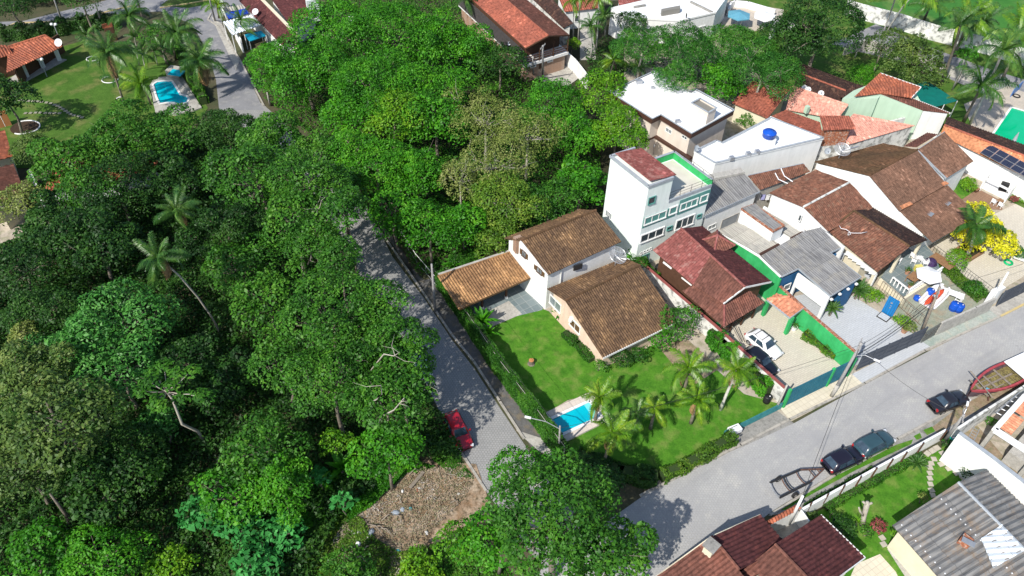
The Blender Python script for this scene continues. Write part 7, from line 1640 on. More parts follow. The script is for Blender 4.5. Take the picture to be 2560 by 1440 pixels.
        if rails:
            m = MB(); m.tube([V(xr2+.15, sd*wt*.84, H+.04), V(xf2-.1, sd*wt*.84, H+.04)], .02, 5); m.build('roof_rail', TRIM, t, local=True)
    if rails:
        for xx in (xr2+.4, xf2-.35): m = MB(); m.beam(V(xx, -wt*.86, H+.05), V(xx, wt*.86, H+.05), .06, .03); m.build('roof_bar', TRIM, t, local=True)
    m = MB(); m.box(V(-h*.99, 0, .66), (.04, .42, .13)); m.build('licence_plate', PLATE, t, local=True)
    m = MB(); m.box(V(h*.985, 0, .42), (.05, w*1.1, .16)); m.build('grille', TRIM, t, local=True)
    m = MB(); m.box(V(-h*.975, 0, .42), (.12, w*1.5, .12)); m.build('bumper', TRIM if style == 'box' else col, t, local=True)
    return t
car('bright red car parked on the side road under the big tree', (1163, 1113), (1127, 1041), 4.2, 1.75, 1.45, paint('red_car_paint', (.38, .008, .02)), 'hatch')
car('white rounded car with black roof bars in the cream yard', (1941, 886), (1878, 836), 4.05, 1.75, 1.5, paint('white_car_paint', (.80, .80, .80)), 'hatch', rails=True)
car('black car squeezed between the lot wall and the white car', (1924, 922), (1878, 884), 3.9, 1.65, 1.4, paint('black_car_paint', (.008, .009, .016)), 'hatch')
car('old black boxy sedan reflecting the sky behind the boat', (2415, 988), (2328, 1018), 4.3, 1.7, 1.4, paint('worn_black_paint', (.018, .018, .024)), 'sedan')
car('dark teal blue hatchback, right hand of the two by the grass strip', (2222, 1090), (2147, 1127), 4.2, 1.75, 1.48, paint('teal_car_paint', (.03, .068, .085)), 'hatch')
car('black hatchback with tinted roof, left hand of the two by the grass strip', (2147, 1130), (2070, 1166), 4.2, 1.75, 1.48, paint('dark_violet_car_paint', (.012, .010, .020)), 'hatch')
car('silver blue car nose just showing under the roadside tree', (1062, 935), (1030, 880), 4.1, 1.7, 1.45, paint('silver_blue_paint', (.45, .52, .58)), 'hatch')

# boat on the street
cB = cr(2260, 860, 5.54)
bow = q(*cB(905, 672), 1.15); stern = q(2640, 880, 1.15); ax = (stern-bow); LB = 9.5; ax = ax.normalized(); az = math.atan2(ax.y, ax.x)
bt = thing('wooden_boat', 'old open wooden boat with faded red gunwale and bare plank floor on the kerb', 'boat', (bow.x, bow.y, 0), az)
m = MB(); mg = MB(); ns = 16; secs = []
for i in range(ns+1):
    s = i/ns; x = LB*s; wd = 1.35*min(1, math.sin(min(1, (s*1.9+.02))*math.pi/2)**.75)*(1 if s < .6 else 1-.25*(s-.6)/.4); zg = 1.25+.25*(1-min(1, s*2.5))
    secs.append((x, wd, zg))
RB = M('faded_red_gunwale', (.42, .07, .08), (.30, .05, .06), 2, .6, local=True); HULL = M('dark_boat_hull', (.07, .05, .06), (.12, .08, .09), 2, .8, local=True)
PLANK = M('mossy_boat_planks', (.26, .22, .08), (.14, .11, .05), 3, .9, c3=(.05, .05, .03), scale3=6, mix3=.7, local=True)
for (x0, w0, z0), (x1, w1, z1) in zip(secs, secs[1:]):
    for sd in (-1, 1):
        m.face([V(x0, sd*w0, z0), V(x1, sd*w1, z1), V(x1, sd*w1*.75, .55), V(x0, sd*w0*.7, .55)]); m.face([V(x0, sd*w0*.7, .55), V(x1, sd*w1*.75, .55), V(x1, 0, .3), V(x0, 0, .3)])
        m.face([V(x0, sd*w0*.9, z0), V(x1, sd*w1*.9, z1), V(x1, sd*w1*.72, .7), V(x0, sd*w0*.68, .7)])
        a_, b_ = V(x0, sd*(w0-.02), z0), V(x1, sd*(w1-.02), z1); i0_, i1_ = V(x0, sd*max(0, w0-.24), z0), V(x1, sd*max(0, w1-.24), z1)
        mg.face([a_+V(0, 0, .05), b_+V(0, 0, .05), i1_+V(0, 0, .05), i0_+V(0, 0, .05)]); mg.face([a_+V(0, sd*.03, -.12), b_+V(0, sd*.03, -.12), b_+V(0, sd*.03, .05), a_+V(0, sd*.03, .05)]); mg.face([i0_+V(0, 0, -.08), i1_+V(0, 0, -.08), i1_+V(0, 0, .05), i0_+V(0, 0, .05)])
m.build('hull', HULL, bt, local=True); mg.build('gunwale', RB, bt, local=True)
m = MB()
for i in range(22):
    x = .9+i*.27; wd = 1.35*min(1, math.sin(min(1, (x/LB*1.9+.02))*math.pi/2)**.75)*.76; m.box(V(x, 0, .76+.02*math.sin(i*2.1)), (.22, wd*1.9, .05))
m.build('floorboards', PLANK, bt, local=True)
m = MB(); m.box(V(3.4, 0, .86), (5.4, .18, .12)); m.box(V(2.5, -.55, .84), (3.6, .1, .08)); m.box(V(3.1, .55, .84), (3.8, .1, .08)); m.build('keelson', WOODG, bt, local=True)
for x in (1.4, 3.0, 4.6): m = MB(); m.box(V(x, 0, 1.08), (.2, 2.2, .06)); m.build('thwart', WOODG, bt, local=True)
m = MB(); m.tube([V(1.2, -1.6, 1.5), V(1.9, 1.75, 1.5)], .06, 6); m.build('loose_spar', WOODG, bt, local=True)
m = MB(); m.box(V(7.6, 0, 1.5), (3.2, 2.4, .12)); m.build('foredeck_cover', PLASTW, bt, local=True)
m = MB(); m.box(V(2.0, -.5, .95), (.5, .4, .25), .4); m.build('blue_crate', M('faded_blue', (.15, .42, .55), (.1, .3, .42), 3, .5, local=True), bt, local=True)
for x, y in ((2, -1.1), (2, 1.1), (5.5, -1.1), (5.5, 1.1)): m = MB(); m.beam(V(x, y, 0), V(x+.1, y*.7, .75), .12, .12); m.build('prop', RUST, bt, local=True)

# boat trailer frame
cT = cr(1880, 1040, 5.12); zt_ = .85
a0, a1, a2, a3, ap = [q(*cT(x, y), zt_) for x, y in ((228, 855), (352, 1048), (748, 845), (618, 690), (922, 678))]
tr = thing('boat_trailer', 'empty rusty boat trailer frame standing on the road edge', 'trailer', ((a0.x+a2.x)/2, (a0.y+a2.y)/2, 0))
for nm, a_, b_, w_ in (('side_rail', a0, a3, .16), ('side_rail', a1, a2, .16), ('drawbar', a3, ap, .1), ('drawbar', a2, ap, .1)): m = MB(); m.beam(a_, b_, w_, .14); m.build(nm, BLACKM if nm == 'side_rail' else RUST, tr)
for s_, mt in ((0.0, STEEL), (.38, RUST), (.46, BLACKM), (.86, RUST)): m = MB(); x_, y_ = a0.lerp(a3, s_), a1.lerp(a2, s_); md = (x_+y_)/2-V(0, 0, .22); m.tube([x_, md.lerp(x_, .5)-V(0, 0, .08), md, md.lerp(y_, .5)-V(0, 0, .08), y_], .06, 6); m.build('cross_bar', mt, tr)
for s_ in (.35, .7): m = MB(); m.beam(a3.lerp(ap, s_), a2.lerp(ap, s_), .08, .08); m.build('cross_bar', RUST, tr)
dv_ = (a3-a0).normalized(); sv = V(-dv_.y, dv_.x, 0)
for base_, sg in ((a0.lerp(a3, .38), 1), (a1.lerp(a2, .5), -1)):
    if (base_-(a0+a2)/2).dot(sv)*sg < 0: sg = -sg
    c_ = V(base_.x, base_.y, .34)+sv*sg*.22; m = MB(); m.tube([c_-sv*.1, c_+sv*.1], .34, 16); o = m.build('wheel', TYRE, tr); m = MB(); m.tube([c_-sv*.115, c_+sv*.115], .16, 10); sub(m, 'rim', RIM, o, tr)

# ------------------------------------------------------------------ pools
def pool(label, wpx, dpx, wm, dm, z=.24, steps=None, name='swimming_pool'):
    Wp = [q(x, y, z) for x, y in wpx]; Dp = [q(x, y, z) for x, y in dpx]; c = sum(Wp, Vector())/len(Wp); t = thing(name, label, 'swimming pool', (c.x, c.y, 0))
    A = (Wp[1]-Wp[0]).cross(Wp[2]-Wp[1]).z; Wf = Wp if A > 0 else Wp[::-1]
    m = MB(); m.face([p-V(0, 0, .05) for p in Wf]); m.build('water', wm, t)
    m = MB(); n = len(Wp)
    if len(Dp) == n:
        for i in range(n):
            j = (i+1) % n; m.face([Dp[i], Dp[j], Wp[j], Wp[i]]); m.face([Dp[i], Dp[j], Dp[j]-V(0, 0, z), Dp[i]-V(0, 0, z)]); m.face([Wp[i], Wp[j], Wp[j]-V(0, 0, .08), Wp[i]-V(0, 0, .08)])
        m.build('deck', dm, t)
    m = MB()
    for i in range(n): a, b = Wp[i], Wp[(i+1) % n]; m.beam(a+V(0, 0, .03), b+V(0, 0, .03), .28, .06)
    m.build('coping', WHITEP, t)
    if steps:
        a, b, c_, d = [Wp[i] for i in steps]; m = MB(); m.prism([p-V(0, 0, .035) for p in (a.lerp(b, .84), b, c_, d.lerp(c_, .84))], z-.08); m.build('steps', M('pale_pool_steps', (.18, .66, .70), (.14, .6, .66), 1, .1, bump=.1, bscale=2), t)
    return t
DECKP = pavemat('pale_pool_deck', (.62, .54, .46), (.56, .49, .42), (.5, .45, .4), kind='grid', bw=.5, bh=.5, pamt=.3, patch=(.5, .48, .45), rot=-.5)
pool('turquoise rectangular pool with pale deck among the coconut palms', [(1374, 1048), (1474, 1002), (1502, 1042), (1405, 1087)], [(1357, 1034), (1476, 979), (1530, 1046), (1411, 1105)], WATER, DECKP, steps=(0, 1, 2, 3))
c0 = cr(0, 0, 3.6)
pool('turquoise curved pool on the left garden terrace', [c0(x, y) for x, y in ((1375, 760), (1415, 735), (1475, 728), (1548, 728), (1580, 775), (1625, 850), (1680, 865), (1705, 890), (1680, 925), (1610, 938), (1560, 925), (1500, 925), (1435, 935), (1405, 870))],
     [c0(x, y) for x, y in ((1345, 770), (1390, 700), (1470, 690), (1590, 690), (1640, 760), (1700, 820), (1760, 880), (1815, 965), (1750, 990), (1650, 1010), (1580, 1030), (1500, 1020), (1400, 1020), (1375, 900))], WATER, CONCL)
pool('big bright green covered pool at the right edge of the picture', [(2474, 347), (2528, 268), (2640, 300), (2640, 420)], [(2455, 350), (2518, 258), (2660, 290), (2660, 440)], WATERG, TRAV)
pool('small jade plunge pool beside the brick house screen', [c3a(x, y) for x, y in ((385, 128), (440, 118), (445, 180), (425, 175))], [c3a(x, y) for x, y in ((360, 130), (450, 105), (455, 195), (425, 190))], WATERG, WHITEP)
t = thing('spa_pedestal', 'little blue topped concrete block at the corner of the left garden pool', 'plinth', q(441, 192, 0)); m = MB(); m.box(q(441, 190, 0), (2.0, 1.6, 1.2), -.2, z0=0); m.build('block', CONCL, t); m = MB(); m.box(q(441, 182, 1.25), (2.0, 1.5, .1), -.2); m.build('blue_basin', WATER, t)

# ------------------------------------------------------------------ small things
def ring(c, r, rad, n=20): return [c+V(math.cos(6.2832*k/n)*r, math.sin(6.2832*k/n)*r, 0) for k in range(n+1)]
def parasol(label, px, z, R, mat, folded=False, name='parasol'):
    c = q(px[0], px[1], z); t = thing(name, label, 'parasol', (c.x, c.y, 0)); m = MB(); m.tube([V(c.x, c.y, 0), c+V(0, 0, .2)], .04, 6); m.build('pole', WHITEP, t)
    m = MB(); n = 6; top = c+V(0, 0, .35 if not folded else .3); 
    if folded: m.lathe(c+V(0, 0, -1.5), [(.22, 0), (.26, .5), (.16, 1.2), (.03, 1.8)], 8)
    else:
        rim = [c+V(math.cos(6.2832*k/n+.3)*R, math.sin(6.2832*k/n+.3)*R, -.15) for k in range(n)]
        for k in range(n): m.face([rim[k], rim[(k+1) % n], top]); m.face([rim[k], rim[(k+1) % n], rim[(k+1) % n]-V(0, 0, .15), rim[k]-V(0, 0, .15)])
    m.build('canopy', mat, t); return t
parasol('faded blue parasol on the top stone patio', (1848, 35), 2.4, 2.0, M('blue_canvas', (.09, .28, .38), (.12, .32, .42), 2, .9))
parasol('white parasol on the top stone patio', (1913, 38), 2.4, 1.9, M('white_canvas', (.82, .82, .82), (.76, .76, .76), 2, .9))
parasol('folded grey parasol standing in the green pool corner', (2545, 335), 2.4, .5, GREYF, True)
t = parasol('white parasol over the slate terrace table', (2324, 684), 2.2, 1.45, M('white_cloth', (.85, .85, .85), (.8, .8, .8), 2, .9))
def table(label, px, w, d, h, rz, mat, name='table', z0=0):
    c = q(px[0], px[1], h+z0); t = thing(name, label, 'table', (c.x, c.y, z0), rz); m = MB(); m.box(V(0, 0, h), (w, d, .06)); m.build('tabletop', mat, t, local=True)
    for sx in (-1, 1):
        for sy in (-1, 1): m = MB(); m.box(V(sx*(w/2-.08), sy*(d/2-.08), h/2), (.07, .07, h)); m.build('leg', mat, t, local=True)
ch0 = None
def chair(label, px, rz, mat=PLASTW, z0=0, name='plastic_chair', grp='white plastic chairs'):
    c = q(px[0], px[1], z0+.4); t = thing(name, label, 'chair', (c.x, c.y, z0), rz, grp); m = MB(); m.box(V(0, 0, .43), (.5, .5, .05)); m.build('seat', mat, t, local=True); m = MB(); m.box(V(-.24, 0, .68), (.05, .5, .5)); m.build('backrest', mat, t, local=True)
    for sx in (-1, 1):
        for sy in (-1, 1): m = MB(); m.box(V(sx*.22, sy*.22, .21), (.045, .045, .42)); m.build('leg', mat, t, local=True)
        m = MB(); m.box(V(0, sx*.26, .62), (.45, .05, .04)); m.build('armrest', mat, t, local=True)
TZ = .62
terr = [q(x, y, TZ) for x, y in ((2203, 692), (2259, 741), (2352, 680), (2340, 640), (2300, 598), (2240, 640))]
m = MB(); m.prism(terr, 0); o = struct('slate_terrace', m, SLATE)
t = thing('balustrade', 'white baluster railing along the edge of the slate terrace', 'balustrade', terr[0])
L_ = [q(2226, 706, TZ), q(2266, 738, TZ), q(2350, 681, TZ)]
for a, b in zip(L_, L_[1:]):
    m = MB(); m.beam(a+V(0, 0, .82), b+V(0, 0, .82), .2, .08); m.build('handrail', WHITEP, t); n_ = max(2, int((b-a).length/.42))
    for i in range(n_+1): p_ = a.lerp(b, i/n_); m = MB(); m.lathe(p_, [(.09, 0), (.06, .1), (.11, .3), (.05, .55), (.08, .78)], 8); m.build('baluster', WHITEP, t, True)
cY = cr(2160, 600, 4.8)
table('brown wooden table on the slate terrace', cY(605, 440), 1.5, 1.1, .72, .7, WOODL, z0=TZ)
t = thing('wicker_basket', 'yellow basket beside the brown terrace table', 'basket', q(*cY(640, 370), TZ)); m = MB(); m.box(V(0, 0, .35), (.8, .6, .6), .2); m.build('basket', M('yellow_wicker', (.6, .55, .12), (.5, .45, .1), 4, .8, local=True), t, local=True); m = MB(); m.box(V(0, 0, .68), (.84, .64, .06), .2); m.build('lid', M('pale_yellow_wicker', (.66, .62, .2), (.56, .5, .15), 4, .8, local=True), t, local=True)
for i, (x, y, r_) in enumerate(((590, 190, .5), (650, 215, 1.4), (600, 250, 2.6), (700, 240, .2), (735, 275, 3.0))): chair('white plastic chair on the slate terrace, %s' % ('nearest the roof eave', 'second from the roof eave', 'front of the pile', 'right of the pile', 'rightmost by the steps')[i], cY(x, y), r_, z0=TZ)
for i, (x, y) in enumerate(((420, 235), (730, 460))): chair('lone white plastic chair %s' % ('in front of the porch pillar', 'under the terrace parasol')[i], cY(x, y), 1.0+i, z0=TZ)
t = thing('timber_stack', 'brown boards laid on the wall beside the terrace', 'boards', q(*cY(930, 280), .5)); m = MB(); 
for i in range(5): m.box(V(-.55+i*.28, 0, .35), (.24, 2.6, .08), 0)
t.rotation_euler = (0, 0, .65); m.build('boards', WOODL, t, local=True)
t = thing('sack_pile', 'purple black plastic sheet heap beside the terrace parasol', 'tarpaulin', q(*cY(800, 275), TZ)); m = MB(); m.lathe(V(0, 0, 0), [(.75, 0), (.6, .3), (.4, .5), (.1, .62)], 9); m.build('sheet', M('purple_sheet', (.06, .03, .10), (.03, .02, .06), 3, .4, local=True), t, local=True)
def pot(label, px, r, h, mat, kind='mid', pr=.35, z0=0, name='potted_plant', leaf=.14):
    b = q(px[0], px[1], z0); t = thing(name, label, 'potted plant', b); m = MB(); m.lathe(V(0, 0, 0), [(r*.7, 0), (r, h), (r*.92, h), (r*.9, h*.9)], 12); m.build('pot', mat, t, local=True)
    rng = np.random.default_rng(int(px[0])); n = 160; P = rng.normal(size=(n, 3))*pr*.5+np.array([0, 0, h+pr*.6]); N = rng.normal(size=(n, 3)); N[:, 2] = np.abs(N[:, 2])+.4; N /= np.linalg.norm(N, axis=1)[:, None]; L = np.full(n, leaf); leafcards(P, N, L, L*.5, rng, LM[kind], 'foliage', t)
CLAY = M('clay_pot', (.45, .25, .17), (.38, .2, .13), 4, .9, local=True)
pot('tall pot plant at the left of the terrace', cY(510, 405), .28, .5, CLAY, z0=TZ)
pot('square clay planter at the patio corner', cr(1900, 560, 4.8)(1720, 1300), .35, .5, CLAY, 'olive')
pot('dark pot beside the bright yellow tree', (2443, 604), .35, .5, PLASTBK, 'deep')
pot('potted plant on the balustrade corner', cY(545, 575), .25, .4, CLAY, 'olive', z0=TZ)
pot('blue pot on the steps of the green wall', cr(1900, 560, 4.8)(400, 1270), .35, .5, PLASTW, 'mid')
# yard with skiff and kayak
sk = thing('white_skiff', 'small white skiff lying in the yard under the orange kayak', 'boat', q(2337, 745, 0)); A_, B2 = q(*cY(725, 790), .5), q(*cY(965, 560), .5); sk.rotation_euler = (0, 0, math.atan2(B2.y-A_.y, B2.x-A_.x)); Ls = (B2-A_).length
m = MB(); S_ = []
for i in range(11):
    s = i/10; x = Ls*(s-.5); wd = 1.0*(1-.15*abs(s-.4))*(1 if s < .75 else math.sqrt(max(.15, 1-((s-.75)/.28)**2))); S_.append((x, wd))
for (x0, w0), (x1, w1) in zip(S_, S_[1:]):
    for sd in (-1, 1):
        m.face([V(x0, sd*w0, .5), V(x1, sd*w1, .5), V(x1, sd*w1*.7, .05), V(x0, sd*w0*.7, .05)]); m.face([V(x0, sd*w0, .5), V(x1, sd*w1, .5), V(x1, sd*(w1-.16), .5), V(x0, sd*(w0-.16), .5)]); m.face([V(x0, sd*(w0-.16), .5), V(x1, sd*(w1-.16), .5), V(x1, sd*w1*.65, .2), V(x0, sd*w0*.65, .2)])
    m.face([V(x0, -w0*.65, .2), V(x1, -w1*.65, .2), V(x1, w1*.65, .2), V(x0, w0*.65, .2)])
m.build('hull', PLASTW, sk, local=True); m = MB(); m.box(V(Ls*.3, 0, .46), (.7, 1.2, .08)); m.build('foredeck', PLASTW, sk, local=True)
ky = thing('kayak', 'orange red kayak laid across the white skiff', 'kayak', q(2336, 742, .75)); A_, B2 = q(*cY(720, 775), .8), q(*cY(955, 590), .8); ky.rotation_euler = (0, 0, math.atan2(B2.y-A_.y, B2.x-A_.x)); Lk = (B2-A_).length
m = MB(); m.tube([V(Lk*(s-.5), 0, 0) for s in (0, .12, .35, .6, .85, 1)], [.03, .22, .36, .38, .28, .05], 12); 
m.v = [(x, y, z*.5) for x, y, z in m.v]; m.build('hull', M('orange_kayak_plastic', (.75, .10, .04), (.65, .08, .03), 3, .35, local=True), ky, True, local=True)
m = MB(); m.lathe(V(-.1, 0, .17), [(.22, 0), (.22, .04), (.16, .05)], 12); m.build('seat_well', PLASTW, ky, local=True)
def barrel(label, px, r, h, mat, lying=False, name='barrel'):
    b = q(px[0], px[1], 0); t = thing(name, label, 'barrel', b); m = MB(); m.lathe(V(0, 0, 0), [(r*.9, 0), (r, .05), (r, h*.33), (r*1.03, h*.35), (r, h*.37), (r, h*.93), (r*.92, h)], 16); m.build('drum', mat, t, True, local=True); m = MB(); m.lathe(V(r*.45, 0, h), [(.06, 0), (.06, .04)], 8); m.build('cap', PLASTW, t, local=True)
barrel('blue plastic drum beside the yard wall, left of the pair', cY(1060, 835), .45, 1.0, PLASTB)
barrel('blue plastic drum beside the yard wall, right of the pair', cY(1122, 850), .45, .95, PLASTB)
barrel('dark blue drum by the bow of the white skiff', cY(780, 650), .42, .7, PLASTB)
barrel('small blue tub left of the white skiff', cY(630, 715), .38, .45, PLASTB)
barrel('black bin at the foot of the white lot wall', (1915, 1005), .35, .9, PLASTBK, name='rubbish_bin')
barrel('black water butt on the narrow path beside the chalet', (1645, 680), .42, 1.0, PLASTBK)
barrel('blue tub under the eave beside the carport', cr(1080, 500, 4.8)(1300, 1005), .3, .5, M('sky_blue_plastic', (.02, .3, .5), (.02, .25, .45), 3, .4, local=True))
t = thing('water_butt', 'white cistern standing in the carport corner', 'cistern', q(*cr(1080, 500, 4.8)(1242, 1045), 0)); m = MB(); m.box(V(0, 0, .7), (.6, .55, 1.4), .5); m.build('cabinet', PLASTW, t, local=True); m = MB(); m.box(V(0, 0, 1.43), (.66, .6, .06), .5); m.build('lid', PLASTW, t, local=True)
def ladder(label, px, L, rz, mat, z=.5):
    c = q(px[0], px[1], z); t = thing('ladder', label, 'ladder', (c.x, c.y, 0), rz)
    for sy in (-.25, .25): m = MB(); m.box(V(0, sy, z), (L, .07, .07)); m.build('rail', mat, t, local=True)
    for i in range(5): m = MB(); m.box(V(-L/2+.25+i*(L-.5)/4, 0, z), (.07, .5, .05)); m.build('rung', mat, t, local=True)
ladder('white wooden ladder leaning over the table in the boat yard', cY(1140, 700), 2.2, .9, WHITEP, .8)
table('white work table in the boat yard', cY(1110, 650), 1.6, .9, .75, -.5, PLASTW)
ladder('ladder frame lying on the building site earth', cr(2260, 860, 5.54)(965, 1250), 2.0, .9, STEEL, .1)
ladder('metal step ladder against the green plinth of the chalet', (1670, 690), 1.6, -.8, STEEL, .6)
# shower panel
A_, B2 = q(*cr(1900, 560, 4.8)(1458, 1048), 0), q(*cr(1900, 560, 4.8)(1582, 1122), 0)
t = thing('shower_wall', 'blue tiled outdoor shower panel beside the patio', 'shower', A_); BT = pavemat('blue_pool_tiles', (.01, .20, .50), (.01, .16, .42), (.02, .12, .3), kind='grid', bw=.18, bh=.18, pamt=0, rough=.3)
m = MB(); m.wallrun([A_, B2], .15, 2.4); m.build('panel', BT, t)
n_ = (B2-A_).normalized(); nn_ = V(n_.y, -n_.x, 0); nn_ = nn_ if nn_.dot(EYE-A_) > 0 else -nn_; md = A_.lerp(B2, .5)
m = MB(); m.tube([md+nn_*.1+V(0, 0, 2.0), md+nn_*.35+V(0, 0, 2.05)], .03); m.lathe(md+nn_*.35+V(0, 0, 1.98), [(.12, 0), (.12, .05), (.02, .08)], 10); m.build('shower_head', STEEL, t)
for z in (1.1, 1.4): m = MB(); m.box(md+nn_*.1+V(0, 0, z), (.12, .12, .08)); m.build('tap', STEEL, t)
tr_ = [A_+nn_*.15, B2+nn_*.15, B2+nn_*1.2, A_+nn_*1.2]; m = MB(); m.prism(tr_, 0, z1=.12); m.build('tray', BLACKM, t); m = MB(); m.prism(inset([V(p.x, p.y, .16) for p in tr_], .09), .1); m.build('tray_floor', TILEG, t)
# outdoor kitchen
K = [q(x, y, 0) for x, y in ((2447, 478), (2508, 508), (2526, 488), (2464, 456))]
t = thing('outdoor_kitchen', 'white open fronted barbecue kitchen beside the timber deck', 'outdoor kitchen', K[0])
m = MB(); m.wallrun([K[3], K[2]], .2, 2.1); m.wallrun([K[0], K[3]], .2, 2.1); m.wallrun([K[1], K[2]], .2, 2.1); m.build('wall', WHITE, t)
m = MB(); m.beam(V(K[0].x, K[0].y, 2.0), V(K[1].x, K[1].y, 2.0), .2, .2); m.build('lintel', WHITE, t)
m = MB(); a_, b_ = K[0].lerp(K[3], .35), K[1].lerp(K[2], .35); m.prism([a_, b_, K[1].lerp(K[2], .85), K[0].lerp(K[3], .85)], 0, z1=.9); m.build('counter', PLASTW, t)
m = MB(); m.box(a_.lerp(b_, .7)+V(.15, .2, 0), (.9, .6, 1.1), -.5, z0=.9); m.build('grill', BLACKM, t)
m = MB(); m.prism([V(p.x, p.y, 2.18) for p in (K[3]+(K[3]-K[0])*.0, K[2], K[2]+(K[2]-K[1])*.55, K[3]+(K[3]-K[0])*.55)], 2.1, bottom=True); m.build('roof_slab', CONCL, t)
for i, s_ in enumerate((.62, .9)): chair('white slatted stool at the outdoor kitchen counter, %s' % ('left one', 'right one')[i], ((2447+61*s_), 480+30*s_+6), .6, name='stool')
def parts_block(name, label, cat, px, size, rz, mat, pn, z0=0):
    b = q(px[0], px[1], z0); t = thing(name, label, cat, b, rz); m = MB(); m.box(V(0, 0, 0), size, 0, z0=0); m.build(pn, mat, t, local=True); return t
t = thing('wooden_bench', 'dark brown block seat on the timber deck, right one', 'seat', q(2497, 508, 0)); m = MB(); m.box(V(0, 0, 0), (.7, .6, .4), .6, z0=0); m.build('block', WOOD, t, local=True); m = MB(); m.box(V(0, 0, .42), (.74, .64, .05), .6); m.build('seat', WOODL, t, local=True)
t = thing('wooden_bench', 'dark brown block seat on the timber deck, left one', 'seat', q(2438, 478, 0)); m = MB(); m.box(V(0, 0, 0), (.7, .6, .4), .6, z0=0); m.build('block', WOOD, t, local=True); m = MB(); m.box(V(0, 0, .42), (.74, .64, .05), .6); m.build('seat', WOODL, t, local=True)
t = thing('garden_bench', 'long white low bench on the pale patio', 'bench', q(2528, 646, 0), -.55); m = MB(); m.box(V(0, 0, .4), (3.2, .6, .08)); m.build('seat', WHITEP, t, local=True)
for x in (-1.4, 0, 1.4): m = MB(); m.box(V(x, 0, .18), (.12, .5, .36)); m.build('leg', WHITEP, t, local=True)
t = thing('swim_ring', 'bright green swimming ring lying on the pale patio', 'swim ring', q(2521, 656, .15)); m = MB(); m.tube(ring(V(0, 0, 0), .42, .1, 18), .12, 8, cap=False); m.build('ring', M('green_ring_plastic', (.0, .4, .15), (.0, .35, .12), 3, .3, local=True), t, True, local=True)
t = thing('raised_planter', 'square timber planter at the foot of the dark palm', 'planter', q(2420, 632, 0), .62)
for a_, b_ in ((V(-1.3, -1, 0), V(1.3, -1, 0)), (V(1.3, -1, 0), V(1.3, 1, 0)), (V(1.3, 1, 0), V(-1.3, 1, 0)), (V(-1.3, 1, 0), V(-1.3, -1, 0))): m = MB(); m.wallrun([a_, b_], .22, .5); m.build('board', WOODL, t, local=True)
m = MB(); m.box(V(0, 0, .15), (2.4, 1.8, .3)); m.build('soil', SOIL, t, local=True)
t = thing('tree_stump', 'cut orange brown tree stump in the middle of the front lawn', 'stump', q(1328, 910, 0)); m = MB(); m.lathe(V(0, 0, 0), [(.42, 0), (.3, .15), (.26, .5), (.27, .6)], 10); m.build('trunk', BARK, t, local=True); m = MB(); m.lathe(V(0, 0, .6), [(.27, 0), (.25, .03)], 10); m.build('cut_face', M('cut_wood', (.55, .25, .10), (.4, .16, .06), 8, .9, local=True), t, local=True)
ds = [q(2155, 1314, 0), q(2160, 1290, 1.2), q(2167, 1262, 2.6), q(2169, 1254, 3.0)]; t = thing('dead_trunk', 'pale dead branching trunk standing in the lower garden', 'dead tree', ds[0]); m = MB(); m.tube(ds, [.27, .2, .24, .12], 9); m.tube([ds[2], q(2181, 1257, 2.95)], [.14, .09], 7); m.tube([ds[2], q(2157, 1254, 3.1)], [.14, .09], 7); m.tube([ds[1], q(2150, 1278, 2.2), q(2147, 1268, 2.7)], [.13, .1, .06], 6); m.build('trunk', BARKP, t, True)
# hose reel, bins and odd objects
t = thing('hose_reel', 'teal garden hose coiled on the tall white wall', 'hose', q(2380, 1098, .8)); m = MB(); m.tube(ring(V(0, 0, .3), .32, .1, 14), .09, 6, cap=False); m.build('hose', M('teal_hose', (.0, .3, .25), (.0, .25, .2), 3, .5, local=True), t, True, local=True); m = MB(); m.box(V(0, 0, .1), (.2, .2, .5)); m.build('bracket', PLASTW, t, local=True)
t = thing('rubbish_box', 'small white litter box on legs beside the short blue green gate', 'bin', q(1832, 1086, 0), .45); m = MB(); m.box(V(0, 0, .75), (1.2, .7, .5)); m.build('basket', PLASTW, t, local=True)
for sx in (-.5, .5):
    for sy in (-.28, .28): m = MB(); m.box(V(sx, sy, .25), (.06, .06, .5)); m.build('leg', STEEL, t, local=True)
t = thing('blue_signboard', 'slanting blue board lettered in white beside the far pool patio', 'board', q(2535, 232, 0)); a_, b_ = q(2525, 243, 0), q(2549, 222, 0); m = MB(); m.wallrun([a_, b_], .08, 1.3); m.build('board', M('mid_blue_board', (.05, .15, .42), (.1, .25, .5), 1.2, .5), t)
t = thing('bicycle_tyre', 'black tyre lying on the far right patio', 'tyre', q(2541, 240, .08)); m = MB(); m.tube(ring(V(0, 0, 0), .5, .1, 16), .09, 6, cap=False); m.build('tyre', TYRE, t, True, local=True); m = MB(); m.tube(ring(V(0, 0, .06), .38, .1, 16), .03, 4, cap=False); m.build('bead', TYRE, t, True, local=True)
# garden lamps on the left lawn
for lab, px, h in (('white globe lamp post in front of the garden pavilion', (118, 192), 2.6), ('white globe lamp post at the pavilion hedge corner', (155, 113), 3.2)):
    b = q(*px, 0); t = thing('garden_lamp', lab, 'lamp post', b); m = MB(); m.tube([V(0, 0, 0), V(0, 0, h)], .05, 6); m.build('post', GREYF, t, local=True)
    for sx in (-.3, .3): m = MB(); m.tube([V(0, 0, h), V(sx, 0, h)], .03, 4); m.lathe(V(sx, 0, h), [(.05, 0), (.2, .1), (.24, .22), (.2, .34), (.05, .42)], 10); m.build('globe', PLASTW, t, True, local=True)
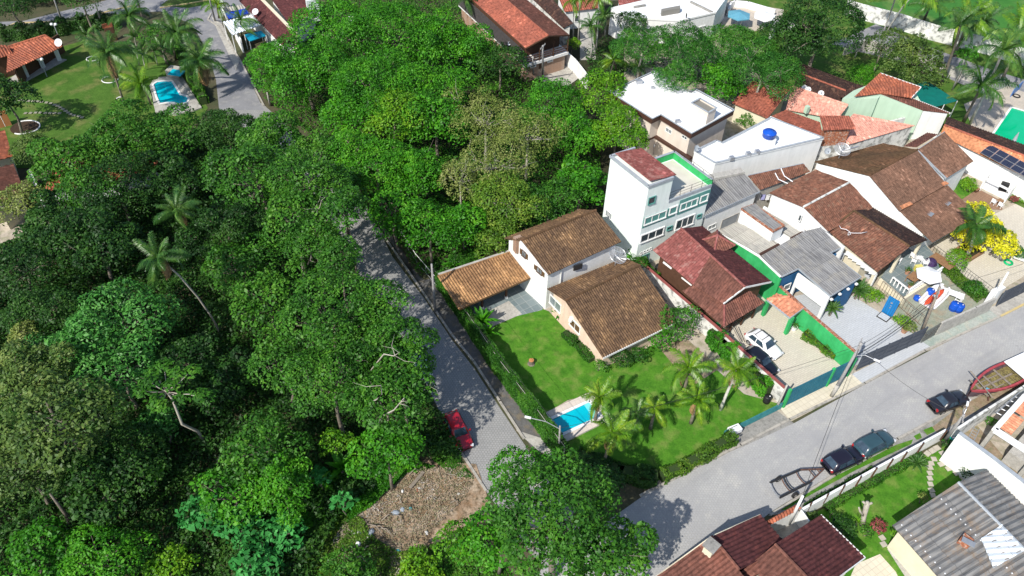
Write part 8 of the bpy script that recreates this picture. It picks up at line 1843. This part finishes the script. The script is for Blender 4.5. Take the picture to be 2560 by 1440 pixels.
# stepping stones
STONE = M('stepping_stone_slab', (.46, .42, .35), (.38, .35, .29), 2, .95)
ORD = 'first second third fourth fifth sixth seventh eighth ninth tenth eleventh twelfth thirteenth fourteenth fifteenth sixteenth seventeenth eighteenth'.split()
STONED = M('dull_stepping_slab', (.30, .29, .22), (.24, .23, .17), 2, .95)
def stones(c, pts, sz, rz, gl, fmt, sm=None):
    for i, (x, y) in enumerate(pts):
        p_ = q(*c(x, y), .12); m = MB(); m.box(V(p_.x, p_.y, .12), (sz*random.uniform(.9, 1.1), sz*.92, .05), rz+random.uniform(-.12, .12)); o = m.build('stepping_stone', sm or STONE); tag(o, fmt % ORD[i], 'stepping stone', gl)
c6b = cr(2160, 1080, 4)
stones(c6b, [(700, 270), (670, 312), (660, 355), (660, 410), (660, 462), (665, 520), (675, 580), (690, 632)], .50, .1, 'ladder of stones in the lower garden', '%s stone from the top of the straight ladder of slabs across the lower garden')
stones(c6b, [(635, 215), (683, 187), (730, 160)], .55, .55, 'three joined stones in the lower garden', '%s stone from the left in the trio by the street wall')
stones(c6b, [(785, 212), (860, 263), (932, 310), (1012, 355)], .5, .4, 'upper diagonal stones in the lower garden', '%s stone from the top of the diagonal nearer the tall white wall')
stones(c6b, [(770, 322), (846, 366), (922, 412), (990, 458)], .5, .4, 'lower diagonal stones in the lower garden', '%s stone from the top of the diagonal farther from the tall white wall')
stones(c6b, [(183, 1058), (197, 1122)], .5, .4, 'stones beside the red shrub', '%s stone below the red shrub on the way to the garden path')
c0 = cr(0, 0, 3.6)
stones(c0, [(180, 900), (220, 905), (255, 908), (300, 910), (335, 912), (375, 916), (418, 922), (455, 930), (490, 942), (520, 952), (545, 967), (567, 982), (590, 998), (612, 1013), (635, 1027), (665, 1037), (708, 1045), (738, 1056)], .45, .0, 'upper stepping stones on the left garden lawn', '%s pale slab from the left in the upper curving line on the left lawn', STONED)
stones(c0, [(230, 1018), (275, 1016), (320, 1013), (362, 1013), (408, 1016), (450, 1018), (490, 1018), (535, 1018)], .45, .0, 'lower stepping stones on the left garden lawn', '%s pale slab from the left in the lower straight line on the left lawn', STONED)
m = MB(); c_ = q(62, 318, .15); m.tube([c_+V(math.cos(a_)*1.9, math.sin(a_)*1.6, 0) for a_ in [-1.9+i*6.2832/26 for i in range(18)]], .09, 6); o = m.build('flower_bed_edging', WHITEP); tag(o, 'curved white edging round the dark flower bed at the left', 'edging')
m = MB(); m.prism([c_+V(math.cos(a_)*1.85, math.sin(a_)*1.55, 0) for a_ in [i*6.2832/20 for i in range(20)]], .02); struct('flower_bed', m, M('dark_bed_soil', (.06, .035, .02), (.04, .025, .015), 2, .95))
for i, (x, y, r_) in enumerate(((990, 715, .95), (830, 528, .7), (1080, 885, .35))):
    c_ = q(*c0(x, y), .14); m = MB(); m.tube([c_+V(math.cos(a_)*r_*1.2, math.sin(a_)*r_, 0) for a_ in [k*6.2832/16 for k in range(17)]], .07, 6, cap=False); o = m.build('stone_ring', WHITEP); tag(o, 'white stone ring on the left garden lawn, %s' % ('middle one', 'uppermost one', 'smallest one by the pool')[i], 'stone ring')
chair('white garden chair on the left pool terrace', c0(1545, 975), .4, name='garden_chair', grp='pool chairs'); chair('second white garden chair on the left pool terrace, nearer the trees', c0(1590, 985), 2.4, name='garden_chair', grp='pool chairs')
# entrance hut in the top garden
t = bld('garden_hut', 'tiny red roofed hut in the hedge of the top left garden', 'hut', (270, 80)); A = [q(*c0(x, y), z_) for x, y, z_ in ((925, 258, 2.2), (1015, 240, 2.2), (1005, 200, 2.9), (915, 222, 2.9))]
roof(t, [A], T_ORANGE, .3, .05); MB().prism(inset([V(p.x, p.y, 2.15) for p in A], .12), 0).build('wall', WOOD, t)
# pergola beams between the blue house and the terracotta house
t = thing('pergola', 'row of short white beams between the blue house and terracotta house', 'pergola', q(*cr(1900, 560, 4.8)(1150, 560), 0)); c5_ = cr(1900, 560, 4.8)
for i in range(7): a_ = q(*c5_(1005+i*50, 355+i*38), 2.7); b_ = q(*c5_(1075+i*52, 378+i*38), 2.7); m = MB(); m.beam(a_, b_, .14, .16); m.build('beam', WHITEP, t)
m = MB(); m.beam(q(*c5_(1040, 330), 2.85), q(*c5_(1395, 600), 2.85), .3, .2); m.build('side_beam', WHITEP, t)
for s_ in (0, 1): p_ = q(*c5_(1395, 600), 2.7) if s_ else q(*c5_(1005, 355), 2.7); m = MB(); m.box(V(p_.x, p_.y, 0), (.2, .2, 2.7), .5, z0=0); m.build('post', WHITEP, t)
m = MB(); m.prism([q(*c5_(x, y), .05) for x, y in ((960, 360), (1030, 320), (1400, 600), (1300, 660))], .03, z1=.05); struct('side_passage', m, TILEG)
# clothes airer, laundry
t = thing('laundry_line', 'white and lilac laundry hanging between grey roof and terracotta roof', 'laundry', q(*cr(1840, 340, 4.8)(370, 700), 3)); m = MB(); m.tube([V(-1.2, 0, 0), V(1.2, -.2, 0)], .02, 4); m.build('line', BLACKM, t, local=True)
for i, mt in enumerate((PLASTW, M('lilac_cloth', (.35, .35, .6), (.3, .3, .5), 3, .9, local=True), PLASTW, PLASTW)): m = MB(); m.box(V(-.9+i*.55, -.05, -.4), (.45, .06, .8), .1*i); m.build('garment', mt, t, local=True)
# rubbish in the clearing
rng = np.random.default_rng(4); cD = cr(760, 1120, 4.5)
cols = [M('white_litter', (.7, .7, .68), (.6, .6, .6), 5, .7, local=True), M('grey_litter', (.3, .34, .38), (.22, .25, .3), 5, .7, local=True), M('teal_litter', (.05, .3, .32), (.05, .25, .28), 5, .6, local=True), M('brick_litter', (.42, .14, .08), (.3, .1, .06), 5, .9, local=True)]
for i, (x, y, w_, d_, h_, k_, lb) in enumerate(((1035, 735, .9, .6, .25, 1, 'bluish bag near the centre of the rubble'), (1110, 700, .6, .5, .3, 1, 'grey bag right of the bluish bag'), (1200, 685, .5, .35, .2, 2, 'teal wrapper near the centre of the rubble'), (610, 965, .9, .5, .25, 0, 'torn white bag at the left of the rubble'), (755, 960, .9, .6, .35, 1, 'dark grey bag at the left of the rubble'), (612, 1085, .6, .5, .3, 0, 'bright white box low in the rubble'), (600, 1045, .5, .4, .2, 1, 'grey sack just above the bright white box'), (720, 1025, .4, .3, .2, 0, 'small white scrap in the lower rubble'), (1065, 1165, .5, .4, .2, 2, 'teal scrap at the bottom of the rubble'), (1380, 960, .35, .5, .2, 0, 'white scrap beside the lime tree'), (1275, 480, .3, .3, .2, 3, 'red scrap in the upper rubble'), (1300, 460, .5, .3, .15, 0, 'pale scrap in the upper rubble'), (1740, 520, .35, .25, .15, 0, 'white scrap near the road end'), (1110, 490, .4, .3, .2, 0, 'pale scrap by the dry leaf heap'), (545, 945, .35, .3, .2, 0, 'small white scrap at the far left'), (430, 1140, .35, .3, .15, 0, 'white scrap in the bottom left weeds'))):
    b = q(*cD(x, y), 0); t_ = MB(); t_.lathe(V(0, 0, 0), [(w_*.5, 0), (w_*.45, h_*.6), (w_*.2, h_)], 6); o = t_.build('rubbish', cols[k_]); o.location = b; o.scale = (1, d_/w_, 1); o.rotation_euler = (0, 0, i*1.1); tag(o, lb, 'rubbish', 'rubbish in the clearing')
b = q(*cD(1270, 365), .1); t_ = MB(); t_.box(V(0, 0, .12), (2.0, .3, .06)); o = t_.build('plank', WOODG); o.location = b; o.rotation_euler = (0, .05, 1.05); tag(o, 'grey white plank lying in the upper rubble', 'plank')
for i, (x0, y0, x1, y1) in enumerate(((690, 850, 900, 990), (720, 880, 960, 960), (640, 1200, 740, 1100), (870, 820, 1000, 760), (1000, 760, 1110, 850), (1180, 300, 1290, 250), (820, 900, 1010, 1010), (1640, 620, 1740, 650), (560, 1240, 700, 1290))):
    a_, e_ = q(*cD(x0, y0), .12), q(*cD(x1, y1), .3); m = MB(); m.tube([a_, a_.lerp(e_, .5)+V(.1, .25, .25), e_], [.06, .05, .02], 5); o = m.build('cut_branch', WOODG, smooth=True); tag(o, 'dry cut branch on the rubble, %s' % ('longest of the left heap', 'second of the left heap', 'stub at the bottom left', 'short one above the dark bags', 'one right of the bluish bag', 'one at the top of the clearing', 'lowest of the left heap', 'thin one by the road end', 'one in the bottom weeds')[i], 'branch', 'cut branches on the rubble')
# roof hose and antennas
m = MB(); cc5 = cr(1840, 340, 4.8); m.tube([q(*cc5(x, y), 4.75) for x, y in ((1240, 1075), (1260, 1110), (1320, 1120), (1365, 1150), (1375, 1180), (1345, 1190), (1345, 1160), (1420, 1165), (1500, 1165), (1575, 1150))], .035, 5); o = m.build('garden_hose', PLASTW, smooth=True); tag(o, 'white hose curling over the terracotta roof', 'hose')
t = thing('pallet_scaffold', 'steel rod grid standing over the building site garden', 'scaffold', q(2500, 1010, 0)); c_ = cr(2260, 860, 5.54)
for i in range(5): m = MB(); m.tube([q(*c_(1280+i*65, 950-i*55), 2.4), q(*c_(1400+i*60, 1010-i*60), 2.4)], .05, 5); m.build('rod', STEEL, t)
for s_ in ((1270, 960, 1600, 670), (1400, 1010, 1662, 760)): m = MB(); m.tube([q(*c_(s_[0], s_[1]), 2.45), q(*c_(s_[2], s_[3]), 2.45)], .05, 5); m.build('rod', STEEL, t)
